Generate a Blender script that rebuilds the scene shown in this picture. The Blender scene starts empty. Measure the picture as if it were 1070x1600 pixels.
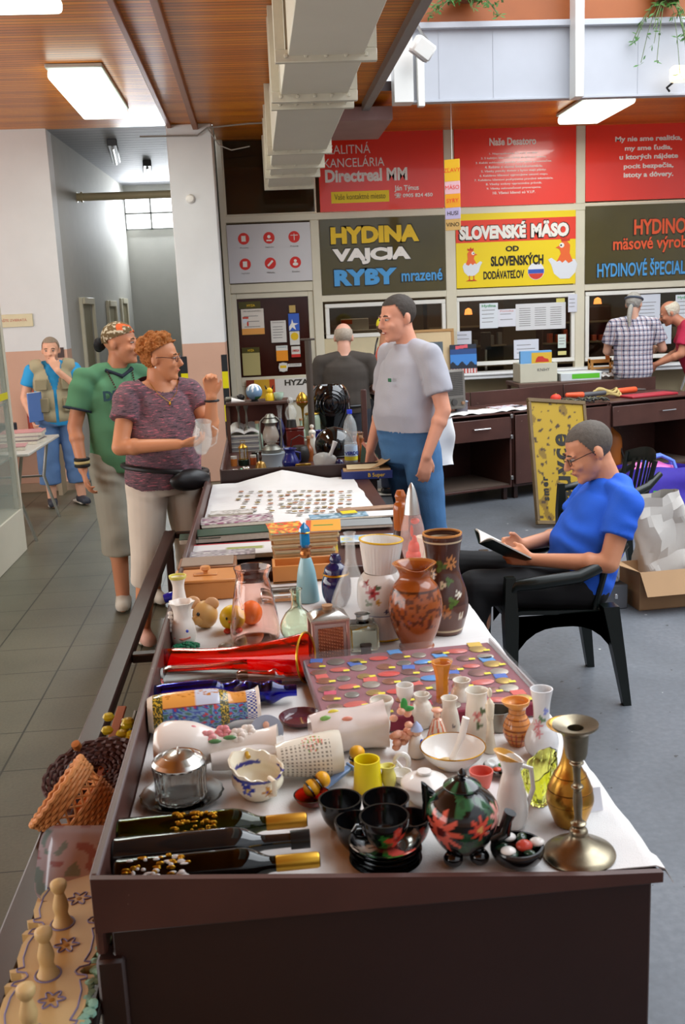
import bpy, bmesh, math, random
from math import pi, sin, cos, radians, sqrt, atan2, exp
from mathutils import Vector as V, Matrix as Mx, Euler, noise

SC = bpy.context.scene
COL = SC.collection
RND = random.Random(7)

# ------------------------------------------------------------------ camera
FPX, CAMH = 1540.0, 1.72
PITCH, ROLL, YAW = radians(11.7), radians(-2.5), radians(-4.5)
CAMROT = Mx.Rotation(YAW, 3, 'Z') @ Mx.Rotation(pi/2 - PITCH, 3, 'X') @ Mx.Rotation(ROLL, 3, 'Z')
cd = bpy.data.cameras.new('camera')
cam = bpy.data.objects.new('camera', cd); COL.objects.link(cam)
cam.matrix_world = Mx.Translation((0, 0, CAMH)) @ CAMROT.to_4x4()
cd.sensor_width = 36; cd.lens = FPX / 1600 * 36
cd.clip_start = .05; cd.clip_end = 200
cd.dof.use_dof = True; cd.dof.focus_distance = 4.4; cd.dof.aperture_fstop = 10.0
SC.camera = cam

# ------------------------------------------------------------------ light
SC.view_settings.view_transform = 'Standard'; SC.view_settings.look = 'None'
SC.view_settings.exposure = 0.3; SC.view_settings.gamma = 1; SC.view_settings.use_curve_mapping = False
W = bpy.data.worlds.new('world'); SC.world = W; W.use_nodes = True
W.node_tree.nodes['Background'].inputs[0].default_value = (.88, .93, 1.0, 1)
W.node_tree.nodes['Background'].inputs[1].default_value = 1.0
SC.cycles.max_bounces = 10; SC.cycles.transmission_bounces = 10; SC.cycles.transparent_max_bounces = 16
SC.cycles.caustics_reflective = False; SC.cycles.caustics_refractive = False
SC.cycles.sample_clamp_indirect = 4.0
SC.cycles.use_denoising = True

def area(name, loc, rot, sx, sy, power, color=(1, 1, 1)):
    l = bpy.data.lights.new(name, 'AREA'); l.shape = 'RECTANGLE'; l.size = sx; l.size_y = sy
    l.energy = power; l.color = color
    o = bpy.data.objects.new(name, l); COL.objects.link(o); o.location = loc; o.rotation_euler = rot
    return o
area('skylight', (4.4, 4.6, 6.2), (0, radians(12), 0), 5.5, 8.5, 600, (.90, .95, 1.0))
area('side_fill', (-5.9, 3.5, 1.7), (0, radians(-90), 0), 2.4, 11.0, 300, (1.0, .985, .96))  # side fill added to brighten the ceiling; the wall has no window
area('corridor_daylight', (-1.2, 14.6, 3.1), (radians(-70), 0, 0), 1.0, .5, 34, (.9, .95, 1.0))
area('shop_fill', (3.5, 11.65, 3.5), (0, 0, 0), 6.0, .4, 60, (1.0, .85, .65))  # unseen fill added to brighten the shelves inside the shop

# ------------------------------------------------------------------ colours / materials
def c(h, a=1.0):
    h = h.lstrip('#'); r = [int(h[i:i+2], 16) / 255 for i in (0, 2, 4)]
    return tuple((x / 12.92 if x <= .04045 else ((x + .055) / 1.055) ** 2.4) for x in r) + (a,)

class N:                                     # tiny node helper
    def __init__(s, name):
        s.m = bpy.data.materials.new(name); s.m.use_nodes = True; s.t = s.m.node_tree
        s.b = s.t.nodes['Principled BSDF']
    def n(s, typ, **kw):
        k = s.t.nodes.new(typ)
        for a, v in kw.items():
            if a.startswith('i_'):
                key = a[2:]; k.inputs[int(key) if key.isdigit() else key].default_value = v
            else: setattr(k, a, v)
        return k
    def l(s, a, b): s.t.links.new(a, b)
    def math(s, op, a, b=None, clamp=False):
        k = s.t.nodes.new('ShaderNodeMath'); k.operation = op; k.use_clamp = clamp
        for i, x in enumerate((a, b)):
            if x is None: continue
            if isinstance(x, (int, float)): k.inputs[i].default_value = x
            else: s.l(x, k.inputs[i])
        return k.outputs[0]
    def mix(s, f, a, b):
        k = s.t.nodes.new('ShaderNodeMixRGB')
        for i, x in enumerate((f, a, b)):
            if isinstance(x, (int, float)) or isinstance(x, tuple): k.inputs[i].default_value = x
            else: s.l(x, k.inputs[i])
        return k.outputs[0]
    def noise(s, scale, detail=3, vec=None, dist=0):
        k = s.n('ShaderNodeTexNoise'); k.inputs['Scale'].default_value = scale; k.inputs['Detail'].default_value = detail
        k.inputs['Distortion'].default_value = dist
        if vec is not None: s.l(vec, k.inputs['Vector'])
        return k.outputs['Fac']
    def obj(s): return s.n('ShaderNodeTexCoord').outputs['Object']
    def pos(s): return s.n('ShaderNodeNewGeometry').outputs['Position']
    def mapv(s, vec, sc): 
        k = s.n('ShaderNodeMapping'); s.l(vec, k.inputs[0]); k.inputs['Scale'].default_value = sc; return k.outputs[0]
    def sep(s, vec):
        k = s.n('ShaderNodeSeparateXYZ'); s.l(vec, k.inputs[0]); return k.outputs
    def ramp(s, f, stops, const=False):
        k = s.n('ShaderNodeValToRGB'); s.l(f, k.inputs[0]); r = k.color_ramp
        if const: r.interpolation = 'CONSTANT'
        while len(r.elements) < len(stops): r.elements.new(.5)
        for e, (p, col) in zip(r.elements, stops): e.position = p; e.color = col
        return k.outputs[0]
    def bump(s, h, st, dist=.01):
        k = s.n('ShaderNodeBump'); k.inputs['Strength'].default_value = st; k.inputs['Distance'].default_value = dist
        s.l(h, k.inputs['Height']); s.l(k.outputs[0], s.b.inputs['Normal'])
    def base(s, x):
        if isinstance(x, tuple): s.b.inputs['Base Color'].default_value = x
        else: s.l(x, s.b.inputs['Base Color'])

_mc = {}
def M(name, col='#808080', rough=.5, metal=0, var=.12, vs=6, bump=0, bs=60, trans=0, ior=1.45, coat=0, emit=0, paint=False, spec=.5, sheen=0, alpha=1):
    """Plain material with a little procedural variation; paint=True reads the mesh's own colour attribute."""
    if name in _mc: return _mc[name]
    k = N(name); b = k.b; base = c(col)
    b.inputs['Roughness'].default_value = rough; b.inputs['Metallic'].default_value = metal
    b.inputs['Specular IOR Level'].default_value = spec
    b.inputs['IOR'].default_value = ior; b.inputs['Transmission Weight'].default_value = trans
    b.inputs['Coat Weight'].default_value = coat; b.inputs['Coat Roughness'].default_value = .05
    b.inputs['Sheen Weight'].default_value = sheen; b.inputs['Alpha'].default_value = alpha
    if paint:
        a = k.n('ShaderNodeAttribute'); a.attribute_name = 'Col'; src = a.outputs['Color']
    else: src = None
    if var and not trans:
        f = k.noise(vs, 4, k.obj())
        f = k.math('MULTIPLY', k.math('SUBTRACT', f, .5), 2 * var)
        f = k.math('ADD', f, 1.0)
        h = k.n('ShaderNodeHueSaturation'); k.l(f, h.inputs['Value'])
        if src is None: h.inputs['Color'].default_value = base
        else: k.l(src, h.inputs['Color'])
        src = h.outputs[0]
    k.base(src if src is not None else base)
    if bump: k.bump(k.noise(bs, 4, k.obj()), bump, .004)
    if emit:
        b.inputs['Emission Color'].default_value = base; b.inputs['Emission Strength'].default_value = emit
    _mc[name] = k.m
    return k.m
def glass(name, col='#ffffff', rough=.02, ior=1.45): return M(name, col, rough, trans=1, ior=ior, var=0)
PAINT = M('painted_glaze', paint=True, rough=.18, var=.05, coat=.4)
PAINTM = M('painted_matt', paint=True, rough=.6, var=.06)
PRINT = M('printed_paper', paint=True, rough=.45, var=.03)

# ------------------------------------------------------------------ mesh builder
class G:
    def __init__(s): s.bm = bmesh.new(); s.mi = 0
    def mat(s, i): s.mi = i; return s
    def _fin(s, vs, fs, Mt):
        if Mt is not None:
            for v in vs: v.co = Mt @ v.co
            if Mt.determinant() < 0:
                for f in fs: f.normal_flip()
        for f in fs: f.material_index = s.mi
    def box(s, x0, x1, y0, y1, z0, z1, bev=0, Mt=None, seg=1):
        bm = bmesh.new()
        vs = [bm.verts.new((x, y, z)) for x in (x0, x1) for y in (y0, y1) for z in (z0, z1)]
        for q in ((0, 1, 3, 2), (4, 6, 7, 5), (0, 4, 5, 1), (2, 3, 7, 6), (0, 2, 6, 4), (1, 5, 7, 3)): bm.faces.new([vs[i] for i in q])
        if bev: bmesh.ops.bevel(bm, geom=bm.edges[:], offset=bev, segments=seg, profile=.5, affect='EDGES', clamp_overlap=True)
        return s.add(bm, Mt)
    def add(s, bm, Mt=None):
        mp = {}
        for v in bm.verts: mp[v] = s.bm.verts.new(v.co)
        fs = []
        for f in bm.faces:
            try: nf = s.bm.faces.new([mp[v] for v in f.verts]); nf.material_index = f.material_index; fs.append(nf)
            except ValueError: pass
        s._fin(list(mp.values()), fs, Mt); bm.free(); return s
    def rings(s, rings, closed_u=True, cap0=True, cap1=True, Mt=None, flip=False, closed_v=False):
        R = [[s.bm.verts.new(p) for p in r] for r in rings]; fs = []
        n = len(R[0]); last = len(R) if closed_v else len(R) - 1
        for i in range(last):
            a, b = R[i], R[(i + 1) % len(R)]
            for j in range(n if closed_u else n - 1):
                q = [a[j], a[(j + 1) % n], b[(j + 1) % n], b[j]]
                fs.append(s.bm.faces.new(q[::-1] if flip else q))
        if cap0 and not closed_v: fs.append(s.bm.faces.new(R[0] if flip else R[0][::-1]))
        if cap1 and not closed_v: fs.append(s.bm.faces.new(R[-1][::-1] if flip else R[-1]))
        s._fin([v for r in R for v in r], fs, Mt); return s
    def lathe(s, prof, seg=32, Mt=None, wob=None, cap0=True, cap1=True):
        """prof: list of (r, z) from bottom outside, up (and back down inside if open)."""
        rs = []
        for i, (r, z) in enumerate(prof):
            ring = []
            for j in range(seg):
                a = 2 * pi * j / seg; rr = max(r, 1e-4); zz = z
                if wob: rr, zz = wob(a, rr, zz, i)
                ring.append((rr * cos(a), rr * sin(a), zz))
            rs.append(ring)
        return s.rings(rs, cap0=cap0, cap1=cap1, Mt=Mt)
    def tube(s, pts, r, seg=8, Mt=None, closed=False, flat=1.0):
        pts = [V(p) for p in pts]; n = len(pts); rs = []
        R = r if isinstance(r, (list, tuple)) else [r] * n
        up = None
        for i, p in enumerate(pts):
            t = (pts[(i + 1) % n] - pts[i - 1]) if closed else (pts[min(i + 1, n - 1)] - pts[max(i - 1, 0)])
            if t.length < 1e-9: t = V((0, 0, 1))
            t.normalize()
            if up is None: up = t.orthogonal().normalized()
            else:
                up = up - t * up.dot(t)
                up = up.normalized() if up.length > 1e-6 else t.orthogonal().normalized()
            w = t.cross(up)
            rs.append([p + (up * cos(2 * pi * j / seg) * flat + w * sin(2 * pi * j / seg)) * R[i] for j in range(seg)])
        return s.rings(rs, Mt=Mt, closed_v=closed)
    def cap(s, p0, r0, p1, r1, seg=14, Mt=None, flat0=False, flat1=False, sq=1.0):
        """tapered capsule"""
        p0, p1 = V(p0), V(p1); t = (p1 - p0); L = t.length
        if L < 1e-6: t = V((0, 0, 1)); L = 1e-6
        t.normalize(); up = t.orthogonal().normalized(); w = t.cross(up); rs = []
        def ring(cn, r): rs.append([cn + (up * cos(2 * pi * j / seg) + w * sin(2 * pi * j / seg) * sq) * max(r, 1e-4) for j in range(seg)])
        if not flat0:
            for k in range(4): a = pi / 2 * (1 - k / 4); ring(p0 - t * r0 * sin(a), r0 * cos(a) + 1e-4)
        ring(p0, r0); ring(p1, r1)
        if not flat1:
            for k in range(1, 5): a = pi / 2 * k / 4; ring(p1 + t * r1 * sin(a), r1 * cos(a) + 1e-4)
        return s.rings(rs, Mt=Mt)
    def ell(s, cn, rad, Mt=None, seg=20, rot=None):
        rs = []; n = seg // 2
        for i in range(n + 1):
            a = -pi / 2 + pi * i / n
            rs.append([(max(cos(a), 1e-3) * cos(2 * pi * j / seg), max(cos(a), 1e-3) * sin(2 * pi * j / seg), sin(a)) for j in range(seg)])
        X = Mx.Translation(cn) @ (rot.to_4x4() if rot else Mx.Identity(4)) @ Mx.Diagonal((rad[0], rad[1], rad[2], 1))
        return s.rings(rs, Mt=(Mt @ X) if Mt is not None else X)
    def prism(s, out, d0, d1, Mt=None):
        """outline in x,z extruded along y from d0 to d1"""
        area_ = sum(out[i][0] * out[(i + 1) % len(out)][1] - out[(i + 1) % len(out)][0] * out[i][1] for i in range(len(out)))
        if area_ < 0: out = out[::-1]
        a = [s.bm.verts.new((x, d0, z)) for x, z in out]; b = [s.bm.verts.new((x, d1, z)) for x, z in out]
        n = len(out); fs = [s.bm.faces.new(a), s.bm.faces.new(b[::-1])]
        for i in range(n): fs.append(s.bm.faces.new((a[(i + 1) % n], a[i], b[i], b[(i + 1) % n])))
        s._fin(a + b, fs, Mt); return s
    def grid(s, nx, ny, fn, thick=0, Mt=None):
        """sheet p = fn(u, v); thick: second skin below"""
        P = [[V(fn(i / nx, j / ny)) for i in range(nx + 1)] for j in range(ny + 1)]
        a = [[s.bm.verts.new(p) for p in r] for r in P]; fs = []
        for j in range(ny):
            for i in range(nx): fs.append(s.bm.faces.new((a[j][i], a[j][i+1], a[j+1][i+1], a[j+1][i])))
        vs = [v for r in a for v in r]
        if thick:
            b = [[s.bm.verts.new(p - V((0, 0, thick))) for p in r] for r in P]
            for j in range(ny):
                for i in range(nx): fs.append(s.bm.faces.new((b[j][i], b[j+1][i], b[j+1][i+1], b[j][i+1])))
            for i in range(nx):
                fs.append(s.bm.faces.new((a[0][i+1], a[0][i], b[0][i], b[0][i+1]))); fs.append(s.bm.faces.new((a[ny][i], a[ny][i+1], b[ny][i+1], b[ny][i])))
            for j in range(ny):
                fs.append(s.bm.faces.new((a[j][0], a[j+1][0], b[j+1][0], b[j][0]))); fs.append(s.bm.faces.new((a[j+1][nx], a[j][nx], b[j][nx], b[j+1][nx])))
            vs += [v for r in b for v in r]
        s._fin(vs, fs, Mt); return s
    def jit(s, amp, sc=8, seed=0):
        for v in s.bm.verts: v.co += noise.noise_vector(v.co * sc + V((seed, seed, seed))) * amp
        return s
    def build(s, name, mats, parent=None, ang=40, paint=None, loc=None, rot=None):
        me = bpy.data.meshes.new(name)
        s.bm.normal_update()
        s.bm.to_mesh(me); s.bm.free()
        for m in (mats if isinstance(mats, (list, tuple)) else [mats]): me.materials.append(m)
        if ang is None: me.shade_flat()
        else: me.shade_smooth(); me.set_sharp_from_angle(angle=radians(ang))
        if paint: dopaint(me, paint)
        o = bpy.data.objects.new(name, me); COL.objects.link(o)
        if parent is not None: o.parent = parent
        if loc is not None: o.location = loc
        if rot is not None: o.rotation_euler = rot
        return o
def dopaint(me, fn):
    at = me.color_attributes.new('Col', 'FLOAT_COLOR', 'POINT')
    for i, v in enumerate(me.vertices):
        k = fn(v.co); at.data[i].color = c(k) if isinstance(k, str) else k

def tag(o, label=None, cat=None, group=None, kind=None):
    if label: o['label'] = label
    if cat: o['category'] = cat
    if group: o['group'] = group
    if kind: o['kind'] = kind
    return o
def thing(name, label, cat, loc=(0, 0, 0), rot=(0, 0, 0), group=None):
    o = bpy.data.objects.new(name, None); COL.objects.link(o); o.empty_display_size = .05
    o.location = loc; o.rotation_euler = rot
    return tag(o, label, cat, group)
def struct(name, g, m, **k): return tag(g.build(name, m, **k), kind='structure')
def copy_tree(o, parent=None):
    k = o.copy(); COL.objects.link(k)
    if parent is not None: k.parent = parent
    for ch in list(o.children): copy_tree(ch, k)
    return k
def T(x, y, z): return Mx.Translation((x, y, z))
def RX(d): return Mx.Rotation(radians(d), 4, 'X')
def RY(d): return Mx.Rotation(radians(d), 4, 'Y')
def RZ(d): return Mx.Rotation(radians(d), 4, 'Z')
def S(x, y=None, z=None): return Mx.Diagonal((x, y if y is not None else x, z if z is not None else x, 1))

FONTS = {}
def text(name, s, size, mat, parent, Mt, align='CENTER', bold=0, ext=.0006, sx=1.0, spacing=1.0):
    """lettering as a thin mesh; local x = reading direction, y = up, z = towards the reader, then placed by Mt"""
    cu = bpy.data.curves.new(name, 'FONT'); cu.body = s; cu.size = size; cu.align_x = align; cu.align_y = 'CENTER'
    cu.extrude = ext; cu.offset = bold; cu.space_character = spacing; cu.resolution_u = 3
    o = bpy.data.objects.new(name, cu); COL.objects.link(o)
    dg = bpy.context.evaluated_depsgraph_get()
    me = bpy.data.meshes.new_from_object(o.evaluated_get(dg))
    bpy.data.objects.remove(o); bpy.data.curves.remove(cu)
    me.transform(Mt @ S(sx, 1, 1)); me.materials.clear(); me.materials.append(mat)
    k = bpy.data.objects.new(name, me); COL.objects.link(k); k.parent = parent
    return k
UP = Mx(((1, 0, 0, 0), (0, 0, -1, 0), (0, 1, 0, 0), (0, 0, 0, 1)))     # text plane x,y -> world x,z facing -y

def ray(px, py): return CAMROT @ V(((px - 535) / FPX, -(py - 800) / FPX, -1))
def atz(px, py, z): d = ray(px, py); return V((0, 0, CAMH)) + d * ((z - CAMH) / d.z)
def aty(px, py, y): d = ray(px, py); return V((0, 0, CAMH)) + d * (y / d.y)
def proj(p):
    q = CAMROT.transposed() @ (V(p) - V((0, 0, CAMH))); return 535 + FPX * q.x / -q.z, 800 - FPX * q.y / -q.z
def mpp(p): return -(CAMROT.transposed() @ (V(p) - V((0, 0, CAMH)))).z / FPX          # metres per pixel there
# ------------------------------------------------------------------ materials of the hall
def wood_ceiling():
    k = N('orange_board_ceiling'); p = k.pos(); x, y, z = k.sep(p)
    f = k.math('FRACT', k.math('MULTIPLY', y, 1 / .062))
    board = k.math('FLOOR', k.math('MULTIPLY', y, 1 / .062))
    rn = k.n('ShaderNodeTexWhiteNoise'); rn.noise_dimensions = '1D'; k.l(board, rn.inputs['W'])
    grain = k.noise(3, 5, k.mapv(p, (1.2, 30, 1)))
    t = k.math('ADD', k.math('MULTIPLY', rn.outputs[0], .35), k.math('MULTIPLY', grain, .65))
    col = k.ramp(t, [(.15, c('#a8560a')), (.5, c('#e0800c')), (.85, c('#ee9a22'))])
    groove = k.math('LESS_THAN', f, .13)
    k.base(k.mix(groove, col, c('#33170a')))
    k.b.inputs['Roughness'].default_value = .33
    k.bump(k.math('SUBTRACT', 1.0, groove), .6, .006); return k.m
def tile_floor():
    k = N('grey_green_floor_tiles'); p = k.pos(); x, y, z = k.sep(p)
    fx = k.math('FRACT', k.math('MULTIPLY', k.math('ADD', x, 10 * .39 + 1.485 - .39 * 0), 1 / .39))
    fy = k.math('FRACT', k.math('MULTIPLY', k.math('ADD', y, 3.7 - 4.418 + .37 * 2 + .74), 1 / .37))
    g = k.math('MAXIMUM', k.math('LESS_THAN', fx, .022), k.math('LESS_THAN', fy, .018))
    n1 = k.noise(2.2, 5, p); n2 = k.noise(90, 2, p)
    t = k.math('ADD', k.math('MULTIPLY', n1, .6), k.math('MULTIPLY', n2, .4))
    col = k.ramp(t, [(.3, c('#504f42')), (.6, c('#666454'))])
    k.base(k.mix(g, col, c('#2b2a20'))); k.b.inputs['Roughness'].default_value = .38
    k.bump(k.math('SUBTRACT', 1.0, g), .4, .003); return k.m
def concrete_floor():
    k = N('worn_grey_concrete'); p = k.pos()
    n1 = k.noise(1.3, 6, p, .5); n2 = k.noise(40, 4, p); n3 = k.noise(14, 2, p)
    col = k.ramp(k.math('ADD', k.math('MULTIPLY', n1, .7), k.math('MULTIPLY', n2, .3)), [(.3, c('#4c4f53')), (.55, c('#62666c')), (.75, c('#787b80'))])
    sp = k.math('GREATER_THAN', n3, .76); dk = k.math('LESS_THAN', k.noise(21, 2, p), .27)
    col = k.mix(sp, col, c('#c9c9c4')); col = k.mix(dk, col, c('#3a3a3a'))
    k.base(col); k.b.inputs['Roughness'].default_value = .55; k.bump(n2, .15, .004); return k.m
def two_tone(name, hi, lo, zb, rough=.7):
    k = N(name); p = k.pos(); x, y, z = k.sep(p)
    n = k.noise(3, 5, p); t = k.math('GREATER_THAN', z, zb)
    h = k.n('ShaderNodeHueSaturation'); k.l(k.mix(t, c(lo), c(hi)), h.inputs['Color'])
    k.l(k.math('ADD', k.math('MULTIPLY', n, .16), .92), h.inputs['Value'])
    k.base(h.outputs[0]); k.b.inputs['Roughness'].default_value = rough; k.bump(k.noise(50, 4, p), .12, .004); return k.m
def brown_paint():
    k = N('brown_enamel'); p = k.obj()
    n = k.noise(4, 5, p); n2 = k.noise(26, 5, p, 1.2)
    col = k.ramp(n, [(.3, c('#40241e')), (.7, c('#503028'))])
    chip = k.math('GREATER_THAN', n2, .725)
    k.base(k.mix(chip, col, c('#7c6658'))); k.b.inputs['Roughness'].default_value = .42; k.bump(n2, .08, .002); return k.m
BROWN = brown_paint()
BROWN_SHADED = M('shaded_brown_enamel', '#2e1a15', .4, var=.2, vs=5, bump=.08)  # same brown enamel, with the shade of the fronts put into its colour
WHITEP = M('white_gloss_paint', '#e8e6e0', .35, var=.05)
CREAM = M('cream_frame_paint', '#d9d2bd', .4, var=.06)
WALLP = two_tone('wall_paint', '#dbdddf', '#cda48f', 1.43)
CORR = M('corridor_paint', '#b5b4ae', .7, var=.07)
SHOPW = M('tan_wall_paint', '#a39576', .7, var=.08)
CHROME = M('chrome', '#d0d0d0', .15, metal=1, var=.05)
STEEL = M('brushed_steel', '#9a9a98', .35, metal=1, var=.1)
BLACK = M('black_plastic', '#101112', .4, var=.1)
WOODC = wood_ceiling()

# ------------------------------------------------------------------ setting
struct('floor', G().box(-6, .12, -3, 15, -.1, 0), tile_floor())
struct('floor_concrete', G().box(.12, 9, -3, 15, -.1, 0), concrete_floor())
struct('ceiling', G().box(-6, 1.1, -3, 10.3, 3.53, 3.6).box(-.3, 1.1, 10.3, 11.3, 3.53, 3.6), WOODC)
struct('ceiling_soffit', G().box(1.1, 9, 9.12, 11.3, 3.56, 3.64), WOODC)
struct('trim_1', G().box(-.735, -.695, -3, 10.2, 3.49, 3.53, .004), M('batten_wood', '#8a4a1c', .4))
struct('trim_2', G().box(-.49, -.44, -3, 10.2, 3.47, 3.53, .004), M('batten_wood'))
struct('trim_3', G().box(1.08, 1.15, -3, 9.45, 3.46, 3.66, .004), M('grey_edge_metal', '#8f8a88', .5))
struct('trim_4', G().box(.78, 1.36, 9.45, 10.5, 3.38, 3.5, .005), M('pinkish_beam_paint', '#a88a88', .6))
struct('trim_5', G().box(1.30, 1.47, 8.9, 9.06, 3.42, 4.4, .004).box(1.52, 1.58, 8.98, 9.05, 3.4, 3.9, .004), WHITEP)
# white fascia, panel seams, post, orange beam above
g = G().box(1.36, 9, 9.06, 9.12, 3.44, 4.07)
for x in (1.72, 2.2, 3.5, 4.0): g.box(x, x + .004, 9.056, 9.06, 3.47, 4.02)
g.box(1.36, 9, 9.03, 9.06, 3.44, 3.46, .003).box(1.36, 9, 9.0, 9.06, 4.03, 4.08, .004)
struct('wall_fascia', g, M('white_fascia_paint', '#b4b6bd', .5, var=.05))
struct('trim_6', G().box(2.87, 2.95, 8.86, 9.02, 3.42, 4.6, .004), WHITEP)
struct('trim_7', G().box(1.5, 9, 9.1, 9.2, 4.08, 4.5), M('orange_beam_wood', '#96501f', .5, var=.2, vs=4))
# outer shell of the hall (behind and beside the camera)
struct('wall_behind', G().box(-6, 9, -3.15, -3, 0, 3.6), WALLP)
struct('wall_far_left', G().box(-6.15, -6, -3, 10.3, 0, 3.6), WALLP)
struct('wall_right', G().box(9, 9.15, -3, 11.3, 0, 4.8), WALLP)
# left wall, corridor
struct('wall_left', G().box(-6, -1.9, 10.24, 10.5, 0, 3.53), WALLP)
struct('baseboard_left', G().box(-6, -1.88, 10.215, 10.24, 0, .09), M('tan_skirting', '#a58d77', .6))
struct('wall_corridor_left', G().rings([[(-1.9, 10.5, 0), (-2.05, 10.5, 0), (-2.05, 10.5, 3.53), (-1.9, 10.5, 3.53)], [(-1.74, 14.7, 0), (-1.95, 14.7, 0), (-1.95, 14.7, 3.53), (-1.74, 14.7, 3.53)]]), CORR)
g = G().box(-2, -.6, 14.7, 14.85, 0, 2.92).box(-2, -.6, 14.7, 14.85, 3.4, 3.53)
g.box(-2, -1.75, 14.7, 14.85, 2.92, 3.4).box(-.7, -.6, 14.7, 14.85, 2.92, 3.4)
struct('wall_corridor_end', g, CORR)
struct('wall_corridor_right', G().box(-.78, -.66, 10.65, 14.7, 0, 3.53), CORR)
g = G()
for i in range(30): g.box(-2.0, -.6, 10.3 + i * .15, 10.3 + i * .15 + .145, 3.53, 3.56, .003)
g.box(-2, -.6, 10.3, 14.8, 3.56, 3.6)
struct('ceiling_corridor', g, M('grey_ceiling_boards', '#8f9094', .6, var=.08))
g = G()
for x in (-1.74, -1.38, -1.04, -.72): g.box(x - .012, x + .012, 14.72, 14.76, 2.92, 3.4)
for z in (2.93, 3.15, 3.39): g.box(-1.75, -.7, 14.72, 14.76, z - .012, z + .012)
w1 = struct('window_1', g, M('window_frame_grey', '#8b8b86', .5))
G().box(-1.75, -.7, 14.74, 14.745, 2.92, 3.4).build('pane', M('bright_daylit_glass', '#f4f8ff', .3, emit=3.0, var=0), w1)
for i, (y0, y1, zt) in enumerate(((11.15, 11.75, 1.88), (12.7, 13.2, 1.86), (13.7, 14.1, 1.9))):
    def wx(y): return -1.9 + (y - 10.5) * .16 / 4.2
    d = struct('door_%d' % (i + 2), G().box(wx(y0), wx(y0) + .02, y0, y1, 0, zt, .004), M('tan_door', '#8d8466', .5))
    G().box(wx(y0) - .005, wx(y1) + .03, y1, y1 + .07, 0, zt + .07, .004).box(wx(y0) - .005, wx(y0) + .03, y0 - .07, y0, 0, zt + .07, .004).box(wx(y0) - .005, wx(y1) + .03, y0, y1, zt, zt + .07, .004).build('door_frame', CREAM, d)
t = thing('ceiling_pipe', 'cream pipe spanning the corridor opening below its ceiling', 'pipe', (-1.4, 11.5, 3.03))
G().tube([(-.5, 0, 0), (.62, 0, 0)], .042, 16).build('pipe', M('cream_pipe', '#b9ad8c', .4), t)
G().tube([(-.5, 0, 0), (-.46, 0, 0)], .06, 16).tube([(-.42, 0, 0), (-.4, 0, 0)], .055, 16).build('flange', M('cream_pipe'), t)
for i, (x, y, lab) in enumerate(((-1.42, 11.5, 'unlit narrow strip light, the nearer one on the corridor ceiling'), (-1.22, 13.0, 'unlit narrow strip light, the farther one on the corridor ceiling'))):
    t = thing('strip_light', lab, 'ceiling light', (x, y, 3.53), (0, 0, .1), 'corridor strip lights')
    G().box(-.05, .05, -.6, .6, -.07, 0, .008).build('housing', M('dark_grey_metal', '#55565a', .4), t)
    G().tube([(0, -.55, -.085), (0, .55, -.085)], .016, 10).build('tube', M('milky_tube', '#cdd2d6', .3), t)

# column with hazard tape
struct('column', G().box(-.75, -.31, 10.2, 10.68, 0, 3.53, .01), WALLP)
t = G()
tp = thing('hazard_tape', 'black and yellow hazard tape up both edges of the column', 'warning tape', (-.53, 10.2, 0))
for xc in (-.215, .195):
    for i in range(7):
        z1 = 1.305 - i * .17; k0 = k1 = G()
        (k0 if i % 2 == 0 else k1).box(xc - .035 if xc < 0 else xc - .03, xc + .035 if xc < 0 else xc + .0255, -.0035, -.0005, max(z1 - .17, .1), z1)
        if xc > 0: (k0 if i % 2 == 0 else k1).box(xc + .0255, xc + .0285, -.0035, .07, max(z1 - .17, .1), z1)
        k0.build('black_band' if i % 2 == 0 else 'yellow_band', M('tape_black', '#23272c', .4) if i % 2 == 0 else M('tape_yellow', '#dfd312', .4), tp)
g = G().lathe([(.045, 0), (.045, .012), (.03, .03), (0, .034)], 20, RX(90))
tag(g.build('alarm_sounder', WHITEP, loc=(-.56, 10.199, 2.83)), 'small round white sounder high on the white column', 'alarm')
g = G().tube([(-.75, 0, .0), (-.2, -.02, -.01), (-.1, -.01, .06), (.3, 0, .09), (1.0, .0, .1)], .008, 6).tube([(-.1, -.01, .06), (0, -.01, -.1), (.12, 0, -.15), (.3, 0, -.12)], .006, 6)
tag(g.build('cable', M('grey_cable', '#8d8983', .5), loc=(-.25, 10.18, 3.42)), 'loose grey cables strung across the top of the column', 'cable')

# ------------------------------------------------------------------ shop front at y = 11.2
SY = 11.2
def frame(name, rects, y0=SY - .03, y1=SY + .05, m=CREAM):
    g = G()
    for (x0, x1, z0, z1) in rects: v_ = .004 if x1 - x0 < .2 else 0; g.box(x0, x1, y0 - v_, y1 - v_, z0, z1, .006)
    return struct(name, g, m)
frame('trim_8', [(-.31, 8.9, 3.6, 3.68), (-.31, 8.9, 2.67, 2.745), (.70, 8.9, 1.79, 1.865), (-.31, -.25, 0, 3.6), (.66, .76, 0, 2.67), (2.15, 2.27, .93, 2.67), (3.63, 3.74, .93, 2.67), (5.1, 5.22, .93, 2.67), (6.6, 6.72, .93, 2.67), (2.15, 2.27, 2.74, 3.6), (3.63, 3.74, 2.74, 3.6), (5.1, 5.22, 2.74, 3.6), (6.6, 6.72, 2.74, 3.6), (-.25, .66, 1.92, 2.02)])
struct('wall_shop', G().box(.70, 8.9, SY, SY + .15, 0, .93), SHOPW)
struct('trim_9', G().box(.72, 8.9, SY - .03, SY, .30, .36).box(.72, 8.9, SY - .05, SY, 0, .12), M('grey_ledge', '#a8a392', .6))
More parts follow.
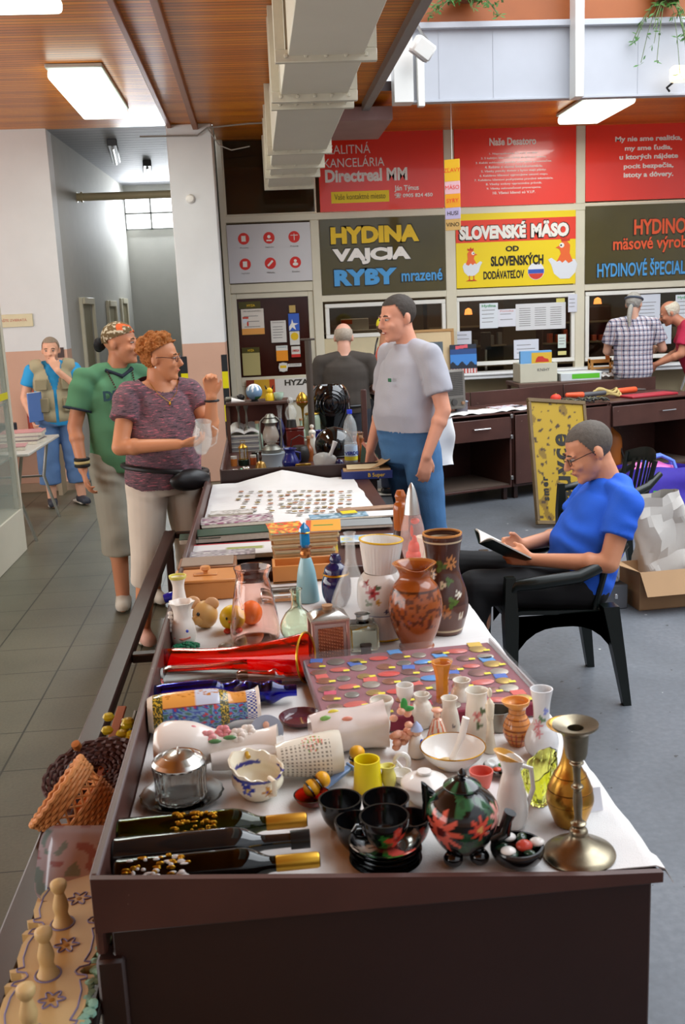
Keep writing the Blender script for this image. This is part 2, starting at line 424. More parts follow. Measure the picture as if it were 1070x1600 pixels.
# row 1 left pane and row 3 windows
GL = M('shop_glass', '#cbc6b4', .03, trans=1, var=0, ior=1.3)
def pane(nm, x0, x1, z0, z1, fr=.045, m=WHITEP):
    g = G()
    for a in ((x0 - fr, x1 + fr, z1, z1 + fr), (x0 - fr, x1 + fr, z0 - fr, z0), (x0 - fr, x0, z0, z1), (x1, x1 + fr, z0, z1)): g.box(a[0], a[1], SY - .02, SY + .04, a[2], a[3], .005)
    w = struct(nm, g, m); G().box(x0, x1, SY + .01, SY + .016, z0, z1).build('pane', GL, w); return w
pane('window_2', -.235, .72, 2.76, 3.585, .02, CREAM)
pane('window_3', .83, 2.1, 1.43, 1.72)
pane('window_4', 2.28 + .02, 3.59, 1.05, 1.73)
pane('window_5', 3.80, 5.05, 1.04, 1.73)
pane('window_6', 5.28, 6.55, 1.04, 1.73)
struct('wall_bulkhead', G().box(.76, 2.15, SY - .01, SY + .05, .93, 1.385), M('cream_board', '#cdbf9d', .6))
g = G().box(.76, 8.9, 10.93, 11.2, .905, .94, .012).box(.76, 8.9, 10.95, 11.2, .87, .905, .006)
for x in (1.0, 2.3, 3.6, 4.9): g.tube([(x, 11.17, .62), (x, 10.98, .88)], .012, 8)
tag(g.build('sill_shelf', M('white_sill', '#eceef0', .3)), 'long white counter shelf below the shop windows', 'shelf')
# dim shop interior behind the glass
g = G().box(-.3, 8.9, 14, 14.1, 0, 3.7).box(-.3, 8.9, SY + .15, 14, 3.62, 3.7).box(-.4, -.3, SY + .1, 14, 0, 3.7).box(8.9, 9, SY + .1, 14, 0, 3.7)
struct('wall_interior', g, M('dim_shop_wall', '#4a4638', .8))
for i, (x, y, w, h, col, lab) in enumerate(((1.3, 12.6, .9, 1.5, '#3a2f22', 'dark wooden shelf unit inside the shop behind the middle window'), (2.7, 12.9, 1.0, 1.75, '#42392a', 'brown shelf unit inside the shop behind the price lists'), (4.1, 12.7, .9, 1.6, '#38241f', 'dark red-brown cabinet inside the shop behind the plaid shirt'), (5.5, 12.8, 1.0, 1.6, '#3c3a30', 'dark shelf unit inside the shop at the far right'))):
    t = thing('shop_shelf', lab, 'shelf', (x, y, 0))
    G().box(-w/2, w/2, -.15, .15, 0, h, .01).build('carcass', M('shelf_' + col[1:], col, .6), t)
    g = G()
    for z in (.9, 1.15, 1.4): g.box(-w/2, w/2, -.3, -.15, z, z + .02)
    g.build('boards', M('shelf_edge', '#6f6a58', .5), t)
    g = G()
    for k in range(9): g.box(-w/2 + .05 + k * w / 9.5, -w/2 + .05 + k * w / 9.5 + .05, -.28, -.18, 1.17, 1.17 + .06 + .1 * RND.random(), .004)
    g.build('goods', M('shop_goods_%d' % i, ('#8a5a2a', '#5f6a70', '#a0492e', '#7a7a70')[i], .5), t)
t = thing('cash_register_screen', 'small dark till screen behind the window with price lists', 'screen', (2.67, 11.5, 1.25))
G().box(-.06, .06, -.015, .015, -.08, .12, .006).build('screen', M('till_screen', '#3a3d42', .3), t); G().box(-.012, .012, -.01, .01, -.32, -.08).build('post', STEEL, t)
for x, z, lab in ((2.62, 1.6, 'small glowing orange lamp inside the shop, left of the price lists'), (4.25, 1.66, 'small glowing orange lamp inside the shop, left of the plaid-shirted man')):
    t = thing('shop_lamp', lab, 'lamp', (x, 12.2, z))
    G().lathe([(.05, -.03), (.04, .03), (.01, .05)], 16).build('shade', M('orange_lamp', '#ff9a50', .4, emit=2, var=0), t); G().tube([(0, 0, .05), (0, 0, 1.9)], .004, 6).build('cord', BLACK, t)

# ------------------------------------------------------------------ signs
def onwall(px, py, y=SY - .035): p = aty(px, py, y); return p.x, p.z
def tfit(s, mat, par, x0, z0, x1, z1, y, bold=0, name='lettering', ext=.0012):
    o = text(name, s, .1, mat, par, UP, 'LEFT', bold, ext)
    vs = o.data.vertices; xs = [v.co.x for v in vs]; zs = [v.co.z for v in vs]
    sx = (x1 - x0) / max(max(xs) - min(xs), 1e-6); sz = (z1 - z0) / max(max(zs) - min(zs), 1e-6); mx, mz = min(xs), min(zs)
    L = par.location
    for v in vs: v.co.x = x0 + (v.co.x - mx) * sx - L.x; v.co.z = z0 + (v.co.z - mz) * sz - L.z; v.co.y = v.co.y + y - L.y
    return o
def sign(name, label, cat, x0, x1, z0, z1, mat, y=SY - .03, th=.02, frame_=None):
    t = thing(name, label, cat, ((x0 + x1) / 2, y, z0))
    G().box(-(x1 - x0) / 2, (x1 - x0) / 2, -th / 2, th / 2, 0, z1 - z0, .002).build('panel', mat, t); t['_y'] = y - th / 2; return t
def tx(t, s, x0, x1, z0, z1, mat, bold=0): return tfit(s, mat, t, x0, z0, x1, z1, t['_y'] - .0015, bold)
def plate(t, x0, x1, z0, z1, mat, name='patch', bev=0, dy=0.0008, fn=None):
    L = t.location
    g = G()
    if fn: g.prism(fn, -dy, 0)
    else: g.box(x0 - L.x, x1 - L.x, -dy, 0, z0 - L.z, z1 - L.z, bev)
    return g.build(name, mat, t, loc=(0, t['_y'] - L.y, 0))
def disc(t, x, z, r, mat, name='disc', dy=.0009, rx=None):
    L = t.location; n = 28
    out = [((x - L.x) + (rx or r) * cos(2 * pi * i / n), (z - L.z) + r * sin(2 * pi * i / n)) for i in range(n)]
    return G().prism(out, -dy, 0).build(name, mat, t, loc=(0, t['_y'] - L.y, 0))
RED = M('sign_red', '#ee3826', .25, var=.03, coat=.3); LET = M('sign_white_letters', '#f1ece6', .4, var=0)
YEL = M('sign_yellow', '#f0d218', .35, var=.02); OLIVE = M('olive_window_film', '#4a3f08', .12, var=.25, vs=3, coat=.3)
DARKT = M('sign_dark_letters', '#2c2410', .5, var=0); BLUET = M('sign_blue_letters', '#4f9fdc', .4, var=0); ORT = M('sign_orange_letters', '#ea5a2c', .4, var=0)
GRT = M('sign_grey_letters', '#6d6a68', .5, var=0)
# red sign 1
s1 = sign('shop_sign', 'red estate agency sign with a yellow contact strip and phone number', 'sign', .78, 2.15, 2.75, 3.58, RED)
for s, a, b, bo in (('REALITNÁ', (503, 239), (578, 225), .0), ('KANCELÁRIA', (506, 259), (600, 246), .0), ('Directreal MM', (508, 283), (636, 265), .004)):
    x0, z0 = onwall(*a); x1, z1 = onwall(*b); z0 = (z0 + z1) / 2 - .055 - (.01 if bo else 0); z1 = z0 + .115 + (.02 if bo else 0); tx(s1, s, x0, x1, z0, z1, LET, bo)
plate(s1, .905, 1.54, 2.835, 2.955, YEL, 'contact_strip'); s1['_y'] -= .001
tx(s1, 'Vaše kontaktné miesto', .94, 1.5, 2.87, 2.93, M('strip_letters', '#7a6a10', .5)); tx(s1, 'Ján Týnus', 1.6, 1.87, 2.93, 3.0, LET, .002); tx(s1, '☎ 0905 824 450', 1.6, 2.02, 2.865, 2.92, LET, .002)
# red sign 2
s2 = sign('shop_sign', 'red sign with a white numbered list of ten lines', 'sign', 2.27, 3.63, 2.75, 3.59, RED)
tx(s2, 'Naše Desatoro', 2.66, 3.18, 3.38, 3.46, LET, .003)
for i, l in enumerate(('1. Neprestávame čo sme sociálni.', '2. S každým klientom máme podpísanú zmluvu.', '3. Každú exkluzívnu ponuku inzerujeme prezentačne.', '4. Robíme si vlastnú fotodokumentáciu.', '5. Všetky ponuky domov a bytov majú plánky.', '6. Každému klientovi vypracujeme cenovú mapu.', '7. Každému klientovi poskytneme pravdivé informácie.', '8. Všetky zmluvy vypracováva právnik.', '9. Všetky nehnuteľnosti preverujeme.', '10. Všetci klienti sú V.I.P.')):
    w = len(l) * .0170; zc = 3.295 - i * .0455; tx(s2, l, 2.93 - w / 2, 2.93 + w / 2, zc - .014, zc + .014, LET, .001)
# red sign 3
s3 = sign('shop_sign', 'red sign at the right end with five centred white lines', 'sign', 3.74, 5.1, 2.76, 3.62, RED)
for i, (l, x0, x1) in enumerate((('My nie sme realitka,', 4.07, 4.83), ('my sme ľudia,', 4.18, 4.72), ('u ktorých nájdete', 4.12, 4.79), ('pocit bezpečia,', 4.17, 4.74), ('istoty a dôvery.', 4.17, 4.74))):
    zc = 3.40 - i * .095; tx(s3, l, x0, x1, zc - .035, zc + .035, LET, .003)
# white icon sign
s4 = sign('icon_sign', 'white panel with six red round icons above the shop door', 'sign', -.25, .66, 2.03, 2.65, M('icon_panel', '#d5d3d6', .4, var=.02))
for i in range(6):
    x = -.07 + (i % 3) * .275; z = 2.50 - (i // 3) * .27; disc(s4, x, z, .062, M('icon_red', '#dc2a22', .4, var=0), 'icon')
    y0 = s4['_y']; s4['_y'] = y0 - .001
    if i in (0, 3): plate(s4, x - .025, x + .022, z - .03, z + .03, LET, 'pictogram', .004)
    elif i == 1: plate(s4, x - .03, x + .03, z - .035, z - .02, LET, 'pictogram', .003); disc(s4, x, z + .012, .018, LET, 'pictogram')
    elif i == 2: plate(s4, x - .004, x + .004, z - .035, z + .035, LET, 'pictogram', .001); plate(s4, x - .04, x + .04, z + .015, z + .022, LET, 'pictogram')
    elif i == 4: L = s4.location; plate(s4, 0, 0, 0, 0, LET, 'pictogram', fn=[(x - L.x - .035, z - L.z - .02), (x - L.x - .02, z - L.z - .035), (x - L.x + .035, z - L.z + .02), (x - L.x + .02, z - L.z + .035)])
    else: disc(s4, x, z + .018, .016, LET, 'pictogram'); disc(s4, x, z - .018, .018, LET, 'pictogram', rx=.03)
    tx(s4, ('Predaj', 'Servis', 'Právnik', 'Hypotéka', 'Obhliadka', 'Znalec')[i], x - .045, x + .045, z - .105, z - .09, GRT); s4['_y'] = y0
# olive window films with coloured lettering
def outl(t, s, x0, x1, z0, z1, mat, b=.006):
    y0 = t['_y']; tx(t, s, x0 - .012, x1 + .012, z0 - .012, z1 + .012, M('letter_outline', '#1d1804', .5, var=0), b + .001); t['_y'] = y0 - .0025; tx(t, s, x0, x1, z0, z1, mat, b); t['_y'] = y0  # dark printed outline behind the coloured letters
s5 = sign('window_sign', 'olive window sign with yellow, white and blue words', 'sign', .76, 2.15, 1.865, 2.67, OLIVE)
outl(s5, 'HYDINA', .88, 1.86, 2.405, 2.585, M('letters_gold', '#e8bf1e', .4, var=0)); outl(s5, 'VAJCIA', .89, 1.76, 2.18, 2.355, LET); outl(s5, 'RYBY', .90, 1.60, 1.955, 2.13, BLUET); outl(s5, 'mrazené', 1.65, 2.11, 1.975, 2.10, BLUET, .002)
s6 = sign('window_sign', 'olive window sign with orange and blue words at the right edge', 'sign', 3.74, 5.1, 1.865, 2.71, OLIVE)
outl(s6, 'HYDINOVÉ', 4.30, 5.22 - .14, 2.38, 2.59, ORT, .003); outl(s6, 'mäsové výrobky', 4.06, 5.07, 2.18, 2.36, ORT, .002); outl(s6, 'HYDINOVÉ ŠPECIALITY', 3.88, 5.08, 1.93, 2.12, BLUET, .002)
# yellow meat sign with two hens
s7 = sign('meat_sign', 'yellow sign with a red band and two white hens', 'sign', 2.27, 3.63, 1.875, 2.675, YEL)
plate(s7, 2.27, 3.63, 2.365, 2.605, M('band_red', '#e8402c', .4, var=.02), 'red_band'); y0 = s7['_y']; s7['_y'] = y0 - .001
for s, a, b in (('SLOVENSKÉ', 2.31, 3.06), ('MÄSO', 3.12, 3.55)): outl(s7, s, a, b, 2.395, 2.575, LET, .006)
BL = M('sign_black_letters', '#1a1508', .5, var=0)
tx(s7, 'OD', 2.83, 2.98, 2.255, 2.315, BL, .004); tx(s7, 'SLOVENSKÝCH', 2.66, 3.26, 2.10, 2.235, BL, .004); tx(s7, 'DODÁVATEĽOV', 2.575, 3.04, 1.96, 2.07, BL, .003)
HW = M('hen_white', '#dfe2ea', .5, var=0); HO = M('hen_orange', '#ec6a30', .5, var=0); HR = M('hen_red', '#d23a20', .5, var=0)
disc(s7, 3.175, 2.03, .095, M('badge_white', '#e8e8ee', .5, var=0), 'badge'); s7['_y'] -= .001; plate(s7, 3.085, 3.265, 2.005, 2.05, M('badge_blue', '#3858b8', .5, var=0), 'badge_band'); plate(s7, 0, 0, 0, 0, M('badge_red', '#d8402c', .5, var=0), 'badge_band', fn=[(3.175 - s7.location.x + .09 * cos(a), 2.03 - s7.location.z + .09 * sin(a)) for a in [pi + .3 + i * (pi - .6) / 12 for i in range(13)]])
def hen(x, z, s, d, part):
    L = s7.location; q = lambda pts: [(x - L.x + d * a * s, z - L.z + b * s) for a, b in pts]
    y0 = s7['_y']
    plate(s7, 0, 0, 0, 0, HW, 'hen_body', fn=q([(-.5, .1), (-.42, -.2), (-.2, -.42), (.15, -.42), (.4, -.22), (.5, .1), (.62, .3), (.5, .36), (.3, .22), (-.1, .3), (-.4, .28)])); s7['_y'] -= .001
    plate(s7, 0, 0, 0, 0, HO, 'hen_neck', fn=q([(-.32, .22), (-.2, .5), (-.22, .8), (-.1, .95), (.08, .95), (.18, .8), (.34, .72), (.18, .66), (.14, .5), (.3, .2), (.18, .26), (.08, .16), (-.04, .26), (-.16, .14)]))
    plate(s7, 0, 0, 0, 0, HR, 'hen_comb', fn=q([(-.2, .95), (-.22, 1.08), (-.1, 1.02), (-.04, 1.14), (.04, 1.03), (.14, 1.1), (.12, .94)])); s7['_y'] -= .001
    disc(s7, x + d * .1 * s, z + .8 * s, .09 * s, LET, 'hen_eye'); s7['_y'] -= .001; disc(s7, x + d * .13 * s, z + .8 * s, .035 * s, BL, 'hen_pupil'); s7['_y'] += .001
    if part:
        for k in (-.12, .12): plate(s7, 0, 0, 0, 0, HR, 'hen_foot', fn=q([(k - .02, -.4), (k - .02, -.62), (k - .22, -.7), (k + .2, -.7), (k + .02, -.62), (k + .02, -.4)]))
    s7['_y'] = y0
hen(2.44, 2.09, .20, 1, True); hen(3.5, 2.06, .30, -1, False)

# shop door with its notices
d1 = struct('door_1', G().box(-.25, -.19, SY - .01, SY + .04, 0, 1.92, .005).box(.60, .66, SY - .01, SY + .04, 0, 1.92, .005).box(-.19, .60, SY - .01, SY + .04, 1.86, 1.92, .005).box(-.19, .60, SY - .01, SY + .04, .90, 1.0, .005).box(-.19, .60, SY, SY + .03, 0, .9), CREAM)
G().box(-.19, .60, SY + .01, SY + .02, 1.0, 1.86).build('pane', M('dark_red_door_glass', '#35130c', .12, var=.3, vs=3), d1)
G().box(.57, .6, SY - .06, SY - .01, 1.12, 1.3, .008).build('door_handle', BLACK, d1)
def poster(lab, x0, x1, z0, z1, col, y=SY - .016, cat='notice', name='notice', rows=0, head=None, band=None):
    t = sign(name, lab, cat, x0, x1, z0, z1, M('paper_' + col[1:], col, .6, var=.03), y, .004); w = x1 - x0; h = z1 - z0
    if band: plate(t, x0, x1, z0, z0 + h * band[0], M('paper_' + band[1][1:], band[1], .6, var=.02), 'band')
    for i in range(rows):
        zc = z1 - h * (.28 + .62 * i / max(rows, 1)); plate(t, x0 + w * .12, x1 - w * (.12 + .2 * RND.random()), zc - .003, zc + .003, GRT, 'print_line')
    if head: s, col2, hh = head; tx(t, s, x0 + w * .12, x1 - w * .12, z1 - h * .05 - hh, z1 - h * .05, M('ink_' + col2[1:], col2, .5, var=0), .001)
    return t
DY = SY - .016
t = poster('white chicken notice with an orange foot band on the shop door', -.15, .10, 1.47, 1.75, '#e6ddd2', rows=3, head=('Na našu pochúťku', '#8a8278', .02), band=(.24, '#eda653'))
disc(t, -.11, 1.62, .026, HW, 'hen_head'); plate(t, -.135, -.07, 1.645, 1.665, HR, 'hen_comb', .004); plate(t, -.09, -.072, 1.565, 1.61, HR, 'hen_wattle', .004)
t = sign('door_sticker', 'olive sticker with gold word at the top of the shop door', 'sticker', -.17, .07, 1.755, 1.83, M('paper_4a4410', '#4a4410', .4), DY, .003); tx(t, 'HYZA', -.08, .01, 1.775, 1.80, M('letters_gold'), .002)
t = poster('olive notice with a yellowed sheet low on the shop door', -.165, .03, 1.02, 1.33, '#b9ad73'); plate(t, -.165, .03, 1.27, 1.33, M('paper_4a4410'), 'band'); t['_y'] -= .001; tx(t, 'HYZA', -.1, -.03, 1.285, 1.31, M('letters_gold'), .002)
poster('plain white timetable sheet in the middle of the shop door', .17, .34, 1.37, 1.61, '#dcd8d2', rows=5, head=('Otváracie hodiny', '#8f8b86', .015))
t = poster('blue sticker with a white star on the shop door', .37, .49, 1.49, 1.68, '#3a62c4', rows=0, cat='sticker', name='door_sticker')
plate(t, 0, 0, 0, 0, LET, 'star', fn=[(-.055, .05), (-.03, .085), (-.02, .13), (-.005, .085), (.05, .08), (.005, .06), (.02, .01), (-.02, .04), (-.055, .0)])
t = poster('white sticker with a yellow circle below the blue star sticker', .375, .485, 1.335, 1.485, '#d9d6cf', cat='sticker', name='door_sticker'); disc(t, .43, 1.43, .043, M('letters_gold'), 'circle')
t = poster('white and red word sticker low on the shop door', .385, .485, 1.2, 1.32, '#d9d6cf', cat='sticker', name='door_sticker', band=(.28, '#c92a22')); tx(t, 'OMEGA', .395, .475, 1.26, 1.285, M('ink_c92a22', '#c92a22', .5, var=0), .002)
t = poster('orange advice notice with white heading on the shop door', .215, .345, 1.165, 1.335, '#dcdcd6', band=(.68, '#f2961e'), head=('Čerstvé kurčatá', '#5a8aa8', .012))
t = sign('door_sticker', 'round white and gold sticker under the orange door notice', 'sticker', .24, .33, 1.05, 1.14, M('paper_d9d6cf'), DY, .003); disc(t, .285, 1.095, .052, M('paper_dcd8d2'), 'disc', .0012); t['_y'] -= .0015; plate(t, .25, .32, 1.085, 1.115, M('letters_gold'), 'band', .004)
poster('narrow white word strip at the foot of the shop door', .335, .49, 1.095, 1.13, '#dcd8d2', head=('OTVORENÉ', '#77736c', .018))
t = sign('door_sticker', 'small tan sticker above the blue star sticker', 'sticker', .385, .455, 1.69, 1.77, M('paper_c0a15e', '#c0a15e', .5), DY, .003)
t = sign('word_board', 'white board with dark capital word leaning below the shop door pane', 'sign', .18, .62, .72, .97, M('paper_dcd8d2'), SY - .04, .01); tx(t, 'HYZA', .29, .56, .89, .955, M('ink_3a352c', '#3a352c', .5, var=0), .004)
t = sign('poster', 'brown, yellow and red picture poster below the shop door pane', 'poster', -.14, .18, .70, .97, M('paper_d3a329', '#d3a329', .5), SY - .04, .01); plate(t, -.14, -.05, .7, .97, M('paper_7a2f16', '#7a2f16', .5), 'dark_strip'); plate(t, .12, .18, .7, .97, M('paper_b5441c', '#b5441c', .5), 'red_strip')
# papers inside the big window
WY = SY + .0
poster('white notice with red and green heading inside the big shop window', 2.535, 2.745, 1.42, 1.70, '#dde2ea', WY, rows=4, head=('Hydina', '#2f9a5c', .04))
poster('blank white sheet joining the two price lists in the window', 2.745, 2.95, 1.43, 1.625, '#dfe0ea', WY, rows=2, head=('Ponuka', '#d49a98', .02))
t = poster('wide white price list in columns inside the big shop window', 2.95, 3.53, 1.38, 1.675, '#d9d9dc', WY)
for k in range(3):
    for i in range(9): plate(t, 2.99 + k * .18, 2.99 + k * .18 + .13, 1.62 - i * .024, 1.626 - i * .024, GRT, 'print_line')
poster('white handwritten notice low in the middle of the big shop window', 2.925, 3.215, 1.06, 1.275, '#d5d9e6', WY, rows=3)
poster('small handwritten card at the left of the big shop window', 2.235, 2.43, 1.255, 1.40, '#d3d6e2', WY - .03, rows=2)
poster('pale green slip at the right side of the big shop window', 3.44, 3.535, 1.16, 1.315, '#cfdcd6', WY, rows=3)
poster('small yellow slip at the bottom right corner of the big shop window', 3.44, 3.54, 1.08, 1.125, '#d9d08a', WY)
poster('small yellow slip at the top right corner of the big shop window', 3.42, 3.52, 1.675, 1.72, '#d8cd6e', WY)
poster('crumpled white leaflet taped to the mullion right of the big window', 3.545, 3.65, 1.56, 1.76, '#d4d6e2', SY - .04, rows=3)
poster('white sheet in the right-hand window behind the grey ponytail', 4.36, 4.64, 1.4, 1.72, '#d6dbe6', WY, rows=5)
poster('lower white sheet in the right-hand window beside the red shirt', 4.45, 4.78, 1.15, 1.38, '#cdd6e2', WY, rows=4)
poster('white notice with red and green heading at the right photo edge', 4.82, 5.02, 1.42, 1.70, '#dde2ea', WY, rows=4, head=('Hydina', '#2f9a5c', .04))
t = poster('black poster with white words standing behind the grey-shirted man', 1.20, 2.12, .02, .70, '#15161a', SY - .08)
for s, a, b, z in (('dnes náročná', 1.42, 1.94, .60), ('profesionálna', 1.36, 1.96, .50), ('opravovňa', 1.5, 1.96, .40), ('tel.', 1.75, 1.9, .22)): tx(t, s, a, b, z - .03, z + .03, LET, .002)
# things standing on the sill shelf
t = thing('picture_book', 'dark blue picture book with a red title leaning on the window sill', 'book', (2.3, 11.0, .941), (radians(-6), 0, 0))
def bookart(p):
    x, z = p.x + .15, p.z
    if z < .05: return '#b6382c' if int(x * 60) % 2 else '#d8d0d0'
    if z > .25 and .06 < x < .2 and abs(z - .28 - x * .1) < .018: return '#e05a6a'
    if z < .13 and sin(x * 60) * .02 + .11 > z: return '#1c2434'
    return '#3f86d6' if z < .21 else '#274a86' if z < .27 else '#1f2a3c'
G().grid(50, 60, lambda u, v: (-.15 + .3 * u, -.012, .32 * v)).build('cover', PRINT, t, paint=bookart); G().box(-.15, .15, -.0115, .012, 0, .32, .003).build('pages', M('book_block', '#2a3040', .5), t)
t = thing('framed_picture', 'pale wooden picture frame on the window sill behind the grey shirt', 'picture', (1.98, 11.05, .941), (radians(-5), 0, 0))
G().box(-.22, .22, -.01, .01, 0, .50, .004).build('mount', M('frame_mount', '#dcc39a', .6), t)
g = G()
for a in ((-.23, .23, .47, .5), (-.23, .23, 0, .03), (-.23, -.2, .03, .47), (.2, .23, .03, .47)): g.box(a[0], a[1], -.02, .012, a[2], a[3], .003)
g.build('frame', M('frame_wood', '#b98d58', .5), t); G().box(-.08, .1, -.0125, -.009, .16, .36).build('print', M('frame_print', '#5f6b74', .6, var=.5, vs=12), t)
t = thing('till_display', 'low white price display lying behind the middle shop window', 'display', (1.15, 11.6, 1.43))
G().box(-.16, .16, -.02, .02, .03, .16, .005).build('panel', M('display_white', '#c6c6c4', .4), t); G().box(-.16, -.03, -.023, -.019, .1, .15).build('orange_patch', ORT, t); G().box(-.16, .5, -.1, .02, 0, .03, .004).build('base', M('display_white'), t)

# ------------------------------------------------------------------ lamps, duct, hanging items
def tube_lamp(lab, x0, x1, y0, y1, z, e):
    t = thing('ceiling_lamp', lab, 'ceiling light', ((x0 + x1) / 2, (y0 + y1) / 2, z), group='lit box lamps on the wooden ceilings')
    w, l = (x1 - x0) / 2, (y1 - y0) / 2
    G().box(-w, w, -l, l, -.03, 0, .006).build('housing', M('lamp_housing', '#b8bab4', .5), t)
    G().box(-w + .01, w - .01, -l + .01, l - .01, -.11, -.03, .03, seg=4).build('diffuser', M('lamp_diffuser', '#eaf6ec', .4, emit=e, var=0), t)
    area('lamp_light', ((x0 + x1) / 2, (y0 + y1) / 2, z - .13), (0, 0, 0), 2 * w, 2 * l, 22, (.93, 1, .93)); return t
tube_lamp('lit white box lamp on the wooden ceiling near the white column', -1.40, -.99, 7.75, 9.3, 3.53, 2.4)
tube_lamp('lit white box lamp at the top left corner of the ceiling', -1.40, -.97, 4.9, 6.2, 3.53, 2.4)
tube_lamp('lit white box lamp under the soffit above the red signs', 3.17, 3.62, 9.35, 10.4, 3.555, 2.4)
DUCT = M('duct_sheet', '#d9d3c2', .45, var=.06, vs=3); DFL = M('duct_flange', '#c9c3b0', .45, var=.12, vs=20)
t = thing('air_duct', 'large beige sheet-metal air duct hanging under the wooden ceiling', 'air duct', (.43, 7, 2.95))
secs = [(1.0, 3.9, .19), (3.9, 5.25, .19), (5.25, 6.35, .20), (6.35, 8.2, .215), (8.2, 9.0, .215), (9.0, 9.6, .215), (9.6, 10.5, .22)]
for i, (y0, y1, w) in enumerate(secs): G().box(-w, w, y0 - 7, y1 - 7, .0 + .012 * (i == 2), .45, .004).build('duct_section', DUCT, t)
for i, y in enumerate((3.9, 5.25, 6.2, 6.42, 8.2, 9.0, 9.6, 10.5)):
    g = G()
    w = .255
    for a in ((-w, w, -.03, .03), (-w, -w + .05, .03, .5), (w - .05, w, .03, .5)): g.box(a[0], a[1], y - 7 - .02, y - 7 + .02, a[2], a[3], .003)
    for k in range(5): g.ell((-.2 + k * .1, y - 7 - .02, 0), (.012, .008, .012), seg=8)
    g.build('flange', DFL, t)
G().box(-.18, .18, 3.499, 3.505, .03, .42).build('end_grille', M('duct_end', '#5e5c52', .6), t)
# hanging banner
t = thing('hanging_sign', 'narrow yellow, white and orange sign hanging on a string from the soffit', 'sign', (aty(708, 360, 9.25).x, 9.25, aty(708, 360, 9.25).z), (0, 0, radians(-25)))
for i, (z0, z1, col) in enumerate(((.43, .62, '#e8b41e'), (.32, .43, '#e6b6bc'), (.20, .32, '#eda11c'), (.10, .20, '#b8aed0'), (-.0, .10, '#c9a15e'))):
    G().box(-.07, .07, -.008, .008, z0, z1, .002).build('panel', M('banner_' + col[1:], col, .4), t)
    text('lettering', ('ZĽAVY', 'MÄSO', 'SYRY', 'HUSI', 'VINO')[i], .05, M('sign_red') if i < 3 else DARKT, t, T(0, -.0095, (z0 + z1) / 2) @ UP)
G().tube([(0, 0, .62), (0, 0, 3.56 - t.location.z)], .003, 6).build('string', LET, t)
t = thing('loudspeaker', 'small white loudspeaker on a bracket at the left end of the fascia', 'loudspeaker', (1.52, 8.7, 3.80), (radians(20), radians(30), radians(20)))
G().box(-.09, .09, -.06, .06, -.07, .07, .015).build('cabinet', WHITEP, t); G().box(-.08, .08, -.05, .05, -.078, -.07, .003).build('grille', M('speaker_grille', '#9a9290', .6), t); G().tube([(0, 0, .07), (-.04, .1, .1), (-.1, .36, .2)], .012, 8).build('bracket', STEEL, t)
t = thing('floodlight', 'small lit white floodlight on the fascia at the right edge', 'lamp', aty(1058, 128, 8.86))
G().box(-.06, .1, -.05, .05, 0, .13, .02).build('housing', M('flood_face', '#ffe6b4', .4, emit=1.3, var=0), t); G().tube([(-.03, .03, 0), (-.06, .08, -.03), (-.02, .12, -.05)], .01, 8).build('bracket', BLACK, t)
def plant(lab, x, y, z, n, L, seed, droop, r):
    t = thing('hanging_plant', lab, 'plant', (x, y, z)); R_ = random.Random(seed); g = G(); st = G()
    for i in range(n):
        a = R_.uniform(-.3, pi + .3) + pi; l = L * R_.uniform(.5, 1); pts = [V((cos(a) * r * u, sin(a) * r * u * .6, .12 * u - droop * l * u * u)) for u in (0, .25, .5, .75, 1)]
        st.tube(pts, .003, 5)
        for p in pts[1:]:
            for k in range(3):
                d = V((R_.uniform(-1, 1), R_.uniform(-1, 1), R_.uniform(-1, .3))).normalized() * .06; w = d.orthogonal().normalized() * .012
                q = p + V((R_.uniform(-.03, .03),) * 3); vs = [g.bm.verts.new(v) for v in (q, q + d * .5 + w, q + d, q + d * .5 - w)]; g.bm.faces.new(vs)
    g.build('leaves', M('plant_leaf', '#3f6b2c', .5, var=.3), t); st.build('stems', M('plant_stem', '#5a6b3c', .6), t)
    G().lathe([(.1, 0), (.14, .16), (.15, .17), (.13, .17), (.1, .03)], 20).build('pot', M('plant_pot', '#7a4a30', .7), t)
plant('trailing green ivy on the beam above the white fascia', 1.98, 8.98, 4.24, 12, .3, 3, 1.0, .35)
plant('long-leaved green plant trailing over the fascia at the right edge', aty(1042, 20, 8.98).x, 8.98, 4.2, 14, .75, 5, 1.0, .3)
# ------------------------------------------------------------------ market tables
Z0 = .79
def cr(pts, n=6):
    """Catmull-Rom through 2-D points"""
    out = []; P = [pts[0]] + list(pts) + [pts[-1]]
    for i in range(1, len(P) - 2):
        for k in range(n):
            t = k / n; a, b, c_, d = P[i-1], P[i], P[i+1], P[i+2]
            out.append(tuple(.5 * (2*b[j] + (c_[j]-a[j])*t + (2*a[j]-5*b[j]+4*c_[j]-d[j])*t*t + (3*b[j]-a[j]-3*c_[j]+d[j])*t**3) for j in (0, 1)))
    out.append(tuple(pts[-1])); return out
def vess(prof, t=.004, n=6, h=1.0, r=1.0, zi=None):
    """hollow vessel profile: outside up, inside down; prof in units scaled by r,h"""
    o = [(a * r, b * h) for a, b in cr(prof, n)]
    zi = t * 1.2 if zi is None else zi
    inner = [(max(a - t, .0005), max(z, zi)) for a, z in o[::-1]]
    return [(.0005, o[0][1])] + o + inner + [(.0005, zi)]
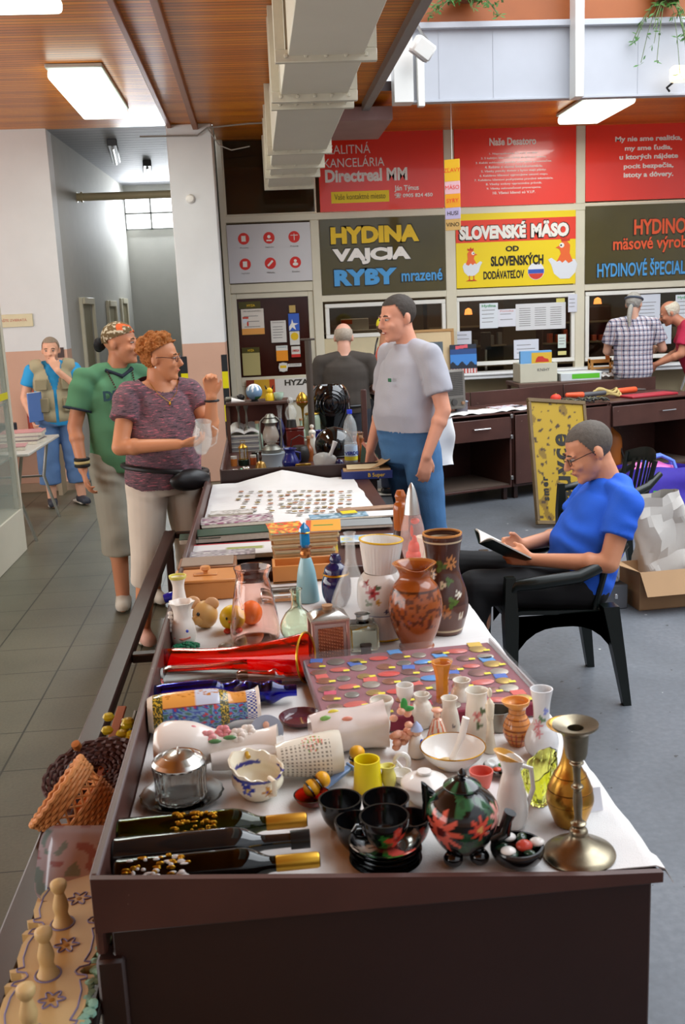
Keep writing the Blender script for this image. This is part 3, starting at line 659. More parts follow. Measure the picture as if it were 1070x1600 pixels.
def stall(nm_label, y0, y1, x0=-.305, x1=.575, wedge=True, group='brown market stall cabinets in the middle row'):
    t = thing('market_stall', nm_label, 'market stall', ((x0 + x1) / 2, (y0 + y1) / 2, 0), group=None)
    L = t.location; w = (x1 - x0) / 2; l = (y1 - y0) / 2
    G().box(-w + .02, w - .012, -l + .004, l - .02, .08, Z0 - .02, .004).build('cabinet_body', BROWN_SHADED, t)
    G().box(-w, w, -l, l, Z0 - .02, Z0, .003).build('table_top', BROWN, t)
    G().box(-w - .004, -w + .012, -l, l, Z0 - .06, .872, .004).build('side_lip', BROWN, t)
    if wedge:
        G().prism([(-w, Z0 - .012), (w, Z0 - .012), (w, Z0 + .006), (w - .12, Z0 + .012), (-w, .872)], -l - .012, -l).build('front_lip', BROWN, t)
    for sx in (-w - .006, w - .06): 
        for sy in ((-l - .008, l - .05) if sx < 0 else (-l + .03, l - .05)):
            G().box(sx, sx + .045, sy, sy + .045, 0, Z0 - .065, .005).build('leg', BROWN_SHADED, t)
    return t
N1 = stall('brown metal market stall nearest the camera, crowded with vases and cups', 1.42, 3.36, x1=.61)
N2 = stall('middle brown market stall covered with coins, books and magazines', 3.40, 5.38, wedge=False)
G().box(-.44, .44, -.992, -.98, .77, .815, .003).build('front_lip', BROWN, N2)
N3 = stall('far brown market stall piled with bric-a-brac and old lamps', 5.44, 7.1, x0=-.24, x1=.645, wedge=False)
G().box(-.4425, .4425, -.835, -.82, .76, .865, .003).build('front_lip', BROWN_SHADED, N3)
# lower bag rail on the customer side
t = thing('bag_rail', 'long brown metal rail running low along the left of the stalls', 'rail', (-.50, 3.4, .62))
G().box(-.03, .03, -2.3, 1.6, -.02, .02, .006).build('bar', M('rail_enamel', '#3e2822', .35, var=.25, vs=12), t)
for y in (-.25, 1.58):
    G().box(.03, .19, y - .02, y + .02, -.018, .012, .004).build('bracket', BROWN_SHADED, t)
for y in (-1.85, 1.5): G().box(-.02, .02, y - .02, y + .02, -.62, -.02, .004).build('leg', BROWN_SHADED, t)
t = thing('rail_shelf', 'narrow dark shelf board under the peg rack beside the nearest stall', 'shelf', (-.385, 1.56, .640))
G().box(-.085, .075, -.5, .24, -.012, 0, .003).build('board', M('dark_shelf', '#2a2320', .5), t); G().box(.055, .068, -.5, .24, 0, .012, .002).build('edge', BROWN_SHADED, t)
g = G()
for i in range(60): g.ell((.045 + RND.uniform(-.008, .008), -.22 + i * .006, .008 + RND.random() * .006), (.009, .009, .006), seg=6)
tag(g.build('green_cloth_strip', M('mint_cloth', '#8fc0ac', .8), loc=(-.372, 1.50, .641)), 'crumpled mint green strip beside the pegged rack', 'cloth')

# white cloths
def ragged(u, s): return noise.noise(V((u * 9, s, 1.3))) * .02 + noise.noise(V((u * 31, s, 4))) * .006
def cl1(u, v):
    y = 1.427 + v * 1.90; x0 = -.29; e = .640 + ragged(v, 2) + .03 * sin(v * 5)
    x = x0 + (e - x0) * u; z = Z0 + .004
    if x > .617: z -= min((x - .617) * 1.8, .09)
    if v < .03 and u > .85: z += .004
    return (x, y, z + noise.noise(V((x * 14, y * 14, 0))) * .003)
CLOTH = M('white_cloth', '#dfdcd9', .85, var=.06, vs=10, bump=.25, bs=350)
tag(G().grid(60, 90, cl1, .002).build('stall_cloth', CLOTH, ang=80), 'white cloth under the vases, hanging ragged over the right edge of the nearest stall', 'cloth')
def cl2(u, v):
    y = 4.18 + v * 1.22; lift = .06 * max(0, 1 - abs(u - .5) * 3) * max(0, (v - .8) / .2)
    x = -.285 + u * (.80 + .03 * ragged(v, 8) * 10 - .03 * v)
    return (x, y, Z0 + .006 + lift + noise.noise(V((x * 9, y * 9, 3))) * .004)
tag(G().grid(50, 60, cl2, .002).build('stall_cloth', CLOTH, ang=80), 'white cloth spread with rows of coins on the middle stall', 'cloth')

# ------------------------------------------------------------------ goods on the nearest stall
def fit(px, py, ty, w, z=Z0 + .006):
    b = atz(px, py, z); lo, hi = 0, 1.2
    for _ in range(40):
        m = (lo + hi) / 2
        if proj((b.x, b.y, z + m))[1] > ty: lo = m
        else: hi = m
    return b, lo, w / 2 * mpp(b)
def put(name, lab, cat, px, py, ty, w, rz=0, tilt=(0, 0), group=None, z=Z0 + .006):
    b, h, r = fit(px, py, ty, w, z); t = thing(name, lab, cat, b, (tilt[0], tilt[1], rz), group); t['_h'] = h; t['_r'] = r
    return t, h, r
def face(co): return atan2(co.y, co.x) + pi / 2          # 0 towards the camera, + to the right
def flower(co, fl, base):
    """fl: list of (ang, z, R, petal, centre, n, leaf)"""
    rl = sqrt(co.x ** 2 + co.y ** 2); th = face(co)
    if th > pi: th -= 2 * pi
    for (a, z, R_, pc, cc, n) in fl:
        dx = (th - a) * rl; dz = co.z - z; d = sqrt(dx * dx + dz * dz)
        if d < R_ * .25: return cc
        if d < R_ * (.72 + .28 * cos(n * atan2(dz, dx))): return pc
    return base
# candlestick
t, h, r = put('candlestick', 'tarnished silver candlestick with a wide round foot at the near right corner', 'candlestick', 905, 1336, 1130, 112, tilt=(0, radians(-2)))
SIL = M('tarnished_silver', '#8f8570', .33, metal=1, var=.45, vs=40)
G().lathe([(r*.98, 0), (r, .004), (r*.97, .008), (r*.85, .012), (r*.8, .014), (r*.55, .022), (r*.3, .034), (r*.26, .04)], 48).build('foot', SIL, t)
G().lathe(cr([(r*.26, .04), (r*.24, h*.20), (r*.16, h*.225), (r*.22, h*.25), (r*.11, h*.28), (r*.13, h*.42), (r*.11, h*.5), (r*.17, h*.53), (r*.10, h*.56), (r*.12, h*.68), (r*.20, h*.71), (r*.14, h*.735), (r*.28, h*.78)], 5), 28).build('stem', SIL, t)
G().lathe([(r*.26, h*.75), (r*.3, h*.78), (r*.36, h*.93), (r*.62, h*.985), (r*.62, h), (r*.4, h*.985), (r*.22, h*.97), (r*.2, h*.85), (.001, h*.85)], 32).build('candle_cup', SIL, t)
# brass vase
t, h, r = put('brass_vase', 'tall brass vase with a flared mouth behind the silver candlestick', 'vase', 890, 1285, 1132, 72)
BR = M('worn_brass', '#b98a3c', .28, metal=1, var=.3, vs=40, bump=.1, bs=200)
G().lathe(vess([(.62, 0), (.68, .02), (.97, .2), (1.0, .3), (.8, .45), (.45, .6), (.3, .75), (.3, .85), (.45, .93), (.95, .99), (1.0, 1.0)], .003, 6, h, r), 40).build('body', BR, t)
for k, z in enumerate((.24, .36, .5)):
    rr = {.24: .99, .36: .94, .5: .68}[z] * r
    G().tube([(rr * cos(a), rr * sin(a), z * h) for a in [i * 2 * pi / 32 for i in range(32)]], .0012, 6, closed=True).build('engraved_ring', M('dark_brass', '#6d4c20', .4, metal=1), t)
# black floral tea set
BLK = '#0b0b0d'
def rosey(co, s=1.0, seed=0, h=.1):
    fl = [(-.85, h*.55, .040*s, '#d8604e', '#5a2020', 9), (-.85, h*.55, .022*s, '#e88a78', '#5a2020', 7), (.3, h*.62, .022*s, '#d84a34', '#e6b060', 8), (1.05, h*.66, .026*s, '#e09a90', '#f0d0c0', 7), (-.2, h*.9, .02*s, '#2f5f3c', '#274a30', 3), (.0, h*.42, .026*s, '#234a30', '#1a3424', 3), (.75, h*.78, .024*s, '#2d5a3a', '#1f4028', 3), (-1.6, h*.75, .024*s, '#2d5a3a', '#1f4028', 3), (2.2, h*.6, .03*s, '#c6402e', '#2a1216', 6)]
    return flower(co, fl, BLK)
t, h, r = put('teapot', 'black glazed teapot painted with red poppies, standing on ball feet', 'teapot', 724, 1338, 1200, 112)
hb = h * .8
def tp(co): return rosey(co, 1.0, 0, hb)
G().lathe(cr([(.001, .015), (r*.45, .016), (r*.78, hb*.3), (r*1.0, hb*.58), (r*.9, hb*.8), (r*.5, hb*.97), (r*.48, hb)], 10), 80).build('body', PAINT, t, paint=tp)
l_ = G().lathe(cr([(r*.53, hb), (r*.5, hb*1.03), (r*.25, hb*1.1), (r*.1, hb*1.12)], 5) + cr([(r*.08, hb*1.13), (r*.13, hb*1.18), (.001, hb*1.25)], 4), 40).build('lid', PAINT, t, paint=lambda co: '#2d5a3a' if sin(7 * face(co)) > .4 and co.z < hb*1.1 else BLK)
G().tube([(r*.75, -r*.35, hb*.35), (r*1.05, -r*.5, hb*.45), (r*1.12, -r*.52, hb*.62), (r*1.2, -r*.55, hb*.72)], [.016, .012, .009, .011], 14).build('spout', M('black_glaze', BLK, .12, coat=.5), t)
G().tube([(-r*.8, r*.3, hb*.85), (-r*1.0, r*.3, hb*1.0), (-r*.95, r*.3, hb*.75), (-r*.98, r*.3, hb*.5)], .007, 10).build('handle', M('black_glaze'), t)
for a in (-2.3, -.85, 1.2): G().ell((cos(a)*r*.55, sin(a)*r*.55, .013), (.017, .017, .014)).build('foot', M('black_glaze'), t)
def cup(lab, px, py, ty, w, z=Z0 + .006, hd=False):
    t, h, r = put('cup', lab, 'cup', px, py, ty, w, group=None, z=z)
    G().lathe(vess([(.42, 0), (.5, .03), (.8, .35), (.97, .75), (1.0, 1.0)], .0035, 6, h, r), 56).build('bowl', PAINT, t, paint=lambda co: flower(co, [(.45, h*.5, .022, '#c6402e', '#7a1f1a', 4), (.0, h*.35, .02, '#2f6a2c', '#23501f', 3), (.95, h*.3, .018, '#2f6a2c', '#23501f', 3)], BLK) if sqrt(co.x**2+co.y**2) > r*.45 and co.z > .004 else BLK)
    q = (-1, -.25) if hd else (.3, 1)
    G().tube([(q[0]*r*a, q[1]*r*a, h*b) for a, b in ((.85, .8), (1.15, .85), (1.28, .68), (1.2, .45), (.7, .3))], .0038, 8).build('handle', M('black_glaze'), t); return t, h, r
cup('black floral cup at the left rear, next to the red dish', 533, 1292, 1248, 68)
cup('black floral cup in the rear middle, in front of the white sugar bowl', 604, 1290, 1246, 74)
cup('black floral cup at the left, half behind the cup on the saucers', 556, 1324, 1281, 64)
cup('black floral cup at the right, beside the black teapot', 643, 1318, 1276, 62)
b = atz(603, 1352, Z0 + .006); sr = 57 * mpp(b)
for i in range(5):
    t = thing('saucer', ('black saucer at the bottom of the stack at the front lip', 'black saucer second from the bottom of the stack', 'black saucer in the middle of the stack', 'black saucer second from the top of the stack', 'black floral saucer on top of the stack, carrying a cup')[i], 'saucer', (b.x, b.y, b.z + i * .0085), group='stacked black saucers')
    G().lathe(vess([(.5, 0), (.55, .1), (.85, .55), (1.0, 1.0)], .003, 5, .016, sr * (1 - .02 * (i % 2))), 56).build('dish', PAINT, t, paint=(lambda co: flower(co, [(.6, .012, .02, '#d0554a', '#f0c0b0', 5), (.1, .012, .018, '#2f6a2c', '#23501f', 3), (-1.2, .012, .018, '#d8d4c8', BLK, 5), (-.7, .012, .02, '#2d5a3a', BLK, 3)], BLK)) if i == 4 else (lambda co: BLK))
zc = b.z + 4 * .0085 + .006
t, h, r = cup('black floral cup standing on the stack of saucers', 604, 1334, 1289, 80, z=zc, hd=True)
t.location = (b.x, b.y, zc)
t, h, r = put('sugar_dish', 'small black dish with red and white flower lid right of the teapot', 'dish', 808, 1348, 1306, 84)
G().lathe(vess([(.5, 0), (.85, .3), (1.0, .75), (.97, 1.0)], .004, 5, h*.7, r), 40).build('dish', PAINT, t, paint=lambda co: BLK)
k = G()
for i in range(6):
    a = i * 1.05; k.ell((cos(a)*r*.62, sin(a)*r*.62, h*.62), (r*.28, r*.2, .006), rot=Euler((.3*sin(a), -.3*cos(a), a)).to_matrix())
k.build('leaves', M('dark_leaf_glaze', '#24402f', .2, coat=.3), t)
G().ell((r*.2, -r*.25, h*.75), (.014, .012, .01)).build('red_flower', M('coral_glaze', '#c94a3a', .25), t)
for q in ((-r*.45, -r*.45), (r*.75, .0), (-r*.2, r*.5)): G().ell((q[0], q[1], h*.72), (.013, .012, .006)).build('white_flower', M('porcelain_white', '#e9e5df', .2, coat=.3, var=.03), t)
PORC = M('porcelain_white'); PORCC = M('porcelain_cream', '#e8ddc4', .22, coat=.3, var=.04)
GOLD = M('gilt', '#c9962f', .3, metal=1)
# three wine bottles lying at the front lip
def wine(lab, Y, px0, px1, r, gcol, foil, deco, fcol='#c08a2a'):
    x0 = aty(px0, 1340, Y).x; z = Z0 + r + .006; L = .335
    t = thing('wine_bottle', lab, 'bottle', (x0, Y, z), (0, 0, radians(1)))
    prof = cr([(.001, .006), (r*.8, 0), (r*.98, .008), (r, .02), (r, L*.5), (r, L*.6), (r*.85, L*.67), (r*.48, L*.74), (r*.4, L*.8), (r*.38, L*.97), (r*.38, L)], 6)
    G().lathe(prof + [(a - .003 if a > .006 else a, z_) for a, z_ in prof[::-1] if z_ > .01] + [(.001, .012)], 40, RY(90)).build('glass_body', gcol, t)
    G().lathe([(r*.40, L*.78), (r*.43, L*.79), (r*.43, L*.985), (r*.36, L), (.001, L)] if foil else [(r*.5, L*.9), (r*.52, L*.905), (r*.52, L*1.0), (.001, L*1.0)], 30, RY(90)).build('foil' if foil else 'cap', M('foil_' + fcol[1:], fcol, .35, metal=.7, var=.15), t)
    g, gw = G(), G()
    for k in range(deco[0]):
        u = deco[1] + RND.random() * deco[2]; a = radians(RND.uniform(10, 95)); p = (u * L, -r * 1.005 * cos(a), r * 1.005 * sin(a)); rot = Mx.Rotation(a, 3, 'X')
        (g if k % 2 else gw).ell(p, (RND.uniform(.003, .009), .0014, RND.uniform(.002, .006)), rot=Mx.Rotation(-(pi/2 - a) + pi/2 - 2*a + a, 3, 'X'), seg=10)
    if deco[0]: g.build('gold_relief', GOLD, t); gw.build('white_relief', deco[3], t)
    return t
OLG = glass('olive_bottle_glass', '#4f5a14'); DKG = glass('dark_bottle_glass', '#1c2614')
wine('olive wine bottle with gold foil lying farthest from the front lip', 1.612, 186, 497, .031, OLG, True, (40, .3, .22, GOLD))
wine('dark bottle with a black screw cap lying between two foiled bottles', 1.547, 176, 525, .031, M('dark_bottle', '#121516', .06, coat=.4), False, (0,), '#2a2a2a')
wine('dark green bottle with white and gold relief lying against the front lip', 1.478, 176, 524, .031, DKG, True, (60, .06, .3, PORC), '#c99a30')
# glass jar with metal lid, on a glass dish
t, h, r = put('glass_dish', 'round clear glass dish under the lidded jar', 'dish', 285, 1250, 1238, 130)
CGA = M('clear_glass', '#eef4f0', .04, var=0, alpha=.22, spec=.9, coat=.6); CG = glass('clear_glass_thick', '#f8fcfa'); G().lathe(vess([(.6, 0), (.8, .4), (1.0, 1.0)], .004, 4, .016, r), 40, wob=lambda a, rr, z, i: (rr * (1 + .02 * cos(16 * a)), z)).build('dish', CG, t); jz = Z0 + .012
t, h, r = put('lidded_jar', 'ribbed clear glass jar with a domed silver lid', 'jar', 284, 1246, 1192, 84, z=jz)
G().lathe(vess([(.8, 0), (.95, .1), (.93, .3), (.95, .7), (1.0, .95), (1.0, 1.0)], .005, 5, h, r), 72, wob=lambda a, rr, z, i: (rr * (1 + .025 * cos(18 * a)), z)).build('jar', CG, t)
G().lathe([(r*.98, h), (r*1.0, h + .004), (r*.9, h + .01), (r*.86, h + .009), (r*.6, h + .018), (r*.56, h + .017), (r*.25, h + .023), (r*.07, h + .023), (r*.06, h + .028), (.001, h + .034)], 48).build('lid', M('silver_lid', '#c6c4be', .22, metal=1, var=.12, vs=20), t)
# gravy jug
t, h, r = put('gravy_boat', 'cream porcelain jug with scalloped rim and cobalt flowers', 'jug', 405, 1243, 1196, 82, rz=radians(10))
G().lathe(vess([(.5, 0), (.62, .08), (.95, .45), (.9, .75), (1.0, 1.0)], .004, 7, h, r), 72, wob=lambda a, rr, z, i: (rr * (1 + .22 * max(0, cos(a - 2.2)) ** 3 * (z / h)), z + .0022 * (z / h) ** 3 * cos(11 * a) + .012 * (z / h) ** 3 * cos(a - 2.2))).build('body', PAINT, t, paint=lambda co: flower(co, [(-.6, h*.55, .016, '#2e3c9a', '#d8c26a', 5), (.2, h*.45, .012, '#c48a3c', '#2e3c9a', 4)], '#33398c' if abs(co.z - h*.78) < .004 and sqrt(co.x**2+co.y**2) > r*.85 else '#e9dfc6'))
G().tube([(r*.3, -r*.8, h*.85), (r*.4, -r*1.25, h*.9), (r*.38, -r*1.3, h*.5), (r*.3, -r*.85, h*.3)], .005, 10).build('handle', PORCC, t)
G().tube([(-r*.2, r*.8, h*1.0), (-r*.25, r*1.1, h*1.1), (-r*.1, r*1.2, h*.8)], .005, 10).build('twig_handle', M('ochre_glaze', '#c9a03c', .25), t)
# helper for vessels lying along x
def lying(name, lab, cat, px, py, ang, prof, t_, mat, L, r, paint=None, seg=56, wob=None, z=None, group=None, n=7):
    p = atz(px, py, Z0 + r); t = thing(name, lab, cat, (p.x, p.y, (z if z is not None else Z0 + r + .006)), (0, 0, radians(ang)), group)
    o = G().lathe(vess(prof, t_, n, L, r), seg, RY(90), wob=wob).build('body', mat, t, paint=paint); return t, o
CGP = M('porcelain_blush', '#efe6dc', .2, coat=.4, var=.03)
t, o = lying('rose_vase', 'white porcelain vase with moulded pink roses lying on its side', 'vase', 245, 1172, -4, [(.75, 0), (1.0, .08), (.95, .3), (.6, .5), (.45, .7), (.55, .9), (.7, 1.0)], .004, CGP, .25, .052)
for i, (x, a, col) in enumerate(((.075, 70, '#e58f94'), (.11, 50, '#e9a0a2'), (.14, 75, '#e58f94'), (.17, 60, '#f0e4da'), (.05, 40, '#f2e8de'), (.19, 85, '#efe6dc'))):
    rr = .043 - x * .09; g = G()
    for k in range(6): an = k * 1.05; g.ell((x + .009*cos(an), -rr*cos(radians(a)) + .004*sin(an), rr*sin(radians(a)) + .008*sin(an)), (.009, .005, .008), seg=10)
    g.build('rose', M('rose_' + col[1:], col, .35), t)
for x, a in ((.09, 80), (.125, 35), (.155, 45)): G().ell((x, -.036*cos(radians(a)), .036*sin(radians(a))), (.014, .004, .005), seg=10).build('leaf', M('glaze_leaf', '#5f8f5c', .3), t)
t, o = lying('porcelain_horn', 'smooth white porcelain horn vase lying in front of the rose vase', 'vase', 330, 1195, 8, [(.5, 0), (.62, .2), (.7, .5), (.85, .8), (1.0, 1.0)], .004, PORC, .15, .034, wob=lambda a, rr, z, i: (rr * (1 + .05 * cos(10 * a) * (z / .15) ** 3), z))
t = thing('portrait_plaque', 'small oval grey-blue plaque with a painted figure leaning among the porcelain', 'plaque', atz(418, 1172, Z0 + .02), (radians(-18), 0, 0))
G().lathe([(.001, 0), (.036, 0), (.036, .006), (.001, .006)], 36, T(0, 0, .038) @ RX(90)).build('plate', M('plaque_blue', '#9aa3b5', .4), t)
G().ell((0, -.008, .03), (.016, .003, .018), seg=12).build('painted_dress', M('plaque_dark', '#3a2f38', .5), t); G().ell((0, -.008, .053), (.007, .003, .008), seg=12).build('painted_head', M('plaque_skin', '#d9a890', .5), t)
# perforated white vase and pearl vase
def perf(co):
    L_ = .13; u = co.x; a = atan2(co.z, -co.y)
    if .006 < u < .105 and (int(u / .0043) % 2 == 0) and (int((a + 10) * .045 / .0043) % 2 == 0) and a < 1.15: return '#8b8474'
    d = sqrt((u - .07) ** 2 + ((a - 1.1) * .045) ** 2)
    if d < .022 and noise.noise(V((u * 160, a * 7, 2))) > .05: return ('#d9756a', '#8fb46a', '#e6b0a0')[int(u * 400) % 3]
    return '#e6dfcd'
t, o = lying('lattice_vase', 'cream lattice-pierced vase with a small painted bouquet lying on its side', 'vase', 432, 1192, 5, [(.65, 0), (.75, .15), (.92, .55), (1.0, .85), (.98, 1.0)], .004, PAINT, .13, .046, perf, 150, n=34)
t, o = lying('pearl_vase', 'iridescent pearl glass vase lying behind the lattice vase', 'vase', 485, 1150, 6, [(.8, 0), (1.0, .3), (.95, .6), (1.05, .9), (1.1, 1.0)], .003, M('pearl_glaze', '#dccfc8', .08, coat=.6, var=.25, vs=14), .16, .047, wob=lambda a, rr, z, i: (rr * (1 + .1 * cos(6 * a) * (z / .16) ** 4), z))
for x, a, col in ((.03, 60, '#7fae5a'), (.05, 80, '#e6d24a'), (.075, 50, '#df8f7a')): G().ell((x, -.046*cos(radians(a)), .046*sin(radians(a))), (.012, .004, .006), seg=10).build('flower', M('pf_' + col[1:], col, .3), t)
# painted porcelain vase lying
def pv(co):
    u = co.x / .25; a = atan2(co.z, -co.y); up = a > .62
    if u < .05: return '#e8ddcb'
    if u < .14 or .64 < u < .72: return '#d8b23a' if noise.noise(V((co.x * 300, a * 12, 1))) > .12 else '#4a4a2a'
    if u > .97: return '#efe9e0'
    if .88 < u: return '#e9e4da' if (int(co.x * 180) + int(a * 9)) % 2 else '#3a4aa0'
    if abs(a - .62) < .03: return '#8a2f3a'
    if up:
        if a > 1.1 and noise.noise(V((co.x * 120, a * 8, 5))) > .2: return '#b9742a'
        return '#e8a14e' if u < .42 else ('#c9cfdf' if u < .64 else '#e09a4c')
    n = noise.noise(V((co.x * 90, a * 5.5, 3)))
    return '#b83a3a' if n > .32 else '#2f4a9c' if n > .1 else '#6f93b8' if n > -.2 else '#3f6a5a'
t, o = lying('painted_vase', 'porcelain vase with orange top and blue flowered band lying on its side', 'vase', 232, 1122, 5, [(.82, 0), (.95, .06), (1.0, .2), (1.0, .55), (.9, .66), (.72, .76), (.7, .85), (.78, .96), (.92, 1.0)], .004, PAINT, .25, .046, pv, 130, n=20)
CB = glass('cobalt_glass', '#2a35c8')
t, o = lying('cobalt_bottle', 'cobalt blue glass bottle lying behind the painted vase', 'bottle', 240, 1092, 3, [(.7, 0), (1.0, .05), (1.0, .45), (.6, .55), (.8, .65), (.5, .75), (.45, 1.0)], .003, CB, .31, .028)
t, o = lying('cobalt_vase', 'bulbous cobalt blue glass vase lying against the painted vase neck', 'vase', 366, 1088, -2, [(.5, 0), (1.0, .2), (.75, .45), (.95, .6), (.5, .8), (.45, 1.0)], .003, CB, .15, .03)
t, o = lying('clear_vase', 'faceted clear glass vase lying between red and cobalt glass', 'vase', 252, 1060, 2, [(.8, 0), (1.0, .1), (.9, .5), (1.0, .9), (1.0, 1.0)], .006, CG, .22, .026, seg=10)
t, o = lying('pink_bottle', 'pale pink clear glass bottle lying with its neck to the right', 'bottle', 370, 1066, -2, [(.8, 0), (1.0, .1), (.8, .45), (.95, .6), (.5, .75), (.5, 1.0)], .003, glass('blush_glass', '#f6dcd6'), .16, .025)
# red glass vase
qa, qb = atz(254, 1030, Z0 + .03), atz(478, 1027, Z0 + .066); dv = qb - qa; Lr = dv.length
t = thing('red_glass_vase', 'long flared ruby red glass vase with gilt rim lying on its side', 'vase', qa, (0, -atan2(dv.z, sqrt(dv.x**2 + dv.y**2)), atan2(dv.y, dv.x)))
G().lathe(vess([(.44, 0), (.46, .1), (.42, .3), (.5, .55), (.72, .8), (1.0, 1.0)], .003, 7, Lr, .064), 48, RY(90)).build('body', glass('ruby_glass', '#ff2a0a'), t)
G().tube([(Lr, .063*cos(a), .063*sin(a)) for a in [i*2*pi/40 for i in range(40)]], .003, 8, closed=True).build('gilt_rim', GOLD, t)
# medal case
cc = thing('medal_case', 'flat plastic-covered case of medals and ribbons on dark red velvet', 'display case', (.335, 2.24, Z0 + .006), (0, 0, radians(4)))
G().box(-.25, .25, -.21, .21, 0, .034, .004).build('velvet_tray', M('red_velvet', '#7a1630', .9, sheen=.4), cc)
cov = M('clear_cover', '#ffffff', .08, var=0, alpha=.03, spec=.15)
g = G().box(-.262, .262, -.222, .222, .046, .0475); g.build('clear_cover', cov, cc)
G().box(.2505, .255, -.2, .21, .0, .045).build('side_strip', M('case_side', '#b9b4b4', .3, alpha=.6, var=0), cc)
cols = ['#a8653c', '#8d8a80', '#b8963c', '#96705a', '#8a5a50', '#b0a89a']; rib = ['#c8342a', '#d4564a', '#4a8fd0', '#e6e2da', '#c43a5a', '#3a62b8', '#d8b23a']
k = 0
for j in range(7):
    for i in range(9):
        x = -.22 + i * .053 + RND.uniform(-.006, .006); y = -.175 + j * .056 + RND.uniform(-.006, .006)
        kind = (i + 2 * j) % 4; q = cc.matrix_basis @ V((x, y, .0345)); where = ('front', 'front', 'second', 'middle', 'middle', 'rear', 'rear')[j] + ' row of the case, ' + ('left end', 'left', 'left of centre', 'centre', 'centre', 'right of centre', 'right', 'right', 'right end')[i]
        t = thing('medal', ('ribboned medal', 'round coin medal', 'round coin medal', 'red enamel badge')[kind] + ' on dark velvet, ' + where, 'medal', q, (0, 0, radians(4) + RND.uniform(-.2, .2)), 'medals in the display case')
        w = RND.uniform(.017, .023)
        if kind == 3: G().ell((0, 0, .002), (w * 1.3, w * .8, .003), seg=14).build('badge', M('enamel_' + str(k % 3), ('#cf3a30', '#c8564a', '#4a8fd0')[k % 3], .3, coat=.3), t)
        else: G().lathe([(.001, 0), (w, 0), (w, .002), (w*.85, .003), (.001, .003)], 18).build('disc', M('medal_%d' % (k % 6), cols[k % 6], .35, metal=.7, var=.3, vs=80), t)
        if kind == 0:
            rc = rib[k % 7]; G().box(-w*.8, w*.8, w*.8, w*2.2, 0, .003, .001).build('ribbon', M('ribbon_' + rc[1:], rc, .7), t)
        if k % 2 == 0: G().box(w*.5, w*.5 + .016, -w, -w + .011, .003, .004).build('price_sticker', M('price_yellow', '#ecdf2a', .6), t)
        k += 1
# clay jug
t, h, r = put('clay_jug', 'carved brown clay jug with a pinched spout', 'jug', 651, 1012, 880, 84)
def cj(co):
    if .3*h < co.z < .72*h and noise.noise(V((face(co) * 6, co.z * 70, 2))) > .12: return '#5f2c10'
    return '#4a2410' if abs(co.z - .72*h) < .003 else '#9a4e1c' if co.z < h*.98 else '#b06a30'
G().lathe(vess([(.62, 0), (.66, .03), (.6, .07), (.85, .25), (1.0, .45), (.97, .6), (.82, .74), (.58, .84), (.62, .92), (.82, 1.0)], .005, 10, h, r), 72, wob=lambda a, rr, z, i: (rr * (1 + (.16 * max(0, cos(a + pi/2)) ** 6 - .12 * (max(0, cos(a + pi/2 - .8)) ** 8 + max(0, cos(a + pi/2 + .8)) ** 8)) * max(0, (z/h - .82) / .18) ** 1.5), z - .006 * max(0, (z/h - .85) / .15) * max(0, cos(a + pi/2)) ** 6)).build('body', PAINT, t, paint=cj)
# tall brown vase with flowers
t, h, r = put('flower_vase', 'tall dark brown vase painted with orange and white daisies', 'vase', 694, 985, 832, 76)
def fv(co):
    u = co.z / h
    if u > .985: return '#c98a4a'
    if abs(u - .93) < .007 or abs(u - .05) < .006: return '#d9c4a0'
    fl = [(.35, h*.73, .022, '#c9854a', '#4a2a18', 8), (-.95, h*.62, .02, '#d8b48a', '#6a4428', 8), (.55, h*.42, .013, '#e8e2d2', '#b0a080', 6), (-.15, h*.26, .022, '#b5713c', '#4a2a18', 8), (.6, h*.2, .012, '#e0d2bc', '#8a6a48', 6), (-.2, h*.52, .012, '#d9c4a0', '#4f6a28', 3), (-.3, h*.70, .02, '#4f6a28', '#3f5a20', 3), (.2, h*.35, .018, '#4f7028', '#3f5a20', 3), (.15, h*.55, .014, '#4f6a28', '#3f5a20', 3)]
    return flower(co, fl, '#4a2a20' if u > .3 else '#5f3a2c')
G().lathe(vess([(.72, 0), (.78, .03), (1.0, .25), (.95, .4), (.72, .58), (.66, .68), (.72, .85), (.8, .95), (.8, 1.0)], .005, 10, h, r), 84).build('body', PAINT, t, paint=fv)
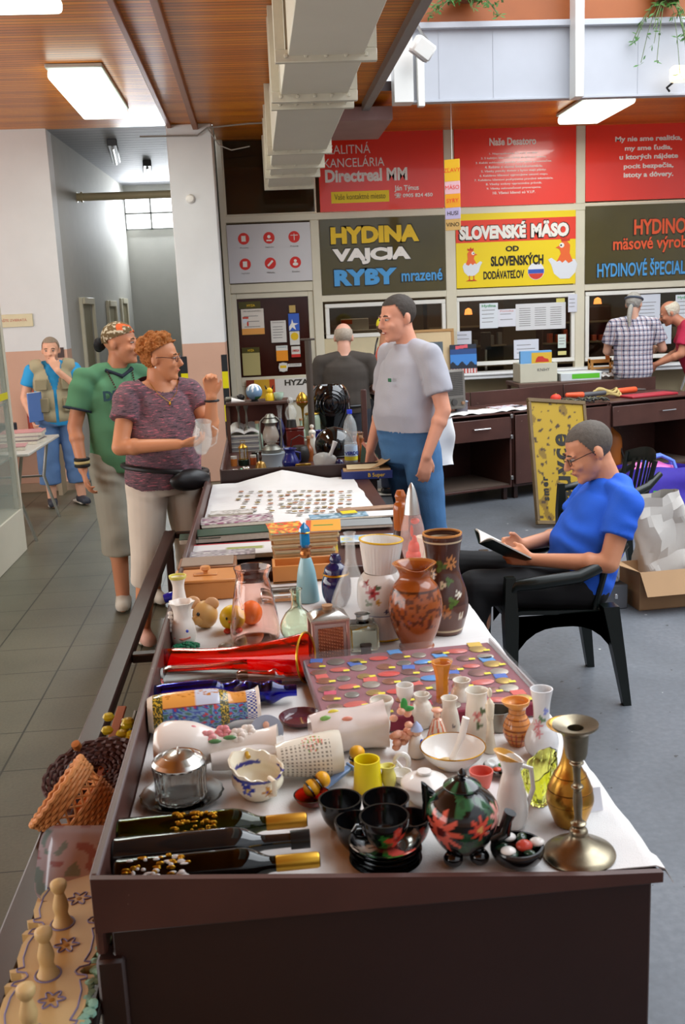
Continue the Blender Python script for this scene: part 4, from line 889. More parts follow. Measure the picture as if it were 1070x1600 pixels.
# white pots stacked
t, h, r = put('planter', 'white fluted planter with a yellow foot standing upside down under a floral pot', 'planter', 598, 992, 955, 68)
z1 = Z0 + .006 + h
G().lathe(vess([(1.0, 0), (1.02, .1), (.98, .5), (.9, 1.0)], .004, 6, h, r), 80, wob=lambda a, rr, z, i: (rr * (1 + .012 * cos(32 * a)), z)).build('body', PORC, t); G().tube([(r*1.0*cos(a), r*1.0*sin(a), .003) for a in [i*2*pi/40 for i in range(40)]], .003, 6, closed=True).build('yellow_rim', M('yellow_glaze', '#e0b02a', .25), t)
bp = t.location.copy(); b2, h2, r2 = fit(598, 992, 893, 74); h2 = h2 - h
t = thing('floral_pot', 'white pot painted with red roses, between two fluted planters', 'pot', (bp.x, bp.y, z1)); hh = h2; rr_ = r2
G().lathe(vess([(.85, 0), (1.0, .2), (1.02, .5), (.95, .8), (.7, 1.0)], .004, 9, hh, rr_), 80).build('body', PAINT, t, paint=lambda co: flower(co, [(-.5, hh*.62, .022, '#b5383c', '#7a1a24', 6), (-.85, hh*.8, .014, '#9a2a30', '#5a1a20', 5), (-.25, hh*.4, .012, '#d0a03a', '#8a6a2a', 5), (-.25, hh*.75, .009, '#4a5a3a', '#4a5a3a', 3), (.5, hh*.7, .007, '#5a6a7a', '#5a6a7a', 3), (-.7, hh*.35, .012, '#5a7a4a', '#4a6a3a', 3), (.1, hh*.15, .009, '#2a3a6a', '#3a4a7a', 4)], '#3a4a8a' if co.z < .003 else '#e8e4dd'))
b3, h3, r3 = fit(598, 992, 843, 66); h3 = h3 - h - h2
t = thing('planter', 'white fluted planter with a yellow rim on top of the floral pot', 'planter', (bp.x, bp.y, z1 + h2), (0, radians(3), 0))
G().lathe(vess([(.72, 0), (.78, .06), (.92, .6), (1.0, .92), (1.02, 1.0)], .004, 7, h3, r3), 96, wob=lambda a, rr, z, i: (rr * (1 + .014 * cos(34 * a) * (1 if z < h3 * .88 else 0)), z)).build('body', PORC, t); G().tube([(r3*1.0*cos(a), r3*1.0*sin(a), h3) for a in [i*2*pi/40 for i in range(40)]], .003, 6, closed=True).build('yellow_rim', M('yellow_glaze'), t)
# lava lamp, grinder, small cup
t, h, r = put('lava_lamp', 'lava lamp with red wax and a silver cone cap behind the brown vases', 'lamp', 648, 945, 754, 40)
G().lathe(cr([(r*.95, 0), (r*.75, h*.18), (r*.62, h*.33)], 5) + [(.001, h*.33)], 36).build('base', M('lamp_silver', '#b4b4b2', .3, metal=.9), t)
g0 = cr([(r*.62, h*.335), (r*.95, h*.5), (r*.9, h*.62), (r*.62, h*.75)], 6); G().lathe([(.001, h*.335)] + g0 + [(.001, h*.75)], 40).build('bottle', M('lava_glass', '#f6d6cc', .05, var=0, alpha=.28, spec=.8), t)
g = G().ell((0, 0, h*.41), (r*.6, r*.6, h*.055)).ell((.002, 0, h*.47), (r*.45, r*.45, h*.07)).ell((r*.1, -.004, h*.53), (r*.2, r*.2, h*.05)).ell((r*.2, 0, h*.69), (r*.35, r*.3, h*.025)).ell((-.003, 0, h*.61), (r*.12, r*.12, h*.05)); g.build('wax', M('red_wax', '#f0401c', .4), t)
G().lathe(cr([(r*.64, h*.75), (r*.5, h*.85), (r*.28, h*.95), (r*.1, h*.99), (.001, h)], 6), 36).build('cap', M('cap_silver', '#c4c4c0', .3, metal=.9), t)
t, h, r = put('wooden_grinder', 'turned dark brown wooden grinder left of the lava lamp', 'grinder', 630, 925, 766, 22)
G().lathe(cr([(r*1.1, 0), (r*1.3, h*.06), (r*.8, h*.2), (r*1.3, h*.35), (r*.7, h*.45), (r*1.2, h*.55), (r*.9, h*.62)], 5) + [(.001, h*.62)], 28).build('body', M('dark_turned_wood', '#3a2018', .35), t)
G().lathe(cr([(r*1.0, h*.62), (r*1.05, h*.66), (r*1.05, h*.84), (r*.7, h*.89), (r*.7, h*.92), (r*.8, h*.95), (r*.5, h*1.0)], 5) + [(.001, h)], 28).build('amber_head', M('amber_head', '#a8561c', .2, coat=.4), t)
t, h, r = put('enamel_cup', 'small white enamel cup behind the daisy vase', 'cup', 668, 900, 838, 34)
G().lathe(vess([(.5, 0), (.6, .3), (.8, .8), (1.0, 1.0)], .002, 5, h, r), 32).build('body', PORCC, t)
# blue perfume bottle
t, h, r = put('perfume_bottle', 'tall pale blue frosted bottle with a blue crystal stopper', 'bottle', 481, 938, 816, 36)
G().lathe([(.001, 0)] + cr([(r*1.0, 0), (r*1.02, .01), (r*.8, h*.35), (r*.5, h*.53), (r*.4, h*.56)], 6) + [(.001, h*.56)], 40).build('body', M('frosted_blue', '#8fbdc6', .3, coat=.3), t)
G().lathe(cr([(r*.42, h*.555), (r*.5, h*.6), (r*.42, h*.65), (r*.62, h*.69)], 4) + [(.001, h*.69)], 30).build('copper_neck', M('copper_neck', '#a86a3a', .3, metal=.8), t)
G().lathe([(r*.3, h*.68), (r*.42, h*.72), (r*.42, h*.86), (r*.45, h*.87)], 8).lathe([(r*.5, h*.88), (r*.42, h*.93), (.001, h*1.0)], 8).build('stopper', M('blue_crystal', '#1c7fb8', .08, coat=.6, var=.3, vs=60), t, ang=10)
G().lathe([(r*.46, h*.865), (r*.52, h*.875), (r*.46, h*.885)], 24).build('gold_ring', GOLD, t)
# decanters
t, h, r = put('decanter', 'tall clear glass decanter with a long neck', 'decanter', 553, 1003, 832, 68)
G().lathe(vess([(.75, 0), (.95, .05), (1.0, .3), (.85, .45), (.4, .65), (.25, .78), (.24, .95), (.3, 1.0)], .003, 7, h, r), 40).build('body', M('bottle_clear', '#f2f6f2', .05, var=0, alpha=.17, spec=.8, coat=.6), t)
t, h, r = put('square_bottle', 'square clear glass bottle beside the copper grater box', 'bottle', 568, 1012, 968, 46)
G().box(-r, r, -r, r, 0, h * .9, .008).build('body', glass('greenish_glass', '#eaf4e2'), t); G().lathe([(r*.45, h*.9), (r*.45, h*1.2), (r*.55, h*1.22), (.001, h*1.22)], 20).build('neck', CG, t); G().box(-r*.8, r*.8, -r-.0015, -r-.0005, h*.1, h*.75).build('etched_panel', M('etched', '#c9d4c0', .5, alpha=.5, var=0), t)
t, h, r = put('carafe', 'small pale green glass carafe left of the copper grater box', 'carafe', 466, 1000, 920, 54)
G().lathe(vess([(.6, 0), (.95, .15), (1.0, .32), (.7, .52), (.32, .66), (.3, .9), (.38, 1.0)], .003, 7, h, r), 40).build('body', glass('pale_green_glass', '#eef8e6'), t)
# grater lantern
t, h, r = put('grater_box', 'rose-copper grater box with a domed top and a cork knob', 'grater', 515, 1030, 950, 54, rz=radians(6))
PC = M('rose_metal', '#b8938a', .3, metal=.7, var=.2)
hb = h * .82; g = G()
for sx in (-1, 1):
    for sy in (-1, 1): g.box(sx*r - .004, sx*r + .004, sy*r*.8 - .004, sy*r*.8 + .004, 0, hb, .001)
g.box(-r, r, -r*.8, r*.8, 0, .012, .002).box(-r, r, -r*.8, r*.8, hb - .008, hb, .002); g.build('frame', PC, t)
G().box(-r + .004, r - .004, -r*.8 + .002, r*.8, .012, hb - .008).build('walls', M('rose_glass', '#c9aaa2', .2, metal=.3, alpha=.75, var=.1), t)
def gr(u, v):
    x = (-1 + 2*u) * r * .72; z = .018 + v * (hb - .035); return (x, -r*.8 - .001 - .0015 * max(0, sin(x * 900)) * max(0, sin(z * 700 + x * 200)), z)
G().grid(60, 90, gr).build('grater_plate', M('copper_plate', '#a8694a', .3, metal=.8, var=.35, vs=60), t)
G().rings([[(sx*k*r*1.12, sy*k*r*.9, z) for sx, sy in ((-1,-1),(1,-1),(1,1),(-1,1))] for k, z in ((1, hb), (1, hb + .005), (.55, hb + h*.14), (.3, hb + h*.16))]).build('domed_top', M('silver_lid'), t)
G().lathe([(r*.25, hb + h*.16), (r*.32, hb + h*.24), (.001, hb + h*.25)], 20).build('cork_knob', M('cork', '#a8805c', .7, bump=.3), t)
# cobalt lidded jar
t, h, r = put('cobalt_jar', 'dark cobalt porcelain jar with gold band and knobbed lid', 'jar', 527, 945, 866, 42)
CBG = M('cobalt_glaze', '#14164a', .12, coat=.5)
G().lathe(cr([(r*.7, 0), (r*1.05, h*.2), (r*1.1, h*.45), (r*.9, h*.6)], 6) + [(.001, h*.6)], 40).build('body', CBG, t); G().lathe([(r*.95, h*.6), (r*1.0, h*.62), (r*.95, h*.64)], 40).build('gold_band', GOLD, t)
G().lathe(cr([(r*.9, h*.64), (r*.8, h*.75), (r*.4, h*.84), (r*.45, h*.9), (r*.3, h*1.0), (.001, h*1.0)], 5), 36).build('lid', CBG, t)
# pink glass pitcher
t, h, r = put('pink_pitcher', 'large pale pink transparent glass pitcher', 'pitcher', 400, 1000, 886, 78)
PG = glass('pink_glass', '#fee6de'); G().lathe(vess([(.85, 0), (1.0, .08), (.95, .3), (.72, .75), (.62, .86), (.68, .95), (.72, 1.0)], .003, 8, h, r), 48, wob=lambda a, rr, z, i: (rr * (1 + .12 * max(0, cos(a)) ** 6 * max(0, (z/h - .8) / .2)), z)).build('body', PG, t)
G().tube([(-r*.3, r*.55, h*.9), (-r*.6, r*1.0, h*.85), (-r*.7, r*1.1, h*.55), (-r*.5, r*.8, h*.35)], .005, 8).build('handle', PG, t)
t, h, r = put('paperweight', 'small mottled glass paperweight inside view of the pink pitcher foot', 'paperweight', 352, 1014, 1000, 26); t['label'] = 'small mottled stone lying in front of the pink glass pitcher'
G().ell((0, 0, .008), (.02, .014, .009)).build('stone', M('mottled_stone', '#8a7a68', .3, var=.5, vs=90), t)
# piggy, toys, boxes
t, h, r = put('toy_elephant', 'tan toy animal head with round ears left of the pink pitcher', 'toy', 322, 980, 930, 42)
TAN = M('tan_rubber', '#cf9f5e', .4); G().ell((0, 0, r*1.0), (r*.95, r*.95, r*1.05)).ell((-r*.5, -r*.6, r*.8), (r*.5, r*.4, r*.4)).build('head', TAN, t)
for sx, sy in ((.55, -.2), (-.85, .4)): G().ell((sx*r, sy*r, r*1.85), (r*.55, r*.2, r*.5)).build('ear', M('ear_tan', '#d9a87a', .4), t)
G().ell((-r*.45, -r*.85, r*1.3), (.005, .003, .006), seg=10).build('eye', M('black_glaze'), t)
t, h, r = put('toy_chick', 'yellow ball-shaped toy chick with red feet behind the pink pitcher', 'toy', 364, 985, 944, 40)
G().ell((0, 0, r*1.05), (r*1.0, r*.9, r*1.0)).build('body', M('toy_yellow', '#e8c01c', .35), t); G().ell((-r*.4, -r*.5, .006), (.012, .014, .008)).ell((r*.4, -r*.5, .006), (.012, .014, .008)).build('feet', M('toy_red', '#d8452a', .4), t)
for sx in (-.3, .2): G().ell((sx*r - .004, -r*.85, r*1.25), (.003, .002, .005), seg=8).build('eye', M('black_glaze'), t)
G().ell((-r*.15, -r*.95, r*1.0), (.006, .006, .004), seg=8).build('beak', M('toy_orange', '#ee7f22', .4), t)
t, h, r = put('toy_ball', 'orange and yellow striped toy ball seen through the pink pitcher', 'ball', 393, 975, 950, 38)
G().ell((0, 0, r), (r, r, r)).build('ball', M('toy_orange'), t)
WB = M('orange_wood', '#c98545', .45, var=.18, vs=9)
p = atz(322, 938, Z0 + .006); t = thing('wooden_box', 'orange wooden box with a knobbed lid at the left rear of the nearest stall', 'box', p + V((0, .07, 0)))
G().box(-.10, .10, -.07, .07, 0, .06, .003).build('box', WB, t); G().box(-.105, .105, -.075, .075, .06, .07, .003).build('lid', WB, t); G().box(-.04, .04, -.02, .02, .07, .074, .002).lathe([(.008, .074), (.008, .082), (.018, .088), (.016, .098), (.001, .1)], 8).build('knob', WB, t)
t = thing('wooden_box', 'flat brown wooden box with a grey lid panel behind the knobbed box', 'box', p + V((0, .22, 0)))
G().box(-.10, .10, -.07, .07, 0, .075, .003).build('box', M('brown_wood', '#8a5a36', .5, var=.2), t); G().box(-.09, .09, -.06, .06, .075, .08, .002).build('lid_panel', M('dusty_wood', '#8f7a68', .6, var=.2), t)
p = atz(455, 918, Z0 + .006); t = thing('wooden_crate', 'small orange wooden crate behind the pink glass pitcher', 'crate', p + V((.05, .12, 0)))
g = G()
for a in ((-.11, .11, -.06, -.05), (-.11, .11, .05, .06), (-.11, -.1, -.05, .05), (.1, .11, -.05, .05)): g.box(a[0], a[1], a[2], a[3], 0, .06, .002)
g.box(-.11, .11, -.06, .06, 0, .006); g.build('slats', WB, t)
t = thing('glass_case', 'clear plastic case lying at the foot of the blue bottle', 'case', atz(440, 935, Z0 + .006)); G().box(-.06, .06, -.04, .04, 0, .03, .004).build('case', glass('plastic_clear', '#eef0f0', .1), t)
# figurine flask, beads, blue bottle
t, h, r = put('figurine_flask', 'white porcelain bust flask with ruffled neck and a blue flower', 'figurine', 288, 1004, 940, 44)
G().lathe(vess([(.9, 0), (1.0, .15), (.95, .4), (.7, .62), (.75, .85), (1.0, 1.0)], .004, 6, h, r*.9), 40, wob=lambda a, rr, z, i: (rr * (1 + .08 * cos(7*a) * max(0, z/h - .7) * 3), z)).build('body', CGP, t)
G().ell((r*.25, -r*.75, h*.35), (.008, .004, .007), seg=10).build('blue_flower', M('blue_flower', '#3a4ac0', .3), t)
for k in range(5): G().ell((-r*.85, -r*.2 + .004*k, h*(.35 + .09*k)), (.008, .008, .007), seg=10).build('ruffle', PORC, t)
G().tube([(-r*.6, -r*.6, h*.2), (0, -r*.9, h*.17), (r*.5, -r*.7, h*.2)], .004, 6).build('pink_trim', M('pink_trim', '#e08a7a', .4), t)
t, h, r = put('small_pitcher', 'white bottle with a yellow flared lip behind the bust flask', 'bottle', 284, 985, 902, 26)
G().lathe(vess([(.8, 0), (1.1, .2), (1.0, .45), (.8, .65), (.7, .85), (1.0, 1.0)], .003, 6, h, r), 32).build('body', CGP, t); G().lathe(vess([(.7, 0), (1.0, .5), (1.05, 1.0)], .003, 4, .016, r), 32, T(0, 0, h - .01)).build('yellow_lip', M('pale_yellow_glaze', '#d9cf6a', .3), t)
p = atz(292, 1012, Z0 + .006); g = G()
for i in range(90):
    a = RND.random() * 6.28; q = sqrt(RND.random()) ; g.ell((p.x + .036*q*cos(a), p.y + .022*q*sin(a), p.z + .005 + .012*(1 - q) * RND.random()), (.005, .005, .005), seg=6)
tag(g.build('bead_necklace', M('green_beads', '#0f7a54', .2, coat=.3, var=.2)), 'heap of shiny green beads at the left lip', 'necklace', kind='stuff')
t, h, r = put('blue_bottle_stopper', 'small deep blue glass bottle lying on the left lip', 'bottle', 256, 936, 925, 20, z=.873)
G().lathe([(.001, 0), (.014, .002), (.016, .02), (.012, .04), (.006, .05), (.006, .065), (.001, .066)], 24, RY(75)).build('bottle', M('deep_blue_glass', '#151e8a', .08, coat=.5), t)
t, h, r = put('metal_funnel', 'small steel funnel lying beside the green beads', 'funnel', 262, 993, 985, 24); G().lathe(vess([(.4, 0), (.5, .4), (1.0, 1.0)], .001, 4, .04, .016), 24, T(0, 0, .016) @ RY(70)).build('cone', STEEL, t)
# bowl with ladle, sugar bowl
t, h, r = put('serving_bowl', 'wide white porcelain bowl with a gilt rim', 'bowl', 708, 1196, 1166, 102)
G().lathe(vess([(.4, 0), (.5, .06), (.85, .55), (1.0, 1.0)], .003, 6, h, r), 56).build('bowl', PORC, t); G().tube([(r*.99*cos(a), r*.99*sin(a), h) for a in [i*2*pi/48 for i in range(48)]], .0015, 6, closed=True).build('gilt_rim', GOLD, t)
bw = t.location.copy(); t = thing('ladle', 'white porcelain ladle with gilt edge standing in the wide bowl', 'ladle', bw + V((-.0, -.02, .02)), (0, 0, 0))
G().tube([(-.012, -.01, .0), (.0, -.015, .03), (.012, -.02, .065), (.02, -.02, .10)], [.007, .006, .0075, .008], 10, flat=.55).build('handle', PORC, t); G().ell((-.02, -.008, .0), (.02, .016, .011)).build('scoop', M('gilt_scoop', '#d8b878', .3), t)
t, h, r = put('sugar_bowl', 'white porcelain sugar bowl with a domed knobbed lid', 'sugar bowl', 664, 1250, 1204, 74)
G().lathe(cr([(r*.6, 0), (r*.95, h*.35), (r*1.0, h*.6)], 6) + [(.001, h*.6)], 44).build('bowl', PORC, t); G().lathe(cr([(r*1.02, h*.6), (r*.95, h*.68), (r*.5, h*.86), (r*.2, h*.9)], 5) + [(r*.32, h*.95), (r*.3, h*1.0), (.001, h*1.02)], 44).build('lid', PORC, t)
# yellow cup, bee, stick, red dish
t, h, r = put('yellow_cup', 'yellow plastic cup standing mouth up behind the black cups', 'cup', 575, 1232, 1186, 44)
G().lathe(vess([(1.05, 0), (1.0, .3), (.92, .9), (.92, 1.0)], .003, 4, h, r), 36).build('body', M('cup_yellow', '#e6d112', .4), t)
def bee(lab, px, py, ty, w, lie=None):
    t, h, r = put('wooden_bee', lab, 'toy', px, py, ty, w)
    if lie: t.rotation_euler = lie
    t.location.z += r
    G().ell((0, 0, 0), (r, r, r*1.0)).build('body', M('toy_gold', '#e3a51e', .35), t); G().ell((0, 0, r*1.5), (r*.95, r*.95, r*.85)).build('head', M('toy_gold'), t)
    for z in (r*.85, -.3*r): G().tube([(r*.93*cos(a), r*.93*sin(a), z) for a in [i*2*pi/28 for i in range(28)]], .0022, 6, closed=True).build('black_band', M('black_glaze'), t)
    return t
bee('yellow wooden barrel bee standing behind the yellow plastic cup', 559, 1206, 1180, 26)
t = bee('yellow wooden barrel bee lying in the red glass dish', 488, 1244, 1228, 28, (0, radians(62), radians(20)))
t = thing('blue_stick', 'pale blue plastic stick leaning from the red dish to the pierced vase', 'stick', atz(524, 1216, Z0 + .02), (0, radians(-20), radians(28))); G().box(-.042, .042, -.009, .009, -.004, .004, .002).box(.036, .042, -.013, .013, -.006, .006, .002).build('stick', M('sky_plastic', '#7f9fd0', .4), t)
t, h, r = put('red_dish', 'small red glass dish left of the black cups', 'dish', 488, 1256, 1244, 58); G().lathe(vess([(.5, 0), (.8, .4), (1.0, 1.0)], .003, 4, .02, r), 36).build('dish', glass('red_dish_glass', '#f02818'), t)
# small white ornaments
t, h, r = put('swan_dish', 'white porcelain swan-neck dish right of the yellow cup', 'ornament', 627, 1222, 1190, 34); G().lathe(vess([(.5, 0), (1.0, .6), (1.05, 1.0)], .003, 4, h*.5, r), 30).build('dish', PORC, t); G().tube([(-r*.8, 0, h*.3), (-r*.9, -.005, h*.8), (-r*.4, -.008, h*1.1), (0, -.008, h*.8)], .004, 8).build('neck', PORC, t)
t, h, r = put('handle_ornament', 'white porcelain ring ornament in front of the blue-hatted gnome', 'ornament', 628, 1204, 1178, 22); G().tube([(0, 0, h*.5 + 0) if 0 else (r*cos(a), 0, h*.5 + h*.5*sin(a)) for a in [i*2*pi/24 for i in range(24)]], .005, 8, closed=True).build('ring', PORC, t)
t, h, r = put('creamer', 'pale yellow porcelain creamer tip beside the yellow cup', 'jug', 608, 1228, 1196, 24); G().lathe(vess([(.7, 0), (1.0, .4), (.7, .8), (.9, 1.0)], .003, 5, h, r), 30, wob=lambda a, rr, z, i: (rr * (1 + .6*max(0, -cos(a))**4*(z/h)**3), z)).build('body', M('pale_yellow_glaze'), t)
# figurines
SKINP = M('figurine_skin', '#e9c0a4', .35); PEA = M('peach_glaze', '#e8ab8f', .3)
t, h, r = put('gnome_figurine', 'porcelain figurine with a blue striped hat and blue vest', 'figurine', 652, 1180, 1128, 34)
G().lathe(cr([(r*.8, 0), (r*.9, h*.15), (r*.7, h*.45), (r*.45, h*.6)], 5) + [(.001, h*.62)], 24).build('robe', PORC, t); G().ell((0, 0, h*.7), (r*.42, r*.42, h*.12)).build('head', SKINP, t)
G().lathe([(r*.6, h*.76), (r*.4, h*.9), (.001, h*1.02)], 20).build('hat', M('figurine_blue_pale', '#a6b4d8', .3), t); G().ell((r*.35, -r*.45, h*.38), (r*.35, r*.3, h*.16)).build('blue_vest', M('figurine_blue', '#2f48b0', .25), t)
t, h, r = put('bouquet_ornament', 'peach porcelain bouquet with a green leaf behind the gnome figurine', 'ornament', 628, 1178, 1090, 46)
g = G(); R_ = random.Random(4)
for i in range(26): g.ell((R_.uniform(-.6, .6)*r, R_.uniform(-.5, .5)*r, h*R_.uniform(.1, .85)), (r*.3, r*.26, r*.24), seg=10)
g.build('petals', PEA, t); G().ell((r*.2, -r*.3, h*.9), (r*.25, r*.12, r*.5)).ell((r*.5, -r*.2, h*.82), (r*.4, r*.12, r*.2)).build('leaf', M('leaf_green_glaze', '#3f9a4a', .3), t)
t, h, r = put('lady_figurine', 'porcelain lady figurine in an orange striped dress', 'figurine', 684, 1166, 1104, 42)
G().lathe(cr([(r*1.0, 0), (r*.95, h*.1), (r*.55, h*.5), (r*.35, h*.68)], 6) + [(.001, h*.72)], 48).build('dress', PAINT, t, paint=lambda co: '#e0714a' if sin(9*face(co) + co.z*60) > .35 else '#efe0cc')
G().ell((0, 0, h*.8), (r*.26, r*.26, h*.09)).build('head', SKINP, t); G().ell((0, .002, h*.9), (r*.42, r*.42, h*.05)).build('hat', PEA, t)
t, h, r = put('cream_lady', 'slender cream lady figurine in front of the rose vase', 'figurine', 766, 1174, 1072, 20)
G().lathe(cr([(r*1.0, 0), (r*.7, h*.2), (r*.5, h*.45), (r*.65, h*.6), (r*.6, h*.74), (r*.2, h*.8)], 6) + [(.001, h*.82)], 24).build('gown', PORCC, t); G().ell((0, 0, h*.9), (r*.38, r*.4, h*.075)).build('head', PORCC, t)
g = G().cap((-r*.6, 0, h*.72), r*.16, (-r*.4, -r*.5, h*.5), r*.13).cap((r*.6, 0, h*.72), r*.16, (r*.3, -r*.5, h*.52), r*.13); g.build('arms', PORCC, t)
def wv(lab, px, py, ty, w, prof, deco=None, mat=None, name='vase'):
    t, h, r = put('small_vase', lab, name, px, py, ty, w)
    G().lathe(vess(prof, .0025, 7, h, r), 56).build('body', mat or PAINT, t, paint=None if mat else (lambda co: flower(co, [(a, z*h, R_, p_, c_, n) for a, z, R_, p_, c_, n in (deco or [])], '#e6e0d3'))); return t, h, r
BULB = [(.6, 0), (.95, .2), (1.0, .45), (.75, .7), (.55, .82), (.7, 1.0)]
wv('white bulb vase with a bent twig motif, rearmost of the small vases', 722, 1112, 1062, 40, BULB, [(.1, .35, .006, '#4a4450', '#4a4450', 3), (.4, .25, .005, '#4a4450', '#4a4450', 3)])
wv('plain white round-shouldered vase behind the orange-dress lady', 660, 1135, 1084, 36, BULB)
wv('narrow white vase right behind the orange-dress lady', 703, 1146, 1090, 34, [(.8, 0), (.95, .2), (.8, .55), (.62, .8), (.78, 1.0)], [(.2, .3, .005, '#6a6a70', '#6a6a70', 3)])
wv('straight white vase with a pink rose beside the cream lady', 746, 1158, 1078, 40, [(.75, 0), (.95, .25), (.9, .6), (.78, .85), (.92, 1.0)], [(-.25, .58, .013, '#d88a84', '#b05a5c', 6), (.3, .66, .01, '#5a6a4a', '#4a5a3a', 3), (-.1, .4, .009, '#6a7a5a', '#4a5a3a', 3)])
wv('tulip-mouthed white vase at the left of the figurines', 598, 1150, 1092, 36, [(.5, 0), (.7, .3), (.75, .7), (1.05, .92), (1.0, 1.0)])
t, h, r = put('tilted_cup', 'white porcelain cup on top of the peach bouquet', 'cup', 634, 1128, 1070, 26); G().lathe(vess([(.5, 0), (.6, .55), (1.0, .75), (1.05, 1.0)], .0025, 6, h, r), 40).build('bowl', PORC, t)
t, h, r = put('amber_glass', 'tall fluted amber glass standing in front of the medal case', 'glass', 692, 1118, 1034, 32)
G().lathe(vess([(.9, 0), (.7, .06), (.6, .3), (.62, .7), (.85, .92), (1.05, 1.0)], .003, 7, h, r), 24, wob=lambda a, rr, z, i: (rr*(1+.05*cos(8*a)), z)).build('body', M('amber_tumbler', '#d98a24', .1, var=.2, vs=60, alpha=.8, coat=.5), t)
t, h, r = put('striped_jug', 'small orange banded clay jug with a flat lip', 'jug', 808, 1162, 1094, 44)
G().lathe(vess([(.6, 0), (.95, .22), (1.0, .4), (.8, .58), (.62, .68), (.62, .82), (.85, .92), (.9, 1.0)], .003, 9, h, r), 56, wob=lambda a, rr, z, i: (rr * (1 + .25*max(0, -cos(a))**4*max(0, z/h - .85)/.15), z)).build('body', PAINT, t, paint=lambda co: '#e8a050' if co.z > h*.86 else '#8a4a24' if abs((co.z/h*9) % 1 - .5) < .1 else ('#b8402a' if co.z < h*.33 and sin(16*face(co)) > .6 else '#d98f4a'))
t, h, r = put('pearl_bud_vase', 'tall iridescent white bud vase with pink flowers and a round base', 'vase', 846, 1180, 1076, 52)
G().lathe(vess([(.6, 0), (.95, .1), (1.0, .25), (.75, .42), (.5, .52), (.5, .75), (.68, 1.0)], .003, 9, h, r), 60).build('body', PAINT, t, paint=lambda co: flower(co, [(-.75, h*.5, .012, '#cf8f94', '#b86a74', 6), (-.3, h*.58, .01, '#6f8f6a', '#5a7a5a', 3), (-.5, h*.4, .008, '#cf8f94', '#b86a74', 5), (.3, h*.7, .009, '#8a94d8', '#a0a8e0', 3)], '#d8d8d8'))
t, h, r = put('milk_jug', 'slender white porcelain jug with a gilt lip, right of the teapot', 'jug', 800, 1288, 1180, 50)
G().lathe(vess([(.75, 0), (.95, .1), (1.0, .3), (.75, .6), (.55, .78), (.65, .92), (.75, 1.0)], .003, 9, h, r), 48, wob=lambda a, rr, z, i: (rr*(1+.5*max(0, -cos(a))**4*max(0, (z/h-.75)/.25)), z + .012*max(0, (z/h-.8)/.2)*-cos(a))).build('body', PAINT, t, paint=lambda co: '#d9a24a' if co.z > h*.965 else ('#2a2a2a' if abs(co.z - h*.42) < .0012 and abs(face(co)) < .3 else '#e9e5df'))
G().tube([(r*.55, 0, h*.85), (r*1.2, -.002, h*.8), (r*1.35, 0, h*.5), (r*.85, 0, h*.2)], .0045, 8).build('handle', M('porcelain_white'), t)
YG = glass('vaseline_glass', '#eef27a')
t, h, r = put('yellow_glass_basket', 'twisted yellow-green glass basket left of the brass vase', 'glass basket', 842, 1255, 1196, 52)
G().lathe(vess([(.5, 0), (.45, .12), (.8, .45), (1.0, .8), (1.05, 1.0)], .004, 7, h, r), 48, wob=lambda a, rr, z, i: (rr*(1+.08*cos(10*a+z*80)), z + .028*(z/h)**2*cos(a - .2))).build('body', YG, t)
t, h, r = put('coral_cup', 'small coral pink plastic cup behind the teapot', 'cup', 752, 1228, 1204, 38); G().lathe(vess([(.7, 0), (.85, .4), (1.0, 1.0)], .0025, 4, h, r), 32).build('body', M('coral_plastic', '#d96a5c', .4), t)
t, h, r = put('glass_saucer', 'clear glass saucer with painted fruit right of the wide bowl', 'dish', 790, 1206, 1194, 70); G().lathe(vess([(.5, 0), (.8, .5), (1.0, 1.0)], .003, 4, .014, r), 36).build('dish', CG, t)
for x, y, col in ((-.02, -.01, '#d04a2a'), (.008, -.012, '#e0b02a'), (-.005, .008, '#4a9a3a')): G().ell((x, y, .012), (.009, .008, .004), seg=10).build('painted_fruit', M('fruit_' + col[1:], col, .3), t)
t, h, r = put('steel_mug', 'dented steel mug with a wire handle behind the orange banded jug', 'mug', 778, 1136, 1108, 44); G().lathe(vess([(.95, 0), (1.0, .1), (1.0, 1.0)], .002, 3, h, r), 36).build('body', M('grey_tin', '#8f8a80', .4, metal=.8, var=.3), t); G().tube([(r*.2, -r, h*.9), (r*.6, -r*1.35, h*1.0), (r*1.0, -r*.9, h*.95)], .002, 6).build('handle', STEEL, t)
t = thing('price_card', 'blank white price card leaning by the brass vase', 'card', atz(928, 1268, Z0 + .006), (radians(-20), 0, radians(6))); G().box(-.018, .018, 0, .001, 0, .042).build('card', M('card_white', '#e4e6ee', .6), t)
t = thing('plum_plate', 'dark plum glass plate edge left of the medal case', 'plate', atz(470, 1128, Z0 + .006)); G().lathe(vess([(.6, 0), (.85, .3), (1.0, 1.0)], .003, 4, .016, .05), 40).build('plate', M('plum_glass', '#5a2f38', .1, coat=.5), t)
t = thing('film_can', 'small black film canister beside the square bottle', 'canister', atz(572, 1022, Z0 + .006)); G().lathe([(.001, 0), (.014, 0), (.014, .02), (.016, .021), (.016, .028), (.001, .028)], 24).build('can', M('dark_tin', '#3a2a24', .4), t)
